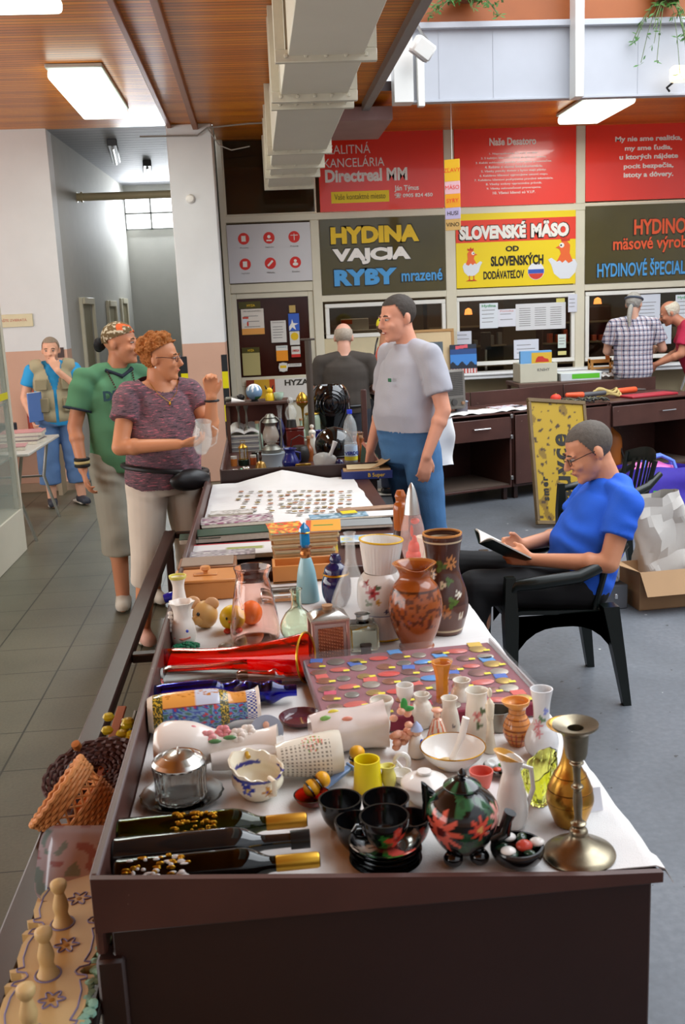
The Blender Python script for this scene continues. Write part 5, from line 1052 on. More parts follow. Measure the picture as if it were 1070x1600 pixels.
# ------------------------------------------------------------------ things on the bag rail
WICK = M('wicker', '#d08a4e', .6, var=.3, vs=60, bump=.5, bs=120)
p = atz(128, 1262, .66); t = thing('wicker_basket', 'light wicker basket lying tipped on the low rail', 'basket', p, (radians(-7), radians(-50), radians(4)))
for k in range(18):
    z = -.065 + k * .0076; rr = .058 + .028 * k / 17
    if k in (10, 11, 12): continue
    g = G().tube([((rr + .0022 * cos(18*a + pi*k)) * cos(a), (rr + .0022 * cos(18*a + pi*k)) * sin(a), z) for a in [i*2*pi/72 for i in range(72)]], .0046, 6, closed=True); g.build('weave_row', WICK, t)
G().lathe([(.054, -.065), (.072, .008)], 40, cap0=False, cap1=False).lathe([(.076, .03), (.082, .062)], 40, cap0=False, cap1=False).build('inner_weave', WICK, t)
g = G()
for i in range(18):
    a = i*2*pi/18; b_ = a + 2*pi/18
    g.tube([(.0725*cos(a), .0725*sin(a), .006), (.0785*cos(b_), .0785*sin(b_), .036)], .0026, 5).tube([(.0725*cos(b_), .0725*sin(b_), .006), (.0785*cos(a), .0785*sin(a), .036)], .0026, 5)
g.build('lattice_band', WICK, t); G().lathe([(.001, -.070), (.056, -.070), (.058, -.062), (.001, -.062)], 32).build('base', WICK, t)
G().tube([(.086*cos(a), .086*sin(a), .066 + .002*cos(26*a)) for a in [i*2*pi/78 for i in range(78)]], .0072, 8, closed=True).build('rim', WICK, t)
t = thing('wicker_tray', 'dark woven tray with a turned knob standing behind the light basket', 'tray', atz(148, 1212, .61), (radians(28), radians(-14), 0))
g = G()
for k in range(9): g.tube([((.02 + .012*k)*cos(a)*1.05, (.02 + .012*k)*sin(a)*.75, .006 + .004*sin(20*a + pi*k) + .0022*k) for a in [i*2*pi/64 for i in range(64)]], .0062, 6, closed=True)
g.lathe([(.001, 0), (.1, 0), (.1, .004), (.001, .004)], 40, S(1.05, .75, 1)); g.build('weave', M('dark_wicker', '#4a2a26', .55, var=.25, bump=.4), t)
G().lathe([(.006, .0), (.006, .03), (.011, .034), (.011, .05), (.001, .052)], 16, T(-.03, .075, 0)).build('knob', M('knob_wood', '#b06a34', .5), t)
qa, qb = atz(150, 1238, .60), atz(191, 1104, .70); dv = qb - qa
t = thing('wooden_back_scratcher', 'long flat orange-brown stick with a red ribbon leaning on the stall side', 'stick', qa); t.rotation_euler = dv.to_track_quat('Z', 'Y').to_euler()
G().box(-.012, .012, -.004, .004, 0, dv.length, .002).build('stick', M('stick_wood', '#a85a2c', .5, var=.2), t); G().tube([(-.02, 0, .06), (-.01, -.01, .085), (0, -.012, .06), (.01, -.012, .05), (.0, -.012, .03)], .008, 8).build('red_ribbon', M('ribbon_red', '#d8281c', .5), t)
t = thing('yellow_flower_glass', 'yellow glass flower cluster hanging between rail and stall', 'ornament', atz(190, 1148, .66)); g = G(); R_ = random.Random(9)
for i in range(22): g.ell((R_.uniform(-.04, .04), R_.uniform(-.05, .05), R_.uniform(-.05, .06)), (.016, .014, .012), seg=8)
g.build('petals', M('yellow_petals', '#c9b01c', .3, coat=.2, var=.3), t); G().tube([(0, 0, -.05), (.02, 0, 0), (.04, .01, .06)], .004, 6).build('wire', STEEL, t)
t = thing('pink_tray', 'pink tray with worn floral print leaning beside the pegged rack', 'tray', atz(128, 1356, .665), (radians(24), radians(8), radians(6)))
def tr(co):
    n = noise.noise(co * 30); return '#d9a0a0' if max(abs(co.x) / .11, abs(co.y) / .13) > .8 else ('#a06a6a' if n > .3 else '#7f8a80' if n < -.25 else '#b8a2a0')
G().grid(40, 40, lambda u, v: ((u-.5)*.17*(1 - .25*(2*abs(v-.5))**6), (v-.5)*.17, .02*max(abs(u-.5)*2, abs(v-.5)*2)**6), .003).build('tray', PAINT, t, paint=tr)
# peg rack
t = thing('peg_rack', 'pale wooden wall rack with three turned pegs and blue flowers', 'peg rack', (-.402, 1.56, .6405), (0, 0, radians(1)))
def lobes(y, s=1.0):
    m = (y + .21) % .14; m = min(m, .14 - m)           # distance from the nearest waist
    return (.043 + .024 * min(1, (m / .05)) ** .6 + (.016 if .010 < m < .022 else 0)) * s
n = 120; ys = [-.225 + .45*i/n for i in range(n+1)]
out = [(lobes(y), y) for y in ys] + [(-lobes(y), y) for y in ys[::-1]]
MX = Mx(((1,0,0,0),(0,0,1,0),(0,-1,0,0),(0,0,0,1)))
RK = M('rack_wood', '#d3b67e', .5, var=.08); G().prism(out, -.016, 0, MX).build('board', RK, t)
for s_ in (1, -1): G().tube([(s_*lobes(y, .84), y, .0165) for y in ys[3:-3]], .0016, 6).build('blue_line', M('faded_blue_line', '#7f7aa0', .6), t)
for y in (-.14, .0, .14):
    G().tube([(.012 + .016*cos(a)*(1 + .35*cos(6*a)), y + .004 + .016*sin(a)*(1 + .35*cos(6*a)), .0168) for a in [i*2*pi/48 for i in range(48)]], .0015, 5, closed=True).build('blue_flower', M('faded_blue_line'), t); G().ell((.012, y + .004, .0165), (.005, .005, .001), seg=10).build('flower_centre', M('ochre_spot', '#a8782a', .6), t)
for y in (-.21, -.07, .07, .21)[0:3]:
    pg = G().lathe(cr([(.019, .016), (.015, .024), (.0115, .036), (.014, .052), (.010, .070), (.008, .078)], 5) + cr([(.009, .079), (.0145, .089), (.013, .099), (.001, .104)], 5), 28).build('peg', RK, t, loc=(-.006, y, 0))
    G().tube([(.021*cos(a), .021*sin(a), .0165) for a in [i*2*pi/24 for i in range(24)]], .0018, 6, closed=True).build('collar_ring', M('faded_blue_line'), pg)
# ------------------------------------------------------------------ middle stall: coins, books, magazines
ZT = Z0 + .012
k = 0
CO = [M('coin_copper', '#b98060', .4, metal=.4, var=.2), M('coin_silver', '#aaa69c', .4, metal=.4, var=.2), M('coin_brass', '#a89468', .4, metal=.4, var=.2)]
coin0 = None; nc = 0
colx = [378, 391, 408, 420, 438, 450, 462, 472, 484, 497, 508, 520, 534, 546]
for ci, cx in enumerate(colx):
    n = (3, 6, 7, 7, 5, 6, 6, 7, 6, 8, 7, 7, 5, 5)[ci]
    for j in range(n):
        p = atz(cx + (j * (.6 if ci < 6 else -.5)) + RND.uniform(-2, 2) - (j*3 if ci < 3 else 0), 768 + j * 6.2 + RND.uniform(-1, 1), ZT)
        if coin0 is None: o = coin0 = G().lathe([(.001, 0), (.0135, 0), (.0135, .0025), (.0115, .0027), (.011, .0022), (.001, .0024)], 20).build('coin', CO[0])
        else: o = coin0.copy(); o.data = coin0.data.copy() if nc < 3 else bpy.data.meshes[o.data.name]; COL.objects.link(o)
        o.data = CMES[(ci + j) % 3] if nc >= 3 else o.data
        if nc < 3:
            o.data.materials[0] = CO[nc]
            if nc == 0: CMES = []
            CMES.append(o.data)
        o.location = p; o.rotation_euler = (0, 0, RND.random() * 6); nc += 1
        where = 'left end' if ci < 3 else 'left half' if ci < 6 else 'middle' if ci < 9 else 'right half' if ci < 12 else 'right end'
        depth = 'back of' if j < 2 else 'middle of' if j < 5 else 'front of'
        tag(o, 'small coin on the white cloth, %s a column, %s' % (depth, where), 'coin', 'coins laid out on the white cloth')
def paper(lab, px, py, w, d, th, col, name='magazine', rz=0, z=0, art=None, edge='#d9d2c2', cat='magazine', group=None, at=None):
    p = at if at is not None else atz(px, py, ZT); t = thing(name, lab, cat, (p.x, p.y + d / 2, p.z + z), (0, 0, radians(rz)), group)
    G().box(-w/2 + .002, w/2 - .002, -d/2 + .002, d/2 - .002, 0, th * .85, .001).build('pages', M('pages_' + edge[1:], edge, .7, var=.15, vs=80), t)
    G().grid(30, 30, lambda u, v: ((u - .5) * w, (v - .5) * d, th), th * .12).build('cover', PRINT if art else M('cover_' + col[1:], col, .4, var=.1, vs=20), t, paint=art); return t
def blotch(cols, s=25, seed=0):
    def f(co):
        n = noise.noise(co * s + V((seed, seed, 0))); return cols[int((n * .5 + .5) * 2.2 * len(cols)) % len(cols)]
    return f
paper('dark green magazine at the left of the middle stall', 312, 849, .17, .11, .02, '#274434', rz=2)
paper('wider dark green magazine overlapping the smaller green one', 365, 845, .30, .13, .03, '#2c4a3a', rz=4)
paper('white catalogue with a red edge near the front of the middle stall', 360, 874, .36, .2, .018, '#d8d5d2', art=lambda co: '#b03038' if co.y > .085 else ('#9aa05a' if abs(co.x-.05) < .07 and abs(co.y) < .02 else '#d9d6d4'))
paper('plastic-wrapped silvery magazine at the front left of the middle stall', 345, 884, .26, .09, .02, '#9a9a98', art=blotch(['#a3a09c', '#8a7f86', '#c9c6c2', '#7a7478', '#b8aeb4'], 30, 3), z=.019)
paper('plum and white magazine behind the dark green magazines', 370, 822, .32, .16, .016, '#8a7a80', art=blotch(['#c9c4c0', '#8a4a6a', '#d8d4ce', '#a8a09c', '#6a3a54'], 26, 5), rz=3)
paper('crumpled clear plastic sleeve of coins at the left of the cloth', 362, 806, .2, .09, .01, '#a8a49e', art=blotch(['#bdb8b0', '#a39c92', '#d0ccc6'], 30, 8), name='coin_sleeve', cat='sleeve')
# stack of books
bp = atz(478, 886, ZT); zz = 0
bcol = ['#c9b48a', '#b8a27a', '#cfc3a0', '#c08a4e', '#b5ab86', '#c96a3a', '#cdbf98', '#b07a46', '#c4a878', '#d0b88a', '#c87a42']
for i, cl in enumerate(bcol):
    th = .0088 + .002 * (i % 3)
    paper('book %s in the tall paperback stack, with a %s cover edge' % ('at the bottom' if i == 0 else ('second from the bottom', 'third from the bottom', 'fourth from the bottom', 'fifth from the bottom', 'midway', 'just above midway', 'fourth from the top', 'third from the top', 'just under the two magazines', 'right under the loose magazines')[i-1], ('tan', 'beige', 'cream', 'orange', 'khaki', 'rust', 'pale', 'brown', 'sand', 'light', 'terracotta')[i]), 0, 0, .235 - .012 * (i % 3) + (.02 if i > 6 else 0), .17, th, cl, 'book', RND.uniform(-3, 3), zz, None, '#d6c6a4' if i % 2 else '#c9a878', 'book', 'paperbacks in the tall stack', at=bp); zz += th + .0008
paper('orange magazine with a green word on the right of the book stack', 0, 0, .13, .19, .006, '#e59a2c', rz=-4, z=zz, at=bp + V((.075, 0, 0)), art=lambda co: '#5a8a3a' if abs(co.y + .0) < .012 and abs(co.x) < .035 else ('#d05a3a' if co.x < -.045 else '#eba23c'))
paper('red and orange magazine with a green patch on the left of the book stack', 0, 0, .13, .19, .006, '#e0562c', rz=5, z=zz, at=bp + V((-.065, 0, 0)), art=blotch(['#e0562c', '#e8a23a', '#e0c05a', '#e0562c', '#5aa04a', '#d84a3a'], 30, 2))
paper('grey magazine on the right side of the middle stall', 560, 826, .30, .13, .014, '#8f9494', rz=-3)
paper('pale blue map-like leaflet at the front right of the middle stall', 585, 850, .26, .12, .012, '#9fb4c4', art=blotch(['#a9bccb', '#8fb0cc', '#d6c94a', '#c9d2d6', '#a9bccb'], 14, 6), rz=-4)
paper('light blue folder behind the grey magazine', 530, 812, .26, .1, .01, '#7fa0b8', art=blotch(['#8aaac0', '#5f7f8c', '#b0c4cf', '#8aaac0'], 18, 9), rz=2)
paper('yellow card lying on the blue folder', 546, 808, .07, .06, .006, '#e0cc2a', z=.012, rz=8, name='card', cat='card')
paper('white sheet at the right edge of the middle stall', 600, 808, .2, .11, .008, '#dcdcdc', rz=-4, name='paper_sheet', cat='paper')
p = atz(580, 797, ZT); g = G().box(-.16, .13, -.03, .03, 0, .014, .003)
tag(g.build('wooden_board', M('bark_wood', '#9a7a62', .7, var=.4, vs=40, bump=.4), loc=p, rot=(0, 0, radians(4))), 'worn strip of pale wood lying at the right edge of the coin cloth', 'board')
t = thing('clown_figurine', 'small yellow and white figurine with a dark head in front of the book stack', 'figurine', atz(522, 862, ZT)); G().lathe([(.016, 0), (.014, .03), (.008, .06), (.001, .06)], 20).build('robe', M('yellow_robe', '#d9c04a', .4), t); G().ell((0, 0, .07), (.012, .012, .013)).build('head', M('dark_head', '#6a3a24', .4), t); G().cap((-.01, 0, .05), .005, (-.03, -.01, .06), .004).build('arm', PORC, t)

# ------------------------------------------------------------------ far stall: bric-a-brac
ZJ = Z0
def J(px, py): return atz(px, py, ZJ)
OLDM = M('old_grey_metal', '#7b7a72', .4, metal=.7, var=.3, vs=20); DARKM = M('dark_metal', '#2e2c2a', .4, metal=.5, var=.3); BRASS = M('lamp_brass', '#b08a34', .3, metal=.8, var=.2)
t = thing('raised_shelf', 'dark wooden raised shelf with back posts at the left of the far stall', 'shelf', (-.02, 6.78, Z0))
G().box(-.21, .22, -.13, .13, .315, .335, .003).build('board', M('dark_shelf_wood', '#4a2f24', .5, var=.2), t)
for x in (-.2, .2):
    for y in (-.1, .1): G().box(x - .012, x + .012, y - .012, y + .012, 0, .315, .002).build('post', M('dark_shelf_wood'), t)
G().box(-.2, .2, .118, .128, 0, .3, .002).build('back_panel', M('red_brown_panel', '#5a2a1e', .5, var=.3), t)
zs = Z0 + .336; ys = 6.72
def on(px, y=ys, z=zs): 
    p = aty(px, 615, y); return V((p.x, y, z))
t = thing('globe', 'small blue and white globe on the raised shelf', 'globe', on(397)); G().ell((0, 0, .062), (.055, .055, .055), seg=40).build('ball', PRINT, t, paint=lambda co: '#e9ecee' if co.z > .09 + .02*sin(9*face(co)) else ('#2f6a3a' if co.z < .03 and co.x > 0 else '#6f8fae')); G().lathe([(.03, 0), (.02, .01), (.001, .012)], 20).build('stand', DARKM, t)
t = thing('yellow_figure', 'yellow toy figure on the raised shelf beside the globe', 'toy', on(421)); G().lathe([(.03, 0), (.032, .03), (.02, .05), (.001, .05)], 20).build('body', M('toy_yellow'), t); G().ell((0, 0, .065), (.022, .02, .022)).build('head', M('toy_yellow'), t)
for s_ in (-1, 1): G().cap((.02*s_, 0, .08), .006, (.028*s_, 0, .1), .003).build('ear', DARKM, t)
t = thing('glass_bowl', 'small green-white glass bowl at the right end of the raised shelf', 'bowl', on(435)); G().lathe(vess([(.5, 0), (.9, .4), (1.0, 1.0)], .002, 4, .05, .035), 24).build('bowl', M('pale_green_bowl', '#b6d0bc', .15, coat=.4), t)
t = thing('hand_drill', 'grey metal tool with a white cone on the left end of the raised shelf', 'tool', on(368)); G().cap((-.06, 0, .02), .018, (.04, 0, .03), .014).build('barrel', OLDM, t); G().lathe([(.022, 0), (.003, .09), (.001, .09)], 20, T(-.03, -.04, .014) @ RY(95)).build('cone', PORC, t); G().ell((.03, 0, .03), (.03, .02, .022)).build('grip', DARKM, t)
t = thing('paper_stack', 'grey stack of papers and magazines at the left of the far stall', 'papers', J(383, 706) + V((0, .1, 0)))
for i in range(9): G().box(-.10 + .004*(i % 3), .10 - .005*(i % 2), -.09, .09, i*.0125, i*.0125 + .011, .001).build('paper', M('stack_grey_%d' % (i % 3), ('#8f8d88', '#6f6e72', '#b0aca4')[i % 3], .6), t)
t = thing('open_book', 'white open book on top of the grey paper stack', 'book', J(383, 706) + V((0, .1, .113))); G().grid(30, 8, lambda u, v: (-.1 + .2*u, -.08 + .19*v, .012 + .018*abs(sin(2*pi*u)) + .04*v), .008).build('pages', M('book_pages', '#d8d6d2', .7), t)
def stick(lab, px, dz):
    t = thing('small_candlestick', lab, 'candlestick', J(px, 706) + V((0, .08, .14 + dz))); G().lathe(cr([(.022, 0), (.02, .01), (.007, .03), (.009, .07), (.006, .12), (.014, .15), (.016, .17)], 5) + [(.001, .17)], 20).build('stem', OLDM, t)
stick('silver candlestick standing on the paper stack, the left of the pair', 376, .0); stick('silver candlestick standing on the paper stack, the right of the pair', 388, .0)
t = thing('brass_lantern', 'small brass miner lantern at the left front of the far stall', 'lantern', J(381, 727)); s_ = .8
G().lathe([(.034, 0), (.034, .035), (.028, .04), (.001, .04)], 24).build('fuel_base', M('green_black', '#23352a', .3, metal=.5), t)
g = G()
for i in range(5): a = i*2*pi/5; g.tube([(.026*cos(a), .026*sin(a), .04), (.026*cos(a), .026*sin(a), .11)], .003, 6)
g.lathe([(.03, .038), (.03, .044), (.001, .044)], 24).lathe([(.03, .108), (.03, .114), (.02, .125), (.008, .135), (.001, .137)], 24); g.build('brass_cage', BRASS, t); G().lathe([(.018, .044), (.018, .108)], 20, cap0=False, cap1=False).build('glass', M('clear_glass'), t); G().tube([(-.015, 0, .13), (-.012, 0, .155), (.012, 0, .155), (.015, 0, .13)], .002, 6).build('handle', BRASS, t)
for px, py, lab, col in ((366, 728, 'small orange-filled jar left of the brass lantern', '#c87a3a'), (396, 726, 'small jar with an orange lid right of the brass lantern', '#c8683a')):
    t = thing('small_jar', lab, 'jar', J(px, py)); G().lathe([(.001, 0), (.02, 0), (.021, .045), (.001, .045)], 20).build('jar', M('jar_' + col[1:], col, .3), t); G().lathe([(.02, .045), (.02, .06), (.001, .06)], 20).build('lid', M('jar_lid', '#c9c4ba', .4), t)
def heap(lab, px, py, n, rx, ry, cols, seed, name='jewellery'):
    p = J(px, py); R_ = random.Random(seed); g = G()
    for i in range(n):
        a = R_.random()*6.28; q = sqrt(R_.random()); g.mi = R_.randrange(len(cols)); r_ = R_.uniform(.005, .011)
        g.ell((p.x + rx*q*cos(a), p.y + ry*q*sin(a), p.z + .006 + .03*(1-q)*R_.random()), (r_, r_, r_*.8), seg=8)
    tag(g.build(name, [M('bead_' + x[1:], x, .2, metal=.4, coat=.3) for x in cols]), lab, name, kind='stuff')
heap('heap of silver and green costume jewellery at the left front of the far stall', 382, 738, 80, .10, .05, ['#b8b4a8', '#8a7a50', '#5a8a6a', '#c8c4bc', '#a84a4a'], 3)
heap('heap of dark beads and brooches in front of the tin can', 443, 738, 80, .10, .05, ['#2a2430', '#4a4a38', '#5a3a5a', '#8fb0a0', '#7a7a7a'], 4)
heap('scatter of red and green trinkets by the plastic bag', 500, 740, 50, .11, .04, ['#b8b0a0', '#3a7a5a', '#c05a4a', '#6a6a6a', '#d8d0c0'], 5, 'trinkets')
t = thing('metal_drum', 'pale grey-blue tin drum under the hurricane lantern', 'tin', J(426, 730) + V((0, .06, 0))); G().lathe([(.001, 0), (.088, 0), (.09, .005), (.088, .01), (.088, .075), (.09, .08), (.08, .082), (.001, .082)], 40).build('drum', M('grey_tin_paint', '#8b949a', .4, var=.2), t)
t = thing('hurricane_lantern', 'old grey hurricane lantern standing on the tin drum', 'lantern', J(426, 730) + V((0, .06, .083)))
G().lathe([(.06, 0), (.062, .02), (.045, .04), (.025, .05)], 30).build('tank', OLDM, t); G().lathe(cr([(.026, .05), (.05, .09), (.045, .13), (.03, .165)], 6), 28, cap0=False, cap1=False).build('globe_glass', M('smoky_glass', '#c8beb0', .1, alpha=.45, var=0, coat=.5), t)
g = G()
for s_ in (-1, 1): g.tube([(.058*s_, 0, .02), (.066*s_, 0, .1), (.06*s_, 0, .19), (.035*s_, 0, .215)], .0055, 8)
g.tube([(-.05, 0, .06), (0, -.05, .07), (.05, 0, .06)], .002, 6); g.build('side_tubes', OLDM, t); G().lathe([(.032, .165), (.036, .18), (.05, .185), (.03, .21), (.036, .215), (.02, .235), (.001, .238)], 28).build('chimney_cap', OLDM, t)
t = thing('glass_funnel', 'smoky glass lamp shade standing behind the hurricane lantern', 'lamp shade', J(420, 690) + V((0, .0, .12))); G().lathe(vess([(.5, 0), (.75, .5), (1.0, 1.0)], .002, 4, .11, .065), 30).build('shade', M('smoky_glass'), t); G().lathe([(.04, -.12), (.035, 0), (.001, 0)], 20).build('base', DARKM, t)
t = thing('blue_white_vase', 'slim vase with clear neck and cobalt body behind the lantern', 'vase', J(440, 700) + V((0, .05, .0))); G().lathe(cr([(.02, .08), (.03, .12), (.022, .17), (.012, .2)], 5), 20).build('cobalt_body', CBG, t); G().lathe([(.013, .19), (.014, .24), (.022, .29)], 20, cap0=False, cap1=False).build('clear_neck', M('clear_glass'), t); G().lathe([(.03, 0), (.02, .02), (.012, .08), (.001, .08)], 20).build('foot', CBG, t)
t = thing('red_box', 'dark red lidded box under the crystal decanter', 'box', J(463, 706) + V((0, .1, .0))); G().box(-.06, .06, -.05, .05, 0, .14, .006).build('box', M('dark_red_lacquer', '#5a1a14', .25, coat=.3), t); G().box(-.063, .063, -.053, .053, .14, .155, .004).build('lid', M('dark_red_lacquer'), t)
t = thing('crystal_decanter', 'cut crystal decanter with ball stopper standing on the dark red box', 'decanter', J(463, 706) + V((-.02, .1, .156))); G().lathe([(.035, 0), (.03, .05), (.001, .05)], 24).build('dark_base', DARKM, t); G().lathe(cr([(.028, .05), (.04, .09), (.03, .13), (.014, .15)], 5), 12).build('body', M('clear_glass'), t, ang=10); G().ell((0, 0, .18), (.022, .022, .026), seg=10).build('stopper', M('clear_glass'), t, ang=5)
t = thing('gilt_goblet', 'gold and amber goblet between the crystal decanter and the pole', 'goblet', J(478, 690) + V((0, .3, .0))); G().lathe(cr([(.035, 0), (.01, .03), (.01, .2), (.04, .24), (.045, .28), (.03, .31), (.01, .33)], 5), 24).build('body', BRASS, t); G().ell((0, 0, .26), (.047, .047, .02)).build('amber_band', M('amber_head'), t)
t = thing('kettle', 'dark cast pot with wire handle in front of the dark red box', 'kettle', J(470, 722) + V((0, .02, .0))); G().lathe(cr([(.05, 0), (.062, .03), (.06, .07), (.045, .1)], 5) + [(.001, .105)], 30).build('pot', DARKM, t); G().tube([(-.06, 0, .08), (-.05, 0, .14), (0, 0, .165), (.05, 0, .14), (.06, 0, .08)], .003, 6).build('handle', DARKM, t)
t = thing('statuette', 'white robed statuette with clasped hands on the far stall', 'statuette', J(489, 708)); G().lathe(cr([(.028, 0), (.027, .05), (.02, .11), (.024, .14), (.012, .155)], 6) + [(.001, .157)], 28).build('robe', M('statue_white', '#d8d4c8', .4), t); G().ell((0, 0, .17), (.011, .012, .015)).build('head', SKINP, t); G().ell((0, -.02, .115), (.008, .008, .014)).build('hands', SKINP, t); G().lathe([(.014, .172), (.012, .186), (.001, .19)], 16).build('veil', M('statue_white'), t)
t = thing('green_glass_jar', 'pale green glass jar with gold trim behind the statuette', 'jar', J(492, 690) + V((0, .25, 0))); G().lathe(vess([(.9, 0), (1.0, .2), (1.0, .8), (.8, 1.0)], .003, 4, .17, .06), 30).build('jar', M('pale_green_jar', '#a9b8a0', .1, alpha=.6, coat=.5, var=0), t); G().tube([(.05*cos(a), .05*sin(a), .175) for a in [i*2*pi/24 for i in range(24)]], .006, 6, closed=True).build('gold_trim', BRASS, t)
BG_ = M('glossy_black', '#0a0a0b', .08, coat=.6)
t = thing('black_vase', 'large glossy black round vase in the rear of the far stall', 'vase', J(530, 690) + V((-.02, .45, .0))); G().lathe(cr([(.06, 0), (.09, .05), (.14, .16), (.15, .26), (.13, .33), (.10, .37)], 6) + [(.085, .37), (.08, .36), (.001, .3)], 44).build('body', BG_, t)
g = G()
for r_ in (.06, .085, .11): g.tube([(r_*cos(a), -.155 + (r_ - .06)*.6, .24 + r_*sin(a)*.9) for a in [i*2*pi/30 for i in range(30)]], .004, 6, closed=True)
g.build('relief_rings', BG_, t)
t = thing('black_helmet', 'glossy black round helmet-like dome in front of the black vase', 'helmet', J(525, 716) + V((0, .1, .0))); G().lathe(cr([(.11, 0), (.125, .06), (.115, .12), (.07, .17), (.001, .19)], 7), 44).build('dome', BG_, t); G().tube([(.117*cos(a), .117*sin(a), .01) for a in [i*2*pi/40 for i in range(40)]], .006, 6, closed=True).build('rim', DARKM, t)
t = thing('water_bottle', 'clear plastic water bottle with a blue cap and blue label', 'bottle', J(549, 722)); PET = M('clear_pet', '#dfe8ea', .06, alpha=.3, var=0, coat=.5)
G().lathe(cr([(.036, 0), (.04, .01), (.04, .11), (.036, .13), (.04, .16), (.042, .2), (.034, .25), (.014, .29), (.013, .305)], 6), 30).build('bottle', PET, t); G().lathe([(.016, .298), (.016, .322), (.001, .322)], 20).build('cap', M('cap_blue', '#2340d8', .35), t)
G().lathe([(.041, .015), (.041, .04)], 30, cap0=False, cap1=False).build('label_foot', M('label_yellow', '#d8cf3a', .4), t); G().lathe([(.041, .04), (.041, .105)], 30, cap0=False, cap1=False).build('label', M('label_blue', '#b8cfe6', .4), t); text('lettering', 'VERDE', .028, M('label_ink', '#2a3a9a', .4, var=0), t, T(0, -.0425, .06) @ UP, bold=.001)
t = thing('plastic_bag', 'clear plastic bag of trinkets with a twisted white top', 'bag', J(508, 735)); G().ell((0, 0, .05), (.07, .045, .05)).jit(.02, 14).build('bag', M('bag_film', '#cfcfca', .2, alpha=.5, var=0), t); G().tube([(.03, -.01, .085), (.045, -.02, .12), (.065, -.02, .17)], [.014, .01, .016], 10).build('twisted_top', M('film_white', '#d6d8d8', .3), t)
t = thing('box_camera', 'small brown box camera on the far stall front edge', 'camera', J(474, 738)); G().box(-.045, .045, -.03, .03, 0, .05, .004).build('body', M('camera_brown', '#4a3626', .4, var=.2), t); G().box(-.045, .045, -.031, -.025, .035, .055, .002).build('top_plate', BRASS, t); G().lathe([(.014, 0), (.014, .01), (.001, .01)], 20, T(0, -.03, .022) @ RX(90)).build('lens', DARKM, t)
t = thing('cardboard_tray', 'blue cardboard tray with yellow word and open kraft flaps', 'box', J(572, 748) + V((.0, .08, 0)), (0, 0, radians(-3)))
G().box(-.13, .15, -.1, .1, 0, .045, .002).build('tray', M('tray_blue', '#23306a', .5), t); G().box(-.12, .14, -.09, .09, .045, .052).build('kraft_liner', M('kraft', '#b99366', .7, var=.1), t); G().grid(8, 8, lambda u, v: (.0 + .14*u, -.08 + .17*v, .056 + .05*u*u), .003).build('kraft_flap', M('kraft'), t); G().grid(8, 8, lambda u, v: (-.1 + .18*u, -.08 + .08*v, .058 + .012*v), .002).build('paper_flap', M('kraft_pale', '#d2bd96', .7), t); text('lettering', 'B Super', .03, M('letters_gold'), t, T(.06, -.101, .022) @ UP)
t = thing('newspaper', 'rolled pale newspaper lying by the plastic bag', 'newspaper', J(520, 740)); G().box(-.1, .1, -.04, .04, 0, .014, .004, RZ(22) @ RX(8)).build('paper', M('news_grey', '#b9b5ab', .7, var=.2, vs=60), t)
t = thing('dark_glass_ball', 'dark blue glass ball in front of the water bottle', 'ornament', J(531, 733)); G().ell((0, 0, .03), (.028, .028, .03)).build('ball', CBG, t)
t = thing('painted_fan', 'dark green and salmon folded fan leaning behind the cardboard tray', 'fan', J(577, 728) + V((0, .06, 0)), (radians(-12), 0, 0)); G().prism([(-.05, .0), (.07, .0), (.06, .05), (-.03, .13)], -.004, .004).build('panel', M('fan_green', '#3a4a3a', .5), t); G().prism([(.06, 0), (.085, .0), (-.02, .14), (-.035, .13)], -.005, .003).build('salmon_edge', M('fan_salmon', '#c8806a', .5), t)
t = thing('stand_pole', 'dark metal stand pole with a flat top behind the far stall', 'stand', (aty(484, 600, 7.2).x, 7.2, 0)); G().tube([(0, 0, 0), (0, 0, 1.5)], .024, 14).build('pole', M('pole_brown', '#4a4038', .4), t); G().box(-.05, .05, -.02, .02, 1.5, 1.515, .003).build('top_plate', M('pole_brown'), t); G().lathe([(.14, 0), (.14, .02), (.001, .03)], 24).build('foot', DARKM, t)
t = thing('brown_post', 'square brown post with a paper on top beside the far stall', 'post', (aty(569, 650, 7.3).x, 7.3, 0)); G().box(-.02, .02, -.02, .02, 0, 1.12, .003).build('post', BROWN, t); G().box(-.05, .06, -.05, .03, 1.12, 1.16, .004, RY(12)).build('paper', M('red_white_paper', '#dfdcdc', .6), t); G().box(-.06, .06, -.06, .06, 0, .02, .002).build('foot', BROWN, t)

FILL = [('amber glass bottle', 'bottle', '#8a4a1c', 'b'), ('dark ceramic jug', 'jug', '#3a2c26', 'j'), ('pale green glass bottle', 'bottle', '#9ab09a', 'b'), ('cream enamel mug', 'mug', '#cfc4a8', 'm'), ('brass bell', 'bell', '#a8803a', 'l'), ('brown wooden box', 'box', '#6a4630', 'x'), ('grey tin box', 'box', '#80807c', 'x'), ('cobalt blue jug', 'jug', '#1c2470', 'j'), ('copper mug', 'mug', '#a8603a', 'm'), ('black iron box', 'box', '#2a2826', 'x')]
SPOT = [(404, 704, 'beside the hurricane lantern'), (408, 722, 'in front of the paper stack'), (448, 716, 'right of the tin drum'), (452, 694, 'behind the dark red box'), (484, 722, 'beside the cast pot'), (500, 700, 'right of the statuette'), (512, 694, 'under the black vase'), (540, 694, 'right of the black vase'), (560, 700, 'beside the water bottle'), (556, 690, 'at the right end, far row'), (472, 690, 'below the gilt goblet'), (395, 692, 'at the foot of the raised shelf'), (436, 690, 'behind the hurricane lantern'), (574, 712, 'right of the painted fan'), (566, 722, 'left of the painted fan'), (455, 738, 'at the front edge by the beads'), (408, 738, 'between the two jewellery heaps')]
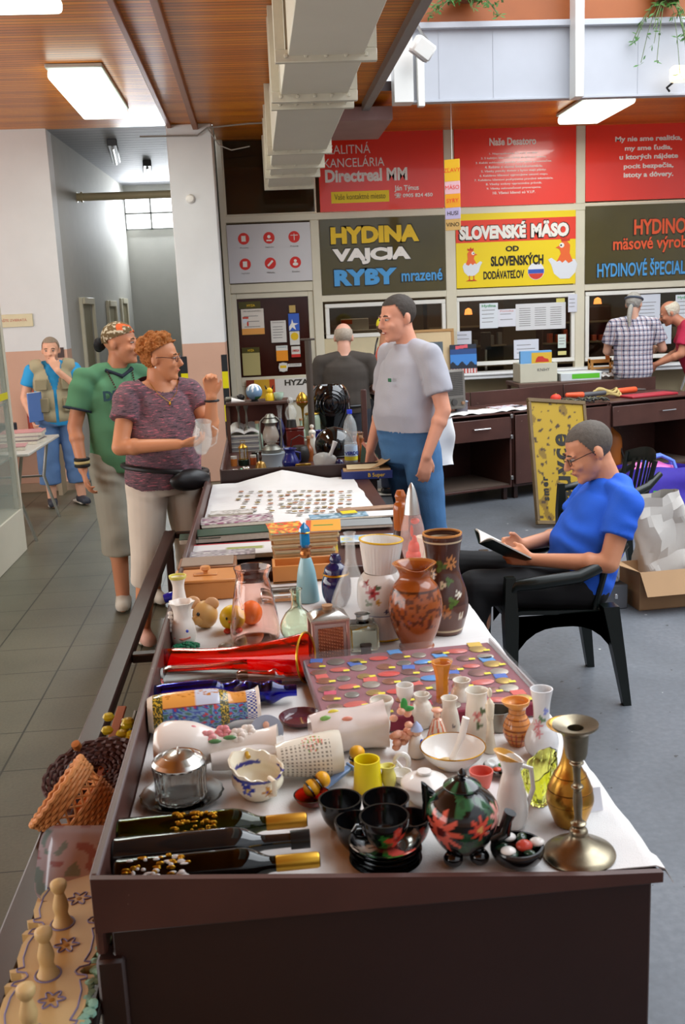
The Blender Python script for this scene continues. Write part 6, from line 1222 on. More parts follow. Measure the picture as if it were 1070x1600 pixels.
for i, (px, py, where) in enumerate(SPOT):
    nm, cat, col, kd = FILL[(i * 7 + 2) % 10]; q = J(px, py) + V((0, .04, 0)); m = M('fill_' + col[1:], col, .25, coat=.3, var=.2, metal=.5 if kd == 'l' else 0); s_ = RND.uniform(.85, 1.2)
    t = thing(nm.replace(' ', '_'), 'small %s on the far stall, %s' % (nm, where), cat, q, (0, 0, RND.random())); t.scale = (s_,) * 3
    if kd == 'b': G().lathe(cr([(.028, 0), (.03, .02), (.03, .08), (.012, .12), (.012, .16)], 5) + [(.001, .16)], 20).build('body', m, t); G().lathe([(.014, .16), (.014, .175), (.001, .175)], 14).build('stopper', M('cork'), t)
    elif kd == 'j': G().lathe(vess([(.6, 0), (1.0, .4), (.6, .8), (.8, 1.0)], .003, 5, .12, .045), 24).build('body', m, t); G().tube([(.03, 0, .1), (.065, 0, .09), (.065, 0, .05), (.04, 0, .03)], .005, 8).build('handle', m, t)
    elif kd == 'm': G().lathe(vess([(.9, 0), (1.0, .5), (1.0, 1.0)], .002, 4, .075, .035), 24).build('body', m, t); G().tube([(.033, 0, .06), (.056, 0, .055), (.056, 0, .03), (.033, 0, .02)], .004, 8).build('handle', m, t)
    elif kd == 'l': G().lathe(cr([(.04, 0), (.034, .02), (.024, .05), (.01, .06)], 5) + [(.001, .062)], 24).build('bell', m, t); G().lathe(cr([(.005, .06), (.01, .08), (.007, .1), (.012, .115)], 4) + [(.001, .12)], 14).build('handle', M('turned_dark', '#3a2418', .4), t)
    else: G().box(-.05, .05, -.035, .035, 0, .05, .003).build('box', m, t); G().box(-.052, .052, -.037, .037, .05, .065, .003).build('lid', m, t); G().box(-.008, .008, -.041, -.036, .04, .055, .001).build('clasp', BRASS, t)

# ------------------------------------------------------------------ brown counter cabinets at the back
CA = atz(690, 655, .77); CB_ = atz(1070, 618, .77); cang = atan2(CB_.y - CA.y, CB_.x - CA.x)
def cx(px): 
    p = atz(px, 640, .77); d = V((cos(cang), sin(cang), 0)); r = ray(px, 640); 
    # where the pixel column meets the counter's front plane
    n_ = V((-sin(cang), cos(cang), 0)); s_ = (CA.dot(n_) - V((0, 0, CAMH)).dot(n_)) / r.dot(n_); return (V((0, 0, CAMH)) + r * s_ - CA).dot(d)
def counter(lab, x0, x1, kind):
    d = V((cos(cang), sin(cang), 0)); t = thing('counter_cabinet', lab, 'cabinet', V((CA.x, CA.y, 0)) + d * x0, (0, 0, cang)); w = x1 - x0
    g = G().box(0, w, 0, .7, .76, .775, .003).box(0, .02, .01, .69, .13, .76).box(w - .02, w, .01, .69, .13, .76).box(0, w, .67, .69, .13, .76).box(0, w, .01, .69, .11, .13, .003).box(0, w, .69, .71, .74, .90, .003)
    g.build('carcass', BROWN, t)
    for x in (.03, w - .07):
        for y in (.04, .6): G().box(x, x + .04, y, y + .04, 0, .11, .002).build('leg', BROWN_SHADED, t)
    if kind == 'drawer':
        dr = G().box(.015, w - .03, -.02, .0, .55, .735, .004).build('drawer_front', BROWN, t)
        G().tube([(w*.5, -.02, .655), (w*.5, -.045, .655), (w*.5 + .16, -.045, .655), (w*.5 + .16, -.02, .655)], .006, 8).build('handle', CHROME, dr)
        for x, z in ((w - .02, .74), (w - .02, .56), (w - .02, .2)): G().box(x - .012, x + .015, -.026, -.006, z - .018, z + .018, .003).build('hinge', STEEL, t)
        G().box(.02, w - .02, .02, .64, .131, .14).build('cupboard_floor', M('dusty_shelf', '#57483e', .7), t)
    else:
        for i in range(2):
            dd = G().box(.01 + i*w/2, w/2*(i + 1) - .008, -.02, .0, .135, .745, .004).build('door', BROWN, t)
            if i: G().lathe([(.012, 0), (.008, .02), (.001, .022)], 14, T(w*.78, -.02, .63) @ RX(90)).build('knob', STEEL, dd)
    return t
xm, xr = cx(800), cx(952)
counter('brown counter cabinet with a drawer over an open dark cupboard, behind the grey-shirted man', -.12, xm, 'drawer')
counter('brown counter cabinet with two closed doors in the middle of the back row', xm + .01, xr, 'door')
counter('brown counter cabinet with a drawer over an open cupboard at the right edge', xr + .01, xr + 1.15, 'drawer')
def onc(x, y=.2, z=.776): d = V((cos(cang), sin(cang), 0)); n_ = V((-sin(cang), cos(cang), 0)); return V((CA.x, CA.y, z)) + d * x + n_ * y
t = thing('counter_cloth', 'rumpled white cloth along the front of the left counter', 'cloth', onc(0, 0), (0, 0, cang)); G().grid(60, 14, lambda u, v: (-.2 + u*1.15, .02 + v*.3 + .03*noise.noise(V((u*9, 1, 0))), .004 + .03*abs(noise.noise(V((u*8, v*3, 2))))*(1 - v*.3)), .002).build('cloth', CLOTH, t, ang=80)
t = thing('radio', 'old grey valve radio with a perforated grille standing on the counter cloth', 'radio', onc(cx(722), .26, .815), (radians(-4), 0, cang)); GRY = M('radio_grey', '#6a655f', .5, var=.1)
G().box(-.16, .16, -.08, .08, 0, .34, .02).build('case', GRY, t)
g = G()
for i in range(18):
    for j in range(13): g.box(-.13 + i*.0145, -.13 + i*.0145 + .009, -.083, -.079, .12 + j*.0155, .12 + j*.0155 + .009)
g.build('grille', M('grille_dark', '#3d3a38', .6), t); G().box(-.13, .13, -.084, -.079, .03, .1, .003).build('dial_plate', M('dial_plate', '#5a5650', .4), t); G().lathe([(.03, 0), (.026, .02), (.001, .022)], 20, T(.03, -.08, .06) @ RX(90)).build('dial', M('grille_dark'), t); G().lathe([(.016, 0), (.014, .02), (.001, .022)], 16, T(.115, -.08, .05) @ RX(90)).build('knob', M('knob_tan', '#8a6a50', .5), t)
t = thing('grey_tin', 'small grey tin with a lid right of the radio', 'tin', onc(cx(749), .3, .776)); G().box(-.05, .05, -.04, .04, 0, .09, .005).build('tin', M('bluegrey_tin', '#6e6a72', .5), t); G().box(-.055, .055, -.045, .045, .09, .1, .003).build('lid', M('lid_blue', '#9aa8ba', .4), t)
for px, y, w, d, col, lab, rz in ((815, .2, .3, .2, '#c3c9d6', 'pale blue comic lying left of the others on the middle counter', 3), (840, .12, .26, .16, '#b8c2d2', 'second pale comic overlapping the first on the middle counter', -8), (868, .1, .3, .18, '#c8707a', 'pink and red comic on the middle counter', 6), (893, .2, .28, .2, '#d0cfd2', 'white booklet under the red pouch on the middle counter', -4)):
    p = onc(cx(px), y, .777); paper(lab, 0, 0, w, d, .012, col, 'comic', degrees_ if False else math.degrees(cang) + rz, 0, blotch([col, '#d8d4d8', col, '#b04a5a', '#d0c8cc'], 22, px), at=p, cat='comic')
t = thing('red_pouch', 'small round red pouch on the white booklet', 'pouch', onc(cx(900), .3, .79)); G().ell((0, 0, .035), (.05, .04, .035)).build('pouch', M('red_cloth', '#d8402c', .6), t); G().lathe([(.014, .06), (.01, .075), (.001, .076)], 14).build('clasp', BRASS, t)
def heap2(lab, px, y, n, rx, cols, seed, name):
    q = onc(cx(px), y); R_ = random.Random(seed); g = G()
    for i in range(n):
        g.mi = R_.randrange(len(cols)); p = q + V((R_.uniform(-rx, rx), R_.uniform(-.06, .06), .012 + R_.random()*.025))
        d = V((R_.uniform(-1, 1), R_.uniform(-1, 1), R_.uniform(-.1, .1)))*.035; g.tube([p - d, p + V((0, 0, .012)), p + d], .008, 6)
    tag(g.build(name, [M('strap_' + x[1:], x, .5) for x in cols]), lab, name, kind='stuff')
heap2('tangle of dark straps and chains on the middle counter', 925, .12, 60, .2, ['#24242a', '#4a4a40', '#5f5f4a', '#33333a'], 2, 'straps')
t = thing('rope_coil', 'coil of pale yellow rope on the right counter', 'rope', onc(cx(985), .35, .785)); R_ = random.Random(3)
for i in range(3): G().tube([(.14*cos(a)*(1 - .15*i), .08*sin(a), .02 + .02*i + .015*sin(3*a + i)) for a in [k*2*pi/28 for k in range(28)]], .013, 8, closed=True).build('loop', M('rope', '#b9a468', .8, bump=.5, bs=200), t)
t = thing('hand_tool', 'grey and orange hand tool lying across the cabinet joint', 'tool', onc(cx(950), .3, .80), (0, radians(-6), cang)); G().cap((-.05, 0, .03), .028, (.16, -.05, .02), .022).build('dark_grip', M('tool_grey', '#4a4a4e', .5), t); G().cap((-.2, .03, .06), .02, (-.06, 0, .035), .03).build('orange_head', M('tool_orange', '#e0562c', .5), t)
t = thing('red_tray', 'flat dark red tray with cloths on the right counter', 'tray', onc(cx(1030), .18, .777), (0, 0, cang)); G().box(-.25, .3, -.1, .1, 0, .02, .004).build('tray', M('tray_red', '#a82a38', .5), t)
t = thing('orange_tool', 'orange-handled tool lying behind the dark red tray', 'tool', onc(cx(1025), .4, .79), (0, 0, cang)); G().cap((-.1, 0, .03), .03, (.1, .02, .03), .03).build('handle', M('tool_orange'), t); G().cap((.1, .02, .03), .012, (.25, .04, .02), .01).build('blade', STEEL, t)
t = thing('gas_bottle', 'rusty orange bottle standing under the right counter', 'bottle', onc(cx(985), .3, .14)); G().lathe(cr([(.1, 0), (.12, .03), (.12, .25), (.06, .33), (.03, .36)], 5) + [(.001, .36)], 28).build('body', M('rusty_orange', '#9a5418', .5, var=.3), t); G().tube([(.05, -.05, .3), (.12, -.1, .05)], .01, 8).build('hose', BLACK, t)
# low brown table behind the counter with boxes
lp = aty(800, 612, 10.45); lt = thing('low_table', 'low brown table with boxes behind the back counters', 'table', (lp.x + .75, 10.45, 0)); lh = aty(800, 600, 10.25).z
G().box(-.75, .42, -.28, .28, lh - .04, lh, .004).build('table_top', M('table_brown', '#5f463c', .5), lt)
for x in (-.72, .38):
    for y in (-.25, .25): G().box(x - .02, x + .02, y - .02, y + .02, 0, lh - .04, .003).build('leg', M('table_brown'), lt)
L = lt.location
t = thing('cardboard_box', 'grey-white open cardboard box on the low brown table', 'box', (L.x - .50, L.y, lh)); g = G()
for a in ((-.2, .2, -.15, -.14), (-.2, .2, .14, .15), (-.2, -.19, -.14, .14), (.19, .2, -.14, .14)): g.box(a[0], a[1], a[2], a[3], 0, .2, .002)
g.box(-.2, .2, -.15, .15, 0, .005); g.build('box', M('box_cream', '#c9c6b2', .7, var=.08), t); text('lettering', 'KNIHY', .045, GRT, t, T(.05, -.152, .13) @ UP)
t = thing('toy_box', 'blue picture box with a red toy car standing in the cardboard box', 'box', (L.x - .50, L.y - .02, lh + .006)); G().box(-.17, .17, -.03, .03, 0, .32, .003).build('box', M('box_blue', '#6fa6d8', .5), t); G().box(-.05, .17, -.0315, -.029, .12, .3).build('picture', M('box_yellow', '#dcb23a', .5), t)
G().prism([(-.01, .2), (.14, .2), (.13, .23), (.09, .24), (.07, .26), (.02, .26), (.0, .235)], -.033, -.031).build('toy_car_picture', M('toy_car_red', '#c8382c', .5), t)
t = thing('board_game_box', 'flat white box with a green stripe on the low brown table', 'box', (L.x - .05, L.y - .02, lh)); G().box(-.22, .22, -.16, .16, 0, .08, .003).build('box', M('box_white', '#ccd3d6', .5), t); G().box(-.1, .2, -.1615, -.16, .02, .07).build('green_label', M('box_green', '#5fbf2e', .5), t); G().box(-.24, .24, -.15, .15, .08, .083).build('lid_print', M('lid_pale', '#dfe4e2', .5), t)
t = thing('white_sheet', 'crumpled white sheet on the low table beside the flat box', 'cloth', (L.x + .29, L.y - .1, lh)); G().grid(16, 10, lambda u, v: (-.11 + .22*u, -.1 + .2*v, .03 + .05*abs(noise.noise(V((u*4, v*3, 5))))), .004).build('cloth', CLOTH, t)
t = thing('wooden_toy_chair', 'small pale wooden stool frame standing on the low brown table', 'stool', (L.x + .28, L.y + .14, lh)); g = G()
for x in (-.12, .12): g.box(x - .012, x + .012, -.06, -.04, 0, .16, .002).box(x - .012, x + .012, .04, .06, 0, .2, .002)
g.box(-.13, .13, -.07, .07, .09, .105, .002).box(-.13, .13, .04, .055, .15, .19, .002); g.build('frame', M('pale_pine', '#c08a4a', .5), t)

# ------------------------------------------------------------------ right side: chairs, sign, bags, boxes
def chair(lab, loc, rz):
    t = thing('plastic_armchair', lab, 'chair', loc, (0, 0, rz)); m = M('dark_green_plastic', '#0f1714', .3, var=.08)
    # local: faces -y, width x
    G().grid(16, 16, lambda u, v: ((u - .5)*(.46 - .06*v), -.24 + .44*v, .43 - .03*v + .02*(abs(u - .5)*2)**3 - .03*max(0, .12 - v)*4), .018).build('seat', m, t)
    def bk(u, v): 
        a = (u - .5)*2; return (a*(.20 + .035*v), .20 + .09*v - .07*a*a, .42 + .42*v - .05*v*a*a)
    g = G(); 
    for i in range(7): g.grid(2, 10, lambda u, v, i=i: bk(.14 + i*.1086 + u*.068, .12 + v*.72), .012)
    g.build('back_slats', m, t)
    G().grid(24, 3, lambda u, v: bk(u, .84 + v*.16), .02).build('back_top', m, t); G().grid(24, 3, lambda u, v: bk(u, v*.14), .02).build('back_rail', m, t)
    for s_ in (-1, 1):
        G().tube([bk(.5 + .47*s_, .98), bk(.5 + .47*s_, .5), bk(.5 + .46*s_, .05)], .016, 8).build('back_post', m, t)
        G().tube([(s_*.20, .27, .70), (s_*.245, .17, .635), (s_*.26, .05, .59), (s_*.258, -.12, .575), (s_*.245, -.21, .565), (s_*.235, -.235, .53)], [.018, .026, .028, .028, .024, .02], 10, flat=1).build('armrest', m, t)
        G().rings([[(s_*(.235 + dx) + ox, -.235 + dy, z) for dx, dy in ((-w, -w), (w, -w), (w, w), (-w, w))] for z, w, ox in ((.0, .017, .02*s_), (.2, .024, .012*s_), (.42, .03, 0), (.60, .02, 0))], flip=False).build('front_leg', m, t)
        G().rings([[(s_*(.2 + dx) + ox, .2 + oy + dy, z) for dx, dy in ((-w, -w), (w, -w), (w, w), (-w, w))] for z, w, ox, oy in ((.0, .017, .035*s_, .07), (.2, .024, .02*s_, .04), (.44, .034, 0, 0))]).build('rear_leg', m, t)
        G().grid(10, 3, lambda u, v, s_=s_: (s_*.215, -.2 + .4*u, .42 - v*(.05 + .1*abs(2*u - 1)**3)), .008, ).build('apron', m, t)
    return t
chair('dark green plastic armchair carrying the man in the blue shirt', (1.22, 4.1, 0), radians(-90))
chair('empty dark green plastic armchair behind the reading man', (aty(1012, 735, 5.75).x - .24, 5.78, 0), radians(-88)).scale = (.93, .93, .96)
# rusty yellow sign
bl = aty(832, 822, 7.3); bl.z = 0; t = thing('metal_sign', 'rusty yellow enamel sign with black letters leaning behind the reading man', 'sign', (2.30, 7.28, 0), (radians(-20), radians(7), radians(14)))
def rust(co):
    n = noise.noise(V((co.x*26, co.z*26, 3))); m_ = noise.noise(V((co.x*9, co.z*9, 7))); return '#3f2c16' if n > .36 else ('#7a5e12' if m_ > .35 else '#a88812')
G().grid(50, 90, lambda u, v: (-.24 + .48*u, -.012, .02 + .96*v)).build('face', PRINT, t, paint=rust); G().box(-.24, .24, -.0115, .01, .02, .98).build('plate', M('rusty_plate', '#5f4a2a', .6, var=.3), t)
g = G()
for a in ((-.26, .26, .97, 1.0), (-.26, .26, 0, .03), (-.26, -.235, .03, .97), (.235, .26, .03, .97)): g.box(a[0], a[1], -.025, .012, a[2], a[3], .003)
g.build('frame', M('rusty_frame', '#6a5638', .6, var=.35, vs=14), t); RT = Mx.Rotation(radians(90), 4, 'Y') @ Mx.Identity(4)
text('lettering', 'zauvce', .21, M('sign_black_paint', '#1b1812', .6), t, T(-.0, -.0145, .40) @ Mx.Rotation(radians(-90), 4, 'Y') @ UP, bold=.006, spacing=1.15)
text('lettering', 'smer', .075, M('sign_black_paint'), t, T(-.16, -.0145, .28) @ Mx.Rotation(radians(-90), 4, 'Y') @ UP, bold=.003, spacing=1.3)
# purple bag, paper bag, cardboard box, grey case
def bagmesh(w, d, h, amp, sd):
    g = G(); n = 40; rs = []
    for j in range(13):
        v = j/12; s_ = 1 + .08*sin(pi*v) - .12*v*v; rs.append([((w*s_*abs(cos(a))**.5*(1 if cos(a) > 0 else -1)), (d*(1 - .5*v)*abs(sin(a))**.5*(1 if sin(a) > 0 else -1)), h*v) for a in [2*pi*i/n for i in range(n)]])
    g.rings(rs, cap1=False); return g.jit(amp, 9, sd)
t = thing('shopping_bag', 'large purple shopping bag with green lettering behind the chairs', 'bag', (2.93, 7.05, .004), (0, 0, radians(-8)))
bagmesh(.34, .2, .46, .025, 3).build('bag', M('bag_purple', '#4636b0', .4, var=.3, vs=12), t); text('lettering', 'Th', .15, M('bag_green', '#58c832', .5), t, T(.0, -.232, .25) @ UP, bold=.008); text('lettering', 'Green', .1, M('bag_green_dark', '#2f8a2c', .5), t, T(.03, -.238, .12) @ UP, bold=.004)
G().prism([(-.15, .06), (.25, .06), (.25, .2), (-.05, .19)], -.231, -.228).build('green_patch', M('bag_green'), t)
for y in (-.08, .08): G().tube([(-.12, y, .42), (-.1, y*.6, .52), (.02, y*.3, .54), (.1, y*.6, .5), (.12, y, .42)], .013, 8).build('handle', M('bag_handle', '#5a7ae0', .5), t)
G().ell((-.05, 0, .42), (.2, .1, .07)).jit(.02, 12).build('pink_lining', M('bag_pink', '#d868b0', .5), t)
t = thing('paper_bag', 'crumpled white paper bag standing behind the reading man', 'bag', (2.33, 5.42, .002), (radians(4), radians(-12), radians(12))); bagmesh(.17, .09, .62, .035, 8).build('bag', M('paper_white', '#cfcbc4', .6, var=.06, bump=.5, bs=9), t, ang=12)
t = thing('cardboard_carton', 'open brown cardboard carton on the floor behind the chair', 'box', (2.22, 5.24, 0), (0, 0, radians(4))); KB = M('carton_brown', '#a5835e', .75, var=.1); g = G()
for a in ((-.2, .2, -.13, -.125), (-.2, .2, .125, .13), (-.2, -.195, -.125, .125), (.195, .2, -.125, .125)): g.box(a[0], a[1], a[2], a[3], 0, .22)
g.box(-.2, .2, -.13, .13, 0, .004); g.build('box', KB, t); G().box(-.2, .2, 0, .15, -.003, 0, 0, T(0, -.13, .22) @ RX(-130) ).build('front_flap', KB, t); G().box(0, .16, -.125, .125, 0, .003, 0, T(-.2, 0, .22) @ RZ(180) @ RY(-22)).build('side_flap', KB, t)
t = thing('grey_case', 'small grey metal case with a white cloth on it, behind the chair leg', 'case', (1.92, 5.22, 0), (0, 0, radians(6))); G().box(-.09, .06, -.07, .07, 0, .14, .005).build('case', M('case_grey', '#5a5d62', .5), t); G().box(-.02, .0, -.073, -.069, .06, .09, .002).build('latch', CHROME, t); G().ell((-.02, 0, .165), (.06, .045, .03)).jit(.015, 20).build('white_rag', CLOTH, t)
t = thing('enamel_can', 'cream enamel can standing behind the chair back', 'can', (1.93, 5.45, 0)); G().lathe([(.001, 0), (.05, .0), (.055, .25), (.04, .3), (.001, .31)], 24).build('can', PORCC, t)

# ------------------------------------------------------------------ left side: display case, trestle table, notices
t = thing('display_case', 'tall cream glass display case at the left edge', 'display case', (-2.1, 6.6, 0)); cream = M('case_cream', '#d6d0bf', .45, var=.05)
g = G().box(-.25, .25, -.97, .97, 0, .33, .004)
for x in (-.25, .2):
    for y in (-.97, .92): g.box(x, x + .05, y, y + .05, .33, 2.3, .004)
g.box(-.25, .25, -.97, .97, 2.3, 2.36, .004); g.build('frame', cream, t)
for q in ((.235, .24, -.92, .92), ): G().box(q[0], q[1], q[2], q[3], .33, 2.3).build('side_glass', M('case_glass', '#c8d2c8', .04, var=0, alpha=.25, spec=.7), t)
G().box(-.2, .2, .93, .935, .33, 2.3).build('end_glass', M('case_glass'), t); G().box(-.25, -.24, -.92, .92, .33, 2.3).build('back_board', M('case_back', '#7f7d70', .6), t)
for z in (.72, 1.12, 1.5): G().box(-.23, .22, -.92, .92, z, z + .012).build('glass_shelf', M('shelf_glass', '#b8c4bc', .1, var=0, alpha=.6), t)
G().box(.241, .243, -.92, .95, 1.165, 1.215).build('yellow_strip', M('strip_yellow', '#dcd21e', .4), t)
for y, z, h_, lab in ((.55, .335, .3, 'white vase on the floor of the display case'), (.2, .335, .34, 'white jug standing deeper in the display case'), (.6, 1.133, .14, 'cut glass tumbler on the middle shelf of the display case'), (.35, 1.133, .2, 'cut glass vase on the middle shelf of the display case')):
    q = thing('case_vase', lab, 'vase', (-2.05, 6.6 + y, z)); G().lathe(vess([(.7, 0), (1.0, .35), (.6, .75), (.8, 1.0)], .004, 6, h_, .07), 28).build('body', PORC if z < 1 else M('clear_glass'), q)
tp_ = [atz(90, 680, .74), atz(30, 722, .74)]
t = thing('trestle_table', 'white-topped folding table with tubular legs at the left wall', 'table', (-2.27, 8.2, 0)); G().box(-.5, .5, -.6, .6, .715, .74, .006).build('table_top', M('table_white', '#c9c6bf', .4), t)
for y in (-.5, .45):
    G().tube([(-.42, y, .71), (-.4, y, .4), (-.45, y + .1, 0)], .014, 8).build('leg', CHROME, t); G().tube([(.42, y, .71), (.36, y + .02, .4), (.43, y + .16, 0)], .014, 8).build('leg', CHROME, t)
    G().tube([(-.4, y, .4), (.36, y + .02, .4)], .01, 8).build('crossbar', CHROME, t)
for i, (x, y, w, d, z, col, lab) in enumerate(((-1.98, 8.3, .34, .3, .741, '#7a6a70', 'dark album at the bottom of the pink pile on the folding table'), (-1.98, 8.32, .33, .28, .772, '#a3959a', 'grey-pink album in the middle of the pile on the folding table'), (-1.97, 8.34, .34, .28, .803, '#cc8f90', 'pink magazine on top of the pile on the folding table'), (-2.0, 7.9, .3, .25, .741, '#b9878c', 'dusky pink album lying alone on the folding table'))):
    paper(lab, 0, 0, w, d, .03, col, 'album', 4*i - 4, 0, at=V((x, y - d/2, z)), cat='album')
t = thing('black_case', 'open black case on the folding table by the display case', 'case', (-2.2, 8.55, .741)); G().box(-.15, .12, -.08, .08, 0, .14, .006).build('case', BLACK, t)
t = thing('leaning_board', 'dark red board leaning on the left wall behind the man in the vest', 'board', (-2.22, 10.12, .62)); G().box(-.11, .11, -.012, .012, 0, .48, .003).build('board', M('dull_red', '#8f2f22', .5, var=.3, vs=9), t); G().box(-.09, .09, -.015, -.012, .05, .44).build('print', M('dull_red_light', '#a84a34', .5, var=.4, vs=20), t)
t = thing('side_bench', 'plain low bench against the left wall under the red board', 'bench', (-2.4, 10.05, 0)); G().box(-.4, .4, -.14, .14, .58, .62, .004).build('seat', M('bench_tan', '#9a8a72', .6), t)
for x in (-.36, .36): G().box(x - .02, x + .02, -.12, .12, 0, .58).build('leg', M('bench_tan'), t)
t = thing('wall_notice', 'cream name plate with pink words on the left wall', 'sign', (-2.4, 10.232, 1.67)); G().box(-.2, .2, -.006, .006, 0, .125, .003).build('plate', M('plate_cream', '#d9cfae', .5), t); text('lettering', 'NAŠTE ZVIERATÁ', .036, M('notice_pink', '#c8786a', .5), t, T(0, -.0075, .065) @ UP)
t = thing('handbill', 'small dark handbill on the pink wall behind the vest man', 'notice', (-1.98, 10.236, 1.35)); G().box(-.05, .05, -.003, .003, 0, .1).build('sheet', M('handbill_dark', '#4a3a38', .6), t)
t = thing('radiator', 'olive ribbed radiator at the far end of the corridor', 'radiator', (-1.0, 14.6, .1)); g = G()
for i in range(8): g.box(-.2 + i*.06, -.2 + i*.06 + .04, -.04, .04, 0, .9, .01)
g.box(-.2, .26, -.02, .02, .05, .09).box(-.2, .26, -.02, .02, .8, .84); g.build('ribs', M('radiator_olive', '#6a6a52', .5), t)

# ------------------------------------------------------------------ people
def remesh(g, voxel, smooth=3, amp=0, sc=12, fold=None, cut=None):
    me = bpy.data.meshes.new('tmp'); g.bm.normal_update(); g.bm.to_mesh(me); g.bm.free()
    o = bpy.data.objects.new('tmp', me); COL.objects.link(o)
    m = o.modifiers.new('r', 'REMESH'); m.mode = 'VOXEL'; m.voxel_size = voxel
    dg = bpy.context.evaluated_depsgraph_get(); me2 = bpy.data.meshes.new_from_object(o.evaluated_get(dg))
    bpy.data.objects.remove(o); bpy.data.meshes.remove(me)
    bm = bmesh.new(); bm.from_mesh(me2); bpy.data.meshes.remove(me2)
    for _ in range(smooth): bmesh.ops.smooth_vert(bm, verts=bm.verts[:], factor=.5, use_axis_x=True, use_axis_y=True, use_axis_z=True)
    if amp or fold:
        bm.normal_update()
        for v in bm.verts:
            d = amp * noise.noise(v.co * sc) if amp else 0
            if fold: d += fold(v.co)
            v.co += v.normal * d
    if cut:
        bmesh.ops.delete(bm, geom=[f for f in bm.faces if cut(f.calc_center_median())], context='FACES')
    r = G(); r.bm.free(); r.bm = bm; return r
def basis(x, z):
    x = V(x).normalized(); z = V(z); z = (z - x * z.dot(x)).normalized(); y = z.cross(x)
    return Mx((x, y, z)).transposed()
def hand(g, w, d, n, thumb, curl=(.3, .4, .4, .5), s=1.0, spread=.05):
    """w wrist, d finger direction, n palm normal, thumb = +-1 picks the thumb's side"""
    d = V(d).normalized(); n = V(n); n = (n - d * n.dot(d)).normalized(); t = d.cross(n) * thumb; w = V(w)
    offs = (.030, .010, -.010, -.028); L = (.070, .078, .073, .056)
    for k in range(4):
        kn = w + d * (.092 - (.006 if k in (0,) else .012 if k == 3 else 0)) * s + t * offs[k] * s
        g.cap(w + t * offs[k] * .55 * s + d * .012 * s, .0150 * s, kn, .0115 * s, 10)
        q = kn; dd = d + t * spread * (1.5 - k); dd.normalize(); a = 0
        for j, fr in enumerate((.45, .31, .24)):
            a += curl[k] * (.8, 1.1, .8)[j]; v = (dd * cos(a) + n * sin(a)); e = q + v * L[k] * fr * s
            g.cap(q, (.0100 - .0010 * j) * s, e, (.0092 - .0010 * j) * s, 10); q = e
    b = w + d * .028 * s + t * .026 * s; m = b + (d * .030 + t * .024 + n * .012) * s; e = m + (d * .030 + t * .006 + n * .012) * s
    g.cap(b, .0155 * s, m, .0115 * s, 10); g.cap(m, .0112 * s, e, .0088 * s, 10)
def headprims(g, X, s=1.0, fat=0, nose=1.0):
    q = lambda c_, r, rot=None: g.ell(c_, r, X, 20, rot)
    q((0, .014, .030), (.076, .098, .088)); q((0, -.030, -.030), (.062 + fat, .064, .082)); q((0, -.045, -.082), (.044 + fat, .044, .036)); q((0, -.080, -.099), (.022, .017, .018))
    g.cap((0, -.094, .012), .009, (0, -.116 * nose, -.026), .0125, 12, X)
    for s_ in (-1, 1):
        q((.010 * s_, -.107, -.030), (.0085, .010, .008)); q((.034 * s_, -.072, -.028), (.026, .024, .022)); q((.031 * s_, -.080, .020), (.024, .014, .008))
        q((.078 * s_, .016, -.008), (.009, .019, .031), Mx.Rotation(s_ * .35, 3, 'Z')); q((.075 * s_, .010, -.030), (.008, .012, .012))
    q((0, -.093, -.056), (.024, .010, .007)); q((0, -.090, -.067), (.020, .010, .008)); q((0, .034, -.05), (.046, .042, .058))
def headparts(t, X, brow='#4a3628', lips='#b0655a', iris='#4a5a5a', eyes=True, stubble=None, smile=0):
    if not eyes: return
    for s_ in (-1, 1):
        e = G().ell((.031 * s_, -.0825, .006), (.0115, .010, .0058), X, 14).build('eye', M('eye_white', '#b8aca4', .3), t)
        G().ell((.031 * s_ , -.0915, .006), (.0056, .003, .0052), X, 12).build('iris', M('iris_' + iris[1:], iris, .2), e)
        G().tube([(.016 * s_, -.092, .024), (.031 * s_, -.0935, .029), (.048 * s_, -.084, .024)], [.003, .004, .002], 8, X).build('eyebrow', M('hair_' + brow[1:], brow, .8), t)
    G().ell((0, -.0985, -.0605), (.022, .005, .0045 + smile), X, 16).build('mouth', M('lips_' + lips[1:], lips, .45), t)
    if smile: G().ell((0, -.1015, -.0595), (.016, .003, .003), X, 12).build('teeth', M('teeth', '#e6e0d4', .3), t)
def hair_cap(t, X, col, cond, k=1.05, amp=.003, sc=60, name='hair', vox=.005, mat=None, paint=None, extra=None, zoff=.0):
    g = G().ell((0, .014, .030 + zoff), (.076 * k + .002, .098 * k, .088 * k), None, 48)
    if extra: extra(g)
    g = remesh(g, vox, 2, amp, sc)
    bmesh.ops.delete(g.bm, geom=[f for f in g.bm.faces if not cond(f.calc_center_median())], context='FACES')
    for v in g.bm.verts: v.co = X @ v.co
    return g.build(name, mat or M('hair_' + col[1:], col, .75, var=.35, vs=70, bump=.4, bs=200), t, paint=paint)
SHORT = lambda p: p.z > (.076 if p.y < -.035 else .076 - (p.y + .035) * 2.6 if p.y < -.004 else -.005 - (p.y + .004) * 2.0 if p.y < .03 else -.073)
def glasses(t, X, col='#2a2622'):
    g = G()
    for s_ in (-1, 1):
        g.tube([(.033 * s_ + .021 * cos(a), -.104 + .006 * abs(cos(a)), .002 + .015 * sin(a)) for a in [i * 2 * pi / 20 for i in range(20)]], .0016, 6, X, closed=True)
        g.tube([(.053 * s_, -.098, .006), (.078 * s_, -.03, .010), (.080 * s_, .02, .004)], .0016, 6, X)
    g.tube([(-.012, -.106, .006), (0, -.109, .008), (.012, -.106, .006)], .0016, 6, X); g.build('spectacles', M('frame_' + col[1:], col, .3, metal=.3), t)
SKIN = lambda n, col: M('skin_' + n, col, .45, var=.08, vs=9, spec=.4, bump=.05, bs=120)

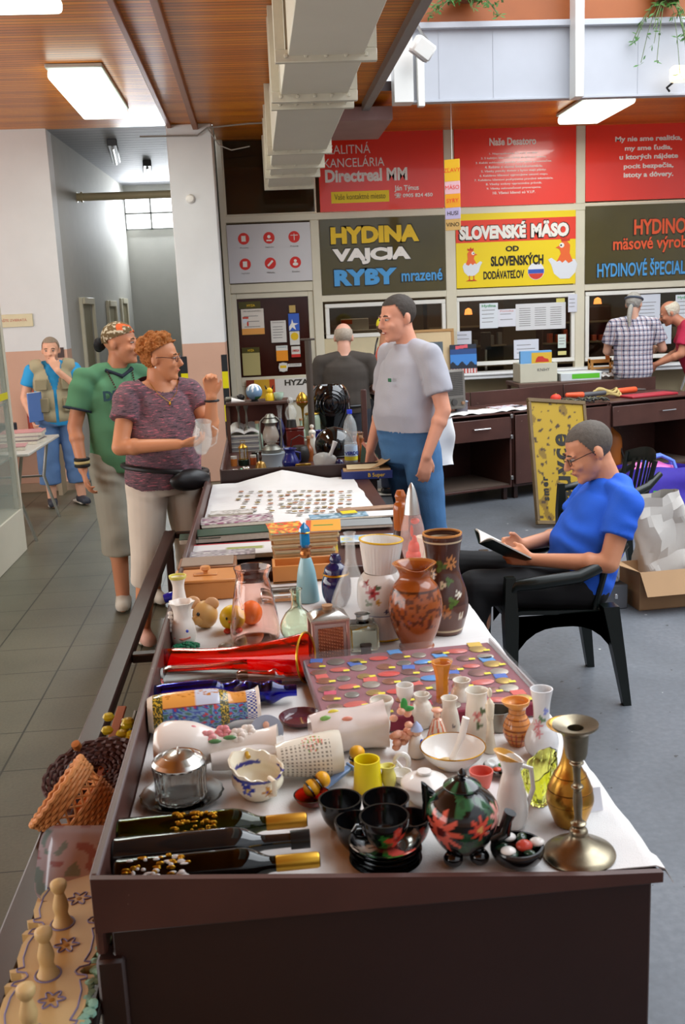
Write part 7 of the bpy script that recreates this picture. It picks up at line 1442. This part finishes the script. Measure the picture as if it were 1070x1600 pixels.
def person(label, loc, rotz, J, skin, shirt, pants, shoe=None, vox=.0075, hx=(0, 0, 0), belly=1.0, girth=1.0, sleeve=.62, hem=.86, hands=None, leg_r=(.088, .062, .045), pant_r=(.108, .085, .075), cuff=1.0, hs=1.0, fold=None, bodycut=None, shirtfit=.014, neckcut=None, headfat=0, barefoot=False):
    """J: joints in the person's own frame, facing -y. hx: head turn (yaw, nod, tilt) in degrees"""
    t = thing('person', label, 'person', loc, (0, 0, radians(rotz)))
    ls, rs, lh, rh = V(J['ls']), V(J['rs']), V(J['lh']), V(J['rh']); nk, pv = (ls + rs) / 2, (lh + rh) / 2
    B = basis(ls - rs, nk - pv); Bp = basis(lh - rh, nk - pv)
    hd = V(J['head']); X = Mx.Translation(hd) @ RZ(hx[0]) @ RX(hx[1]) @ RY(hx[2]) @ S(hs)
    g = G(); Mt = lambda c_, b: Mx.Translation(c_) @ b.to_4x4()
    up = (nk - pv).normalized(); Ls = (nk - pv).length; fw = B @ V((0, -1, 0)); fp = Bp @ V((0, -1, 0))
    W_ = (ls - rs).length / 2
    prof = ((-.12, .150, .108, .0), (.0, .172, .120, .0), (.18, .166, .114 * (.45 + .55 * belly), .3), (.38, .162, .110 * belly, 1.0), (.58, .168, .112 * (.45 + .55 * belly), .6), (.76, W_ * .92 / girth, .112, .1), (.88, W_ * .84 / girth, .098, .0), (.96, W_ * .66 / girth, .078, .0), (1.03, W_ * .40 / girth, .066, .0), (1.07, .064, .062, .0))
    def ring(u, rx, ry, o, e):
        Bm = Bp if u < .2 else B; cn = pv + (nk - pv) * u + fw * (.09 * (belly - 1) * o)
        return [cn + Bm.col[0] * cos(q) * (rx * girth + e * (1 if u < .95 else .6)) + Bm.col[1] * sin(q) * (ry * girth + e) * (1 - .12 * (sin(q) > 0)) for q in [2 * pi * i / 28 for i in range(28)]]
    def torso(g, e):
        g.rings([ring(*k, e) for k in prof])
        for s_ in (ls, rs): g.cap(nk + up * .012 + (s_ - nk) * .28, .044 + e * .7, s_ - up * .026, .053 + e * .7, 16)
    torso(g, 0)
    g.cap(nk - up * .01 + up * .0, .062, hd + (X.to_3x3() @ V((0, .022, -.075))) , .055, 16); headprims(g, X, 1, headfat)
    for s_, e, w in ((ls, V(J['le']), V(J['lw'])), (rs, V(J['re']), V(J['rw']))):
        g.cap(s_ - up * .026, .052, e, .042, 14).cap(e, .043, w, .028, 14); g.ell(e + (w - e) * .25, (.045, .045, .045))
    for h_, k_, a_ in ((lh, V(J['lk']), V(J['la'])), (rh, V(J['rk']), V(J['ra']))):
        g.cap(h_, leg_r[0], k_, leg_r[1], 16).cap(k_, leg_r[1], a_, leg_r[2], 16); m = k_ + (a_ - k_) * .3 - V((0, -.012, 0)); g.ell(m, (leg_r[1], leg_r[1], leg_r[1] * 1.6))
    for sd, w, e in (('l', V(J['lw']), V(J['le'])), ('r', V(J['rw']), V(J['re']))):
        H = (hands or {}).get(sd, {}); d = V(H.get('d', (w - e))); n = V(H.get('n', (1, 0, 0) if sd == 'r' else (-1, 0, 0)))
        hand(g, w, d, n, H.get('t', 1 if sd == 'l' else -1), H.get('c', (.35, .4, .45, .5)), H.get('s', 1.0))
    feet = []
    for sd, a_ in (('l', V(J['la'])), ('r', V(J['ra']))):
        tv = V(J.get(sd + 't', (0, -1, 0))).normalized(); z0 = a_.z - .075; b = V((a_.x, a_.y, z0))
        feet.append((sd, a_, tv, b)); g.cap(b - tv * .03 + V((0, 0, .035)), .033, b + tv * .13 + V((0, 0, .026)), .025, 12, sq=1.2).cap(a_, .04, b - tv * .02 + V((0, 0, .04)), .036, 12)
    remesh(g, vox, 3).build('body', skin, t)
    # clothes
    if shirt:
        g = G(); torso(g, shirtfit)
        for s_, e in ((ls, V(J['le'])), (rs, V(J['re']))):
            g.cap(s_ - up * .022, .055 + shirtfit * .6, s_ + (e - s_) * sleeve, .054 + shirtfit * 1.0, 18, flat1=True)
        g = remesh(g, vox, 4, .004, 14, fold, cut=lambda p: (p - pv).dot(up) < hem or (neckcut and neckcut(p)))
        g.build('shirt', shirt, t, ang=60)
    if pants:
        g = G(); e = .016; ut = max(hem, 0) / Ls + .10
        kk = [k for k in prof if k[0] < ut - .04]; k2 = [k for k in prof if k[0] >= ut - .04][0]; k1 = kk[-1]; f_ = (ut - k1[0]) / (k2[0] - k1[0]); kk.append(tuple(k1[i] + (k2[i] - k1[i]) * f_ for i in range(4)))
        g.rings([ring(*k, .010) for k in kk])
        for h_, k_, a_ in ((lh, V(J['lk']), V(J['la'])), (rh, V(J['rk']), V(J['ra']))):
            g.cap(h_, pant_r[0], k_, pant_r[1], 18); 
            if cuff > 0: g.cap(k_, pant_r[1], k_ + (a_ - k_) * cuff, pant_r[2], 18, flat1=True)
        g = remesh(g, vox, 4, .005, 11, lambda p: .006 * (1 + sin(70 * p.z + 25 * p.x + 5 * noise.noise(p * 6))) * max(0, noise.noise(p * 4 + V((7, 0, 0))))); g.build('trousers', pants, t, ang=60)
    if shoe:
        for sd, a_, tv, b in feet:
            g = G().cap(b - tv * .035 + V((0, 0, .038)), .045, b + tv * .12 + V((0, 0, .034)), .040, 14, sq=1.12).cap(b + V((0, 0, .05)), .043, b + V((0, 0, .075)), .042, 14, flat1=True)
            g = remesh(g, .007, 3, cut=lambda p: p.z < b.z + .012)
            sh = g.build('shoe', shoe, t); sd_ = basis(tv.cross(V((0, 0, 1))), (0, 0, 1))
            G().box(-.043, .043, -.165, .078, 0, .018, .008, Mx.Translation(b) @ basis(V((0, 0, 1)).cross(-tv), (0, 0, 1)).to_4x4()).build('sole', M('shoe_sole', '#c9c4b8', .6), sh)
    t['_X'] = 0
    return t, X
def mix2(f, a, b): return a if f else b
# --- seated man in blue
BLUE = M('royal_blue_cotton', '#1d5fd8', .75, var=.12, vs=7, bump=.25, bs=300); BLKT = M('black_trousers', '#0e0e11', .8, var=.2, vs=7)
SK1 = SKIN('tanned', '#d49370')
def seatfold(p): return .009 * (1 + sin(60 * (p.z + .5 * p.y) + 4 * noise.noise(p * 6))) * max(0, noise.noise(p * 4) + .35)
t, X = person('seated man in a bright blue t-shirt reading a small book', (1.33, 4.10, 0), -90,
    dict(ls=(.19, .17, .905), rs=(-.19, .17, .905), lh=(.10, .03, .49), rh=(-.10, .03, .49), head=(0, .065, 1.075), le=(.25, .07, .635), re=(-.25, .02, .64), lw=(.11, -.215, .635), rw=(-.06, -.21, .66),
         lk=(.13, -.47, .535), rk=(-.12, -.50, .56), la=(.12, -.50, .085), ra=(-.12, -.54, .085)), SK1, BLUE, BLKT, M('black_shoe', '#161616', .4), .006, (0, 26, 0), 1.25, 1.08, .60, -.02,
    hands={'l': dict(d=(-.4, -.9, .12), n=(-.9, .2, -.15), t=-1, c=(.6, .65, .7, .75)), 'r': dict(d=(.35, -.9, .1), n=(.9, .1, .1), t=1, c=(.5, .6, .65, .7))}, fold=seatfold, leg_r=(.09, .066, .048), pant_r=(.098, .078, .066), headfat=.004, hs=1.05)
hair_cap(t, X, '#5a524a', SHORT, 1.012, .001, 90); headparts(t, X, '#3a2e26', '#a8685a'); glasses(t, X)
bk = thing('paperback', 'small open paperback with a black cover held by the seated man', 'book', (1.0, 4.04, .70), (radians(0), radians(30), radians(8)))
G().grid(12, 6, lambda u, v: (-.10 + .2*v, -.115 + .23*u, .0 - .045*(1 - abs(2*u - 1)) + .0)).build('cover', M('cover_black', '#15211a', .35), bk)
G().grid(24, 6, lambda u, v: (-.095 + .19*v, -.108 + .216*u, .006 - .040*(1 - abs(2*u - 1)) + .012*sin(pi*abs(2*u - 1))), .006).build('pages', M('book_paper', '#d8d4cc', .7), bk)
# --- man in grey t-shirt
GREYT = M('grey_cotton', '#adadb5', .85, var=.06, bump=.25, bs=300); JEAN = M('blue_denim', '#44719f', .85, var=.3, vs=7, bump=.4, bs=260)
SK2 = SKIN('ruddy', '#dc9c80')
def sfold(p): return .0065 * (1 + sin(46 * p.x + 34 * p.z + 4 * noise.noise(p * 5))) * max(0, noise.noise(p * 3 + V((2, 0, 0))) + .2)
t, X = person('tall man in a grey t-shirt and blue jeans standing beside the middle stall', (.82, 5.40, 0), -62,
    dict(ls=(.20, .0, 1.475), rs=(-.20, .03, 1.475), lh=(.10, .0, .93), rh=(-.10, .0, .93), head=(-.01, -.055, 1.655), le=(.275, .02, 1.165), re=(-.26, .0, 1.15), lw=(.255, -.085, .93), rw=(-.25, -.1, .92),
         lk=(.12, .04, .50), rk=(-.12, .09, .50), la=(.13, .16, .085), ra=(-.12, .30, .085)), SK2, GREYT, JEAN, M('brown_shoe', '#3a2a20', .5), .0075, (-4, 10, 0), 1.3, 1.12, .72, .115,
    hands={'l': dict(d=(-.1, -.12, -1), n=(-.9, .3, 0), t=1, c=(.3, .4, .45, .5)), 'r': dict(d=(.1, -.2, -1), n=(.9, .3, 0), t=-1)}, fold=sfold, leg_r=(.092, .066, .048), pant_r=(.112, .086, .074), headfat=.006, shirtfit=.02, hs=1.03)
hair_cap(t, X, '#3d352e', SHORT, 1.02, .0015, 90); headparts(t, X, '#3a2e26', '#a8584c', smile=.003)
G().box(-.015, .015, -.0, .004, -.01, .01, .002, T(.06, -.172, 1.33)).build('chest_logo', M('logo_green', '#2a6a4a', .6), t)
bg = thing('carrier_bag', 'white plastic carrier bag hanging behind the man in grey', 'bag', (1.03, 5.66, .80)); bagmesh(.08, .05, .27, .02, 5).build('bag', M('carrier_white', '#e2e2e2', .4, var=.04), bg)
# --- woman in the striped top
KNIT = N('heathered_pink_knit')
def knit():
    k = KNIT; p = k.obj(); n = k.noise(1, 4, k.mapv(p, (26, 26, 170)), .6)
    k.base(k.ramp(n, [(.36, c('#3f363c')), (.47, c('#7a5a64')), (.56, c('#5f4c54')), (.66, c('#c06a78'))])); k.b.inputs['Roughness'].default_value = .85; return k.m
KN = knit(); BEIGE = M('beige_capri', '#d6ccbd', .85, var=.06, bump=.2, bs=300); SK3 = SKIN('warm', '#d29068')
def neck_w(p): return p.y < .02 and (p.x * p.x) / .0130 + (p.z - 1.435) ** 2 / .0100 < 1 and p.z > 1.25
t, X = person('woman with curly ginger hair in a pink heathered top holding a glass', (-.52, 5.22, 0), 28,
    dict(ls=(.168, .0, 1.345), rs=(-.168, .0, 1.345), lh=(.095, .02, .86), rh=(-.10, .02, .86), head=(.015, -.03, 1.505), le=(.225, -.12, 1.12), re=(-.262, -.07, 1.075), lw=(.175, -.26, 1.305), rw=(-.03, -.265, 1.085),
         lk=(.11, -.01, .47), rk=(-.15, -.03, .47), la=(.12, .03, .085), ra=(-.19, .02, .085), rt=(-.15, -1, 0)), SK3, KN, BEIGE, M('pink_sandal', '#d0a494', .6), .007, (48, 4, 0), 1.28, 1.10, .52, -.02,
    hands={'l': dict(d=(-.1, -.15, 1), n=(-.45, -.9, .1), t=1, c=(.75, .8, .85, .9)), 'r': dict(d=(.95, -.35, -.05), n=(.1, .2, -1) if 0 else (.2, .3, 1), t=1, c=(.7, .6, .6, .6))}, fold=sfold, leg_r=(.094, .062, .040), pant_r=(.112, .086, .080), cuff=.38, hs=.95, neckcut=neck_w, shirtfit=.022)
def curls(g):
    R_ = random.Random(5)
    for i in range(60):
        a, b = R_.uniform(0, 6.28), R_.uniform(-.25, 1.3); v = V((cos(a)*cos(b), sin(a)*cos(b), sin(b)))
        g.ell((v.x*.084, .020 + v.y*.108, .036 + v.z*.098), (.022, .022, .020), None, 8)
hair_cap(t, X, '#a5642a', lambda p: (p.z > .052 - .62*p.y if p.y < .03 else p.z > -.075), 1.12, .010, 90, extra=curls); headparts(t, X, '#6a4424', '#b8625a'); glasses(t, X, '#2c2438')
for s_ in (-1, 1): G().ell((.083*s_, .004, -.045), (.005, .005, .006), X, 10).build('earring', M('pearl', '#e8e2da', .2), t)
g = G().tube([(-.075, -.075, 1.385), (-.05, -.112, 1.33), (0, -.13, 1.285), (.05, -.112, 1.33), (.075, -.075, 1.385)], .0016, 6).ell((0, -.134, 1.278), (.006, .004, .008), None, 10); g.build('necklace', GOLD, t)
WB_ = M('black_leather', '#131214', .4); wr = V((.175, -.26, 1.305)); G().tube([wr + V((.034*cos(a), .034*sin(a), -.02)) for a in [i*2*pi/24 for i in range(24)]], .006, 8, closed=True).build('bracelet', WB_, t)
g = G().tube([(.222*cos(a), -.005 + .192*sin(a), .93 + .035*cos(a)*-1 + .0*sin(a)) for a in [i*2*pi/40 for i in range(40)]], .014, 8, closed=True); g.build('waist_strap', WB_, t)
g = G().ell((.05, -.20, .885), (.115, .045, .058), None, 24); remesh(g, .008, 3, .003, 20).build('waist_pouch', WB_, t)
gl = thing('glass_jug', 'clear stemmed glass held by the ginger-haired woman', 'glass', (0, 0, 0)); hp = Mx.Translation((-.52, 5.22, 0)) @ RZ(28) @ V((.075, -.325, 1.09)); gl.location = hp; gl.rotation_euler = (radians(12), radians(8), 0)
G().lathe(vess([(.5, 0), (.9, .25), (1.0, .55), (.8, .85), (.85, 1.0)], .003, 6, .17, .05), 32, T(0, 0, -.06)).build('bowl', M('clear_glass'), gl); G().tube([(.045, 0, .09), (.075, 0, .07), (.07, 0, .0), (.045, 0, -.02)], .004, 8).build('handle', M('clear_glass'), gl)
# --- man in green with bandana
GREEN = M('green_cotton', '#558a66', .85, var=.07, bump=.2, bs=300); SHORTS = M('grey_green_shorts', '#a09e90', .85, var=.07, bump=.2, bs=300); SK4 = SKIN('tan', '#cf8f6c')
t, X = person('man in a green t-shirt and patterned bandana behind the ginger-haired woman', (-.82, 5.86, 0), 26,
    dict(ls=(.19, .0, 1.40), rs=(-.19, .0, 1.40), lh=(.10, .0, .90), rh=(-.10, .0, .90), head=(.03, -.04, 1.575), le=(.25, .04, 1.12), re=(-.275, -.01, 1.115), lw=(.26, -.05, .88), rw=(-.275, -.10, .88),
         lk=(.11, -.02, .48), rk=(-.09, -.03, .48), la=(.12, .0, .085), ra=(-.08, .0, .085), rt=(-.4, -1, 0)), SK4, GREEN, SHORTS, M('white_canvas', '#d4d0c4', .7), .0075, (46, 2, 0), 1.12, 1.02, .66, -.095,
    hands={'r': dict(d=(.05, -.25, -1), n=(.9, -.2, 0), t=-1, c=(.45, .5, .55, .6)), 'l': dict(d=(0, -.15, -1), n=(-.9, 0, 0), t=1)}, fold=sfold, leg_r=(.088, .060, .042), pant_r=(.110, .098, .100), cuff=.34, shirtfit=.022)
headparts(t, X, '#5a4028', '#a85a50', smile=.003)
hair_cap(t, X, '#8a6a4a', lambda p: p.z > .036 - .35*p.y if p.y < .05 else p.z > .0, 1.06, .002, 40, 'bandana', mat=M('bandana_cloth', paint=True, rough=.8), paint=lambda co: ('#d8602a' if noise.noise(co*28) > .22 and (X.inverted() @ co).y < .02 else '#c9bda4' if noise.noise(co*60) > .12 else '#6a5636'))
g = G().ell((0, .13, -.005), (.045, .035, .04), X).ell((.02, .15, -.02), (.03, .03, .035), X); remesh(g, .006, 2, .004, 40).build('bandana_knot', M('knot_black', '#14161c', .7), t)
G().tube([(-.08, .045, 1.455), (-.075, -.06, 1.425), (0, -.105, 1.39), (.075, -.06, 1.425), (.08, .045, 1.455)], .012, 8).build('dark_collar', M('collar_navy', '#1f2a38', .8), t)
g = G(); pts = [(-.075, -.06, 1.43), (-.06, -.125, 1.35), (-.02, -.155, 1.24), (.02, -.158, 1.235), (.06, -.135, 1.34), (.075, -.06, 1.43)]
for i in range(len(pts) - 1):
    for k in range(7): p = V(pts[i]).lerp(V(pts[i+1]), k/7); g.ell(p, (.006, .006, .006), None, 6)
g.build('bead_necklace', M('wood_beads', '#4a3224', .5), t); gg = G()
for s_ in (-1, 1): gg.tube([(.025*s_ + .02*cos(a), -.165, 1.215 + .016*sin(a)) for a in [i*2*pi/16 for i in range(16)]], .002, 6, closed=True).tube([(.045*s_, -.162, 1.215), (.04*s_, -.15, 1.30)], .002, 6)
gg.build('hanging_spectacles', BLACK, t)
text('lettering', 'DENBERG', .075, M('shirt_print', '#2a4a52', .8), t, T(.03, -.148, 1.285) @ RX(-8) @ UP, bold=.003, ext=.004); text('lettering', '01', .085, M('shirt_print'), t, T(-.02, -.156, 1.12) @ UP, bold=.004, ext=.004)
for dz, col in ((.0, '#1c1c1c'), (.018, '#cdbb80'), (.036, '#1c1c1c')): G().tube([(-.275 + .036*cos(a), -.095 + .034*sin(a), .905 + dz) for a in [i*2*pi/24 for i in range(24)]], .0095, 8, closed=True).build('wristband', M('band_' + col[1:], col, .7), t)
for s_, e, s0 in ((-1, V((-.275, -.01, 1.115)), V((-.19, 0, 1.40))), (1, V((.25, .04, 1.12)), V((.19, 0, 1.40)))):
    p = s0 + (e - s0)*.65; d = (e - s0).normalized(); u_ = d.orthogonal().normalized(); w_ = d.cross(u_); G().tube([p + (u_*cos(a) + w_*sin(a))*.079 for a in [i*2*pi/28 for i in range(28)]], .007, 8, closed=True).build('dark_cuff', M('collar_navy'), t)
# --- man in the fishing vest
CYAN = M('bright_blue_cotton', '#2e9bd8', .8, var=.06); VEST = M('khaki_vest', '#a89f82', .85, var=.1, bump=.2, bs=200); BJ = M('faded_denim', '#5a7aa8', .85, var=.3, vs=6)
t, X = person('man in a khaki fishing vest and jeans, hand at his chin, by the left wall', (-1.88, 9.35, 0), 12,
    dict(ls=(.19, .0, 1.30), rs=(-.19, .0, 1.30), lh=(.10, .0, .82), rh=(-.10, .0, .82), head=(.0, -.04, 1.455), le=(.25, -.10, 1.05), re=(-.27, .0, 1.03), lw=(.04, -.17, 1.27), rw=(-.22, -.14, .86),
         lk=(.12, -.02, .45), rk=(-.12, -.02, .45), la=(.15, .0, .085), ra=(-.12, .0, .085), lt=(.3, -1, 0)), SKIN('pink', '#dfa88c'), CYAN, BJ, M('dark_trainer', '#2c2f3a', .6), .009, (-8, 6, 0), 1.05, 1.02, .6, -.05,
    hands={'l': dict(d=(-.4, .2, .9), n=(-.2, 1, .3), t=-1, c=(.5, .5, .5, .5)), 'r': dict(c=(.7, .8, .8, .8), d=(.1, -.5, -.8))}, leg_r=(.088, .06, .042), pant_r=(.115, .10, .10), cuff=.62)
hair_cap(t, X, '#8a7a6a', SHORT, 1.02, .001, 90); headparts(t, X, '#6a5a48', '#a8645a')
g = G(); e = .036
g.ell((0, 0, 1.16), (.172 + e, .112 + e, .17)).ell((0, -.01, 1.0), (.158 + e, .112 + e, .19)).ell((0, 0, .86), (.165 + e, .118 + e, .12)).cap((-.15, 0, 1.30), .062 + .018, (.15, 0, 1.30), .062 + .018)
remesh(g, .009, 14, .003, 12, cut=lambda p: p.z < .80 or (p.y < -.05 and abs(p.x) < .012 + max(0, p.z - 1.08)*.28) or p.x**2 + (p.z - 1.38)**2 < .0100 or (abs(p.x) > .2 and p.z > 1.12)).build('vest', VEST, t, ang=70)
for s_ in (-1, 1):
    for z, h_ in ((1.1, .1), (.9, .13)): G().box(-.055, .055, -.012, .012, 0, h_, .008, T(.115*s_, -.150, z) @ RZ(18*s_)).build('vest_pocket', M('khaki_pocket', '#8f866a', .85), t)
cl = thing('blue_folder', 'thin white and blue folder held at the side by the man in the vest', 'folder', Mx.Translation((-1.88, 9.35, 0)) @ RZ(12) @ V((-.185, -.20, .83)), (0, 0, radians(60))); G().box(-.09, .09, -.006, .006, 0, .26, .003).build('cover', M('folder_blue', '#5a7ab8', .5), cl); G().box(-.085, .088, -.004, .004, .004, .265).build('papers', PORC, cl)
# --- man in the dark shirt, seen from behind
DKS = M('dark_brown_shirt', '#3f3832', .85, var=.12, vs=6); t, X = person('balding man in a dark brown shirt seen from behind, beyond the far stall', (.74, 8.45, 0), 176,
    dict(ls=(.205, .0, 1.29), rs=(-.205, .0, 1.29), lh=(.10, .0, .86), rh=(-.10, .0, .86), head=(.0, -.05, 1.47), le=(.265, -.03, 1.02), re=(-.265, -.03, 1.02), lw=(.18, -.24, 1.0), rw=(-.18, -.24, 1.0),
         lk=(.11, -.0, .46), rk=(-.11, -.0, .46), la=(.11, .0, .085), ra=(-.11, .0, .085)), SKIN('pale_pink', '#cf9c86'), DKS, M('dark_jeans', '#2a2c34', .85), M('black_shoe'), .009, (-3, 12, 0), 1.2, 1.1, .78, -.02, shirtfit=.024)
hair_cap(t, X, '#a89a8a', lambda p: p.z > -.05 and p.z < .06 and p.y > -.03, 1.02, .001, 90)
G().tube([(.185*cos(a), .145*sin(a), .90) for a in [i*2*pi/36 for i in range(36)]], .013, 8, closed=True).build('belt', WB_, t)
# --- person in coral with yellow cap
t, X = person('person in a coral top and yellow cap, half hidden by the grey-shirted man', (aty(600, 500, 8.98).x, 8.98, 0), 80,
    dict(ls=(.18, .0, 1.33), rs=(-.18, .0, 1.33), lh=(.10, .0, .88), rh=(-.10, .0, .88), head=(.0, -.04, 1.51), le=(.22, -.12, 1.10), re=(-.30, -.12, 1.16), lw=(.12, -.32, 1.08), rw=(-.36, -.36, 1.10),
         lk=(.1, -.0, .47), rk=(-.1, -.0, .47), la=(.1, .0, .085), ra=(-.1, .0, .085)), SKIN('tan2', '#c08a68'), M('coral_top', '#e0604c', .8), M('navy_trousers', '#232a3c', .85), M('black_shoe'), .009, (0, 5, 0), 1.1, 1.0, .5, -.05)
hair_cap(t, X, '#5a4a3a', SHORT, 1.03, .002, 90); headparts(t, X)
g = G().ell((0, .014, .045), (.083, .105, .085), X).ell((0, -.12, .055), (.06, .07, .010), X); remesh(g, .006, 2, cut=None).build('cap', M('cap_yellow', '#e6d820', .6), t)
t2 = thing('shoulder_bag', 'black shoulder bag hanging beside the person in coral', 'bag', (aty(588, 590, 8.62).x, 8.62, .88)); g = G().ell((0, 0, .16), (.075, .06, .16)); remesh(g, .009, 3, .006, 12).build('bag', WB_, t2); G().tube([(-.03, 0, .3), (.02, .12, .5), (.06, .3, .56)], .008, 8).build('strap', WB_, t2)
# --- man in plaid with a grey ponytail
def plaid():
    k = N('plaid_shirt'); x, y, z = k.sep(k.obj())
    def band(s_, w): return k.math('LESS_THAN', k.math('FRACT', k.math('MULTIPLY', s_, 1 / .05)), w)
    hx_ = k.math('ADD', x, k.math('MULTIPLY', y, .6)); a, b = band(hx_, .28), band(z, .28); thin = k.math('MAXIMUM', band(k.math('ADD', hx_, .03), .08), band(k.math('ADD', z, .03), .08))
    s_ = k.math('ADD', a, b); col = k.ramp(k.math('MULTIPLY', s_, .5), [(.0, c('#c9c6cc')), (.5, c('#7a7a90')), (1.0, c('#2e2e42'))]); k.base(k.mix(thin, col, c('#8a5a5c'))); k.b.inputs['Roughness'].default_value = .85; return k.m
pl = aty(988, 600, 10.15); PLD = plaid()
t, X = person('grey-haired man with a ponytail in a plaid shirt seen from behind at the right', (pl.x, 10.15, 0), 158,
    dict(ls=(.20, .0, 1.44), rs=(-.20, .0, 1.44), lh=(.10, .0, .93), rh=(-.10, .0, .93), head=(.0, -.04, 1.625), le=(.27, -.06, 1.15), re=(-.30, -.06, 1.16), lw=(.20, -.28, 1.12), rw=(-.24, -.30, 1.15),
         lk=(.11, -.0, .5), rk=(-.11, -.0, .5), la=(.11, .0, .085), ra=(-.11, .0, .085)), SKIN('fair', '#d0a088'), PLD, M('grey_trousers', '#6a6a70', .85), M('black_shoe'), .009, (-12, 14, 0), 1.15, 1.05, .72, -.16, shirtfit=.026, pant_r=(.09, .07, .06))
HG = '#98948c'; hair_cap(t, X, HG, lambda p: (p.z > .03 - .7*p.y if p.y < .03 else p.z > -.085), 1.07, .003, 60); headparts(t, X, '#8a8680')
G().tube([(0, .10, -.03), (0, .135, -.08), (.005, .14, -.16), (.0, .125, -.26)], [.02, .026, .024, .01], 12, X).build('ponytail', M('hair_' + HG[1:]), t); G().tube([(0 + .022*cos(a), .115, -.045 + .022*sin(a)) for a in [i*2*pi/16 for i in range(16)]], .005, 6, X, closed=True).build('hair_tie', M('tie_slate', '#4a5260', .8), t)
g = G().tube([(-.085*cos(a), .014 + .105*sin(a), .052) for a in [i*2*pi/40 for i in range(40)]], .012, 8, X, closed=True); g.build('headband', M('tie_slate'), t)
# wooden frame he holds
for px, lab in ((952, 'upright orange wooden slat held by the ponytailed man, the left of two'), (970, 'upright orange wooden slat held by the ponytailed man, the right of two')):
    q = aty(px, 562 if px < 960 else 548, 10.5); t = thing('wooden_stick', lab, 'stick', (q.x, 10.62 if px > 960 else 10.55, q.z), (0, radians(-8), 0)); G().box(-.022, .022, -.012, .012, 0, .22, .003).build('slat', M('orange_slat', '#b5622c', .5), t)
# --- man in crimson at the right edge
pr = aty(1075, 590, 10.15); t = None
t, X = person('white-haired man in a crimson shirt bending forward at the right edge', (pr.x + .05, 10.15, 0), 250,
    dict(ls=(.20, -.08, 1.38), rs=(-.20, -.08, 1.38), lh=(.10, .06, .92), rh=(-.10, .06, .92), head=(.0, -.25, 1.52), le=(.26, -.14, 1.10), re=(-.26, -.14, 1.10), lw=(.2, -.38, 1.0), rw=(-.2, -.36, .98),
         lk=(.11, -.0, .5), rk=(-.11, -.0, .5), la=(.11, .03, .085), ra=(-.11, .03, .085)), SKIN('tan3', '#bd7f62'), M('crimson_shirt', '#b01f44', .8, var=.1), M('maroon_trousers', '#5a1f30', .85), M('black_shoe'), .009, (0, 26, 0), 1.15, 1.05, .7, -.14, shirtfit=.024)
hair_cap(t, X, '#c9c0ac', lambda p: p.z > -.05 - .0*p.y and p.y > -.02 and p.z < .085, 1.08, .003, 60); headparts(t, X, '#8a8680')

for o in bpy.data.objects:
    for k in [k for k in o.keys() if k.startswith('_')]: del o[k]
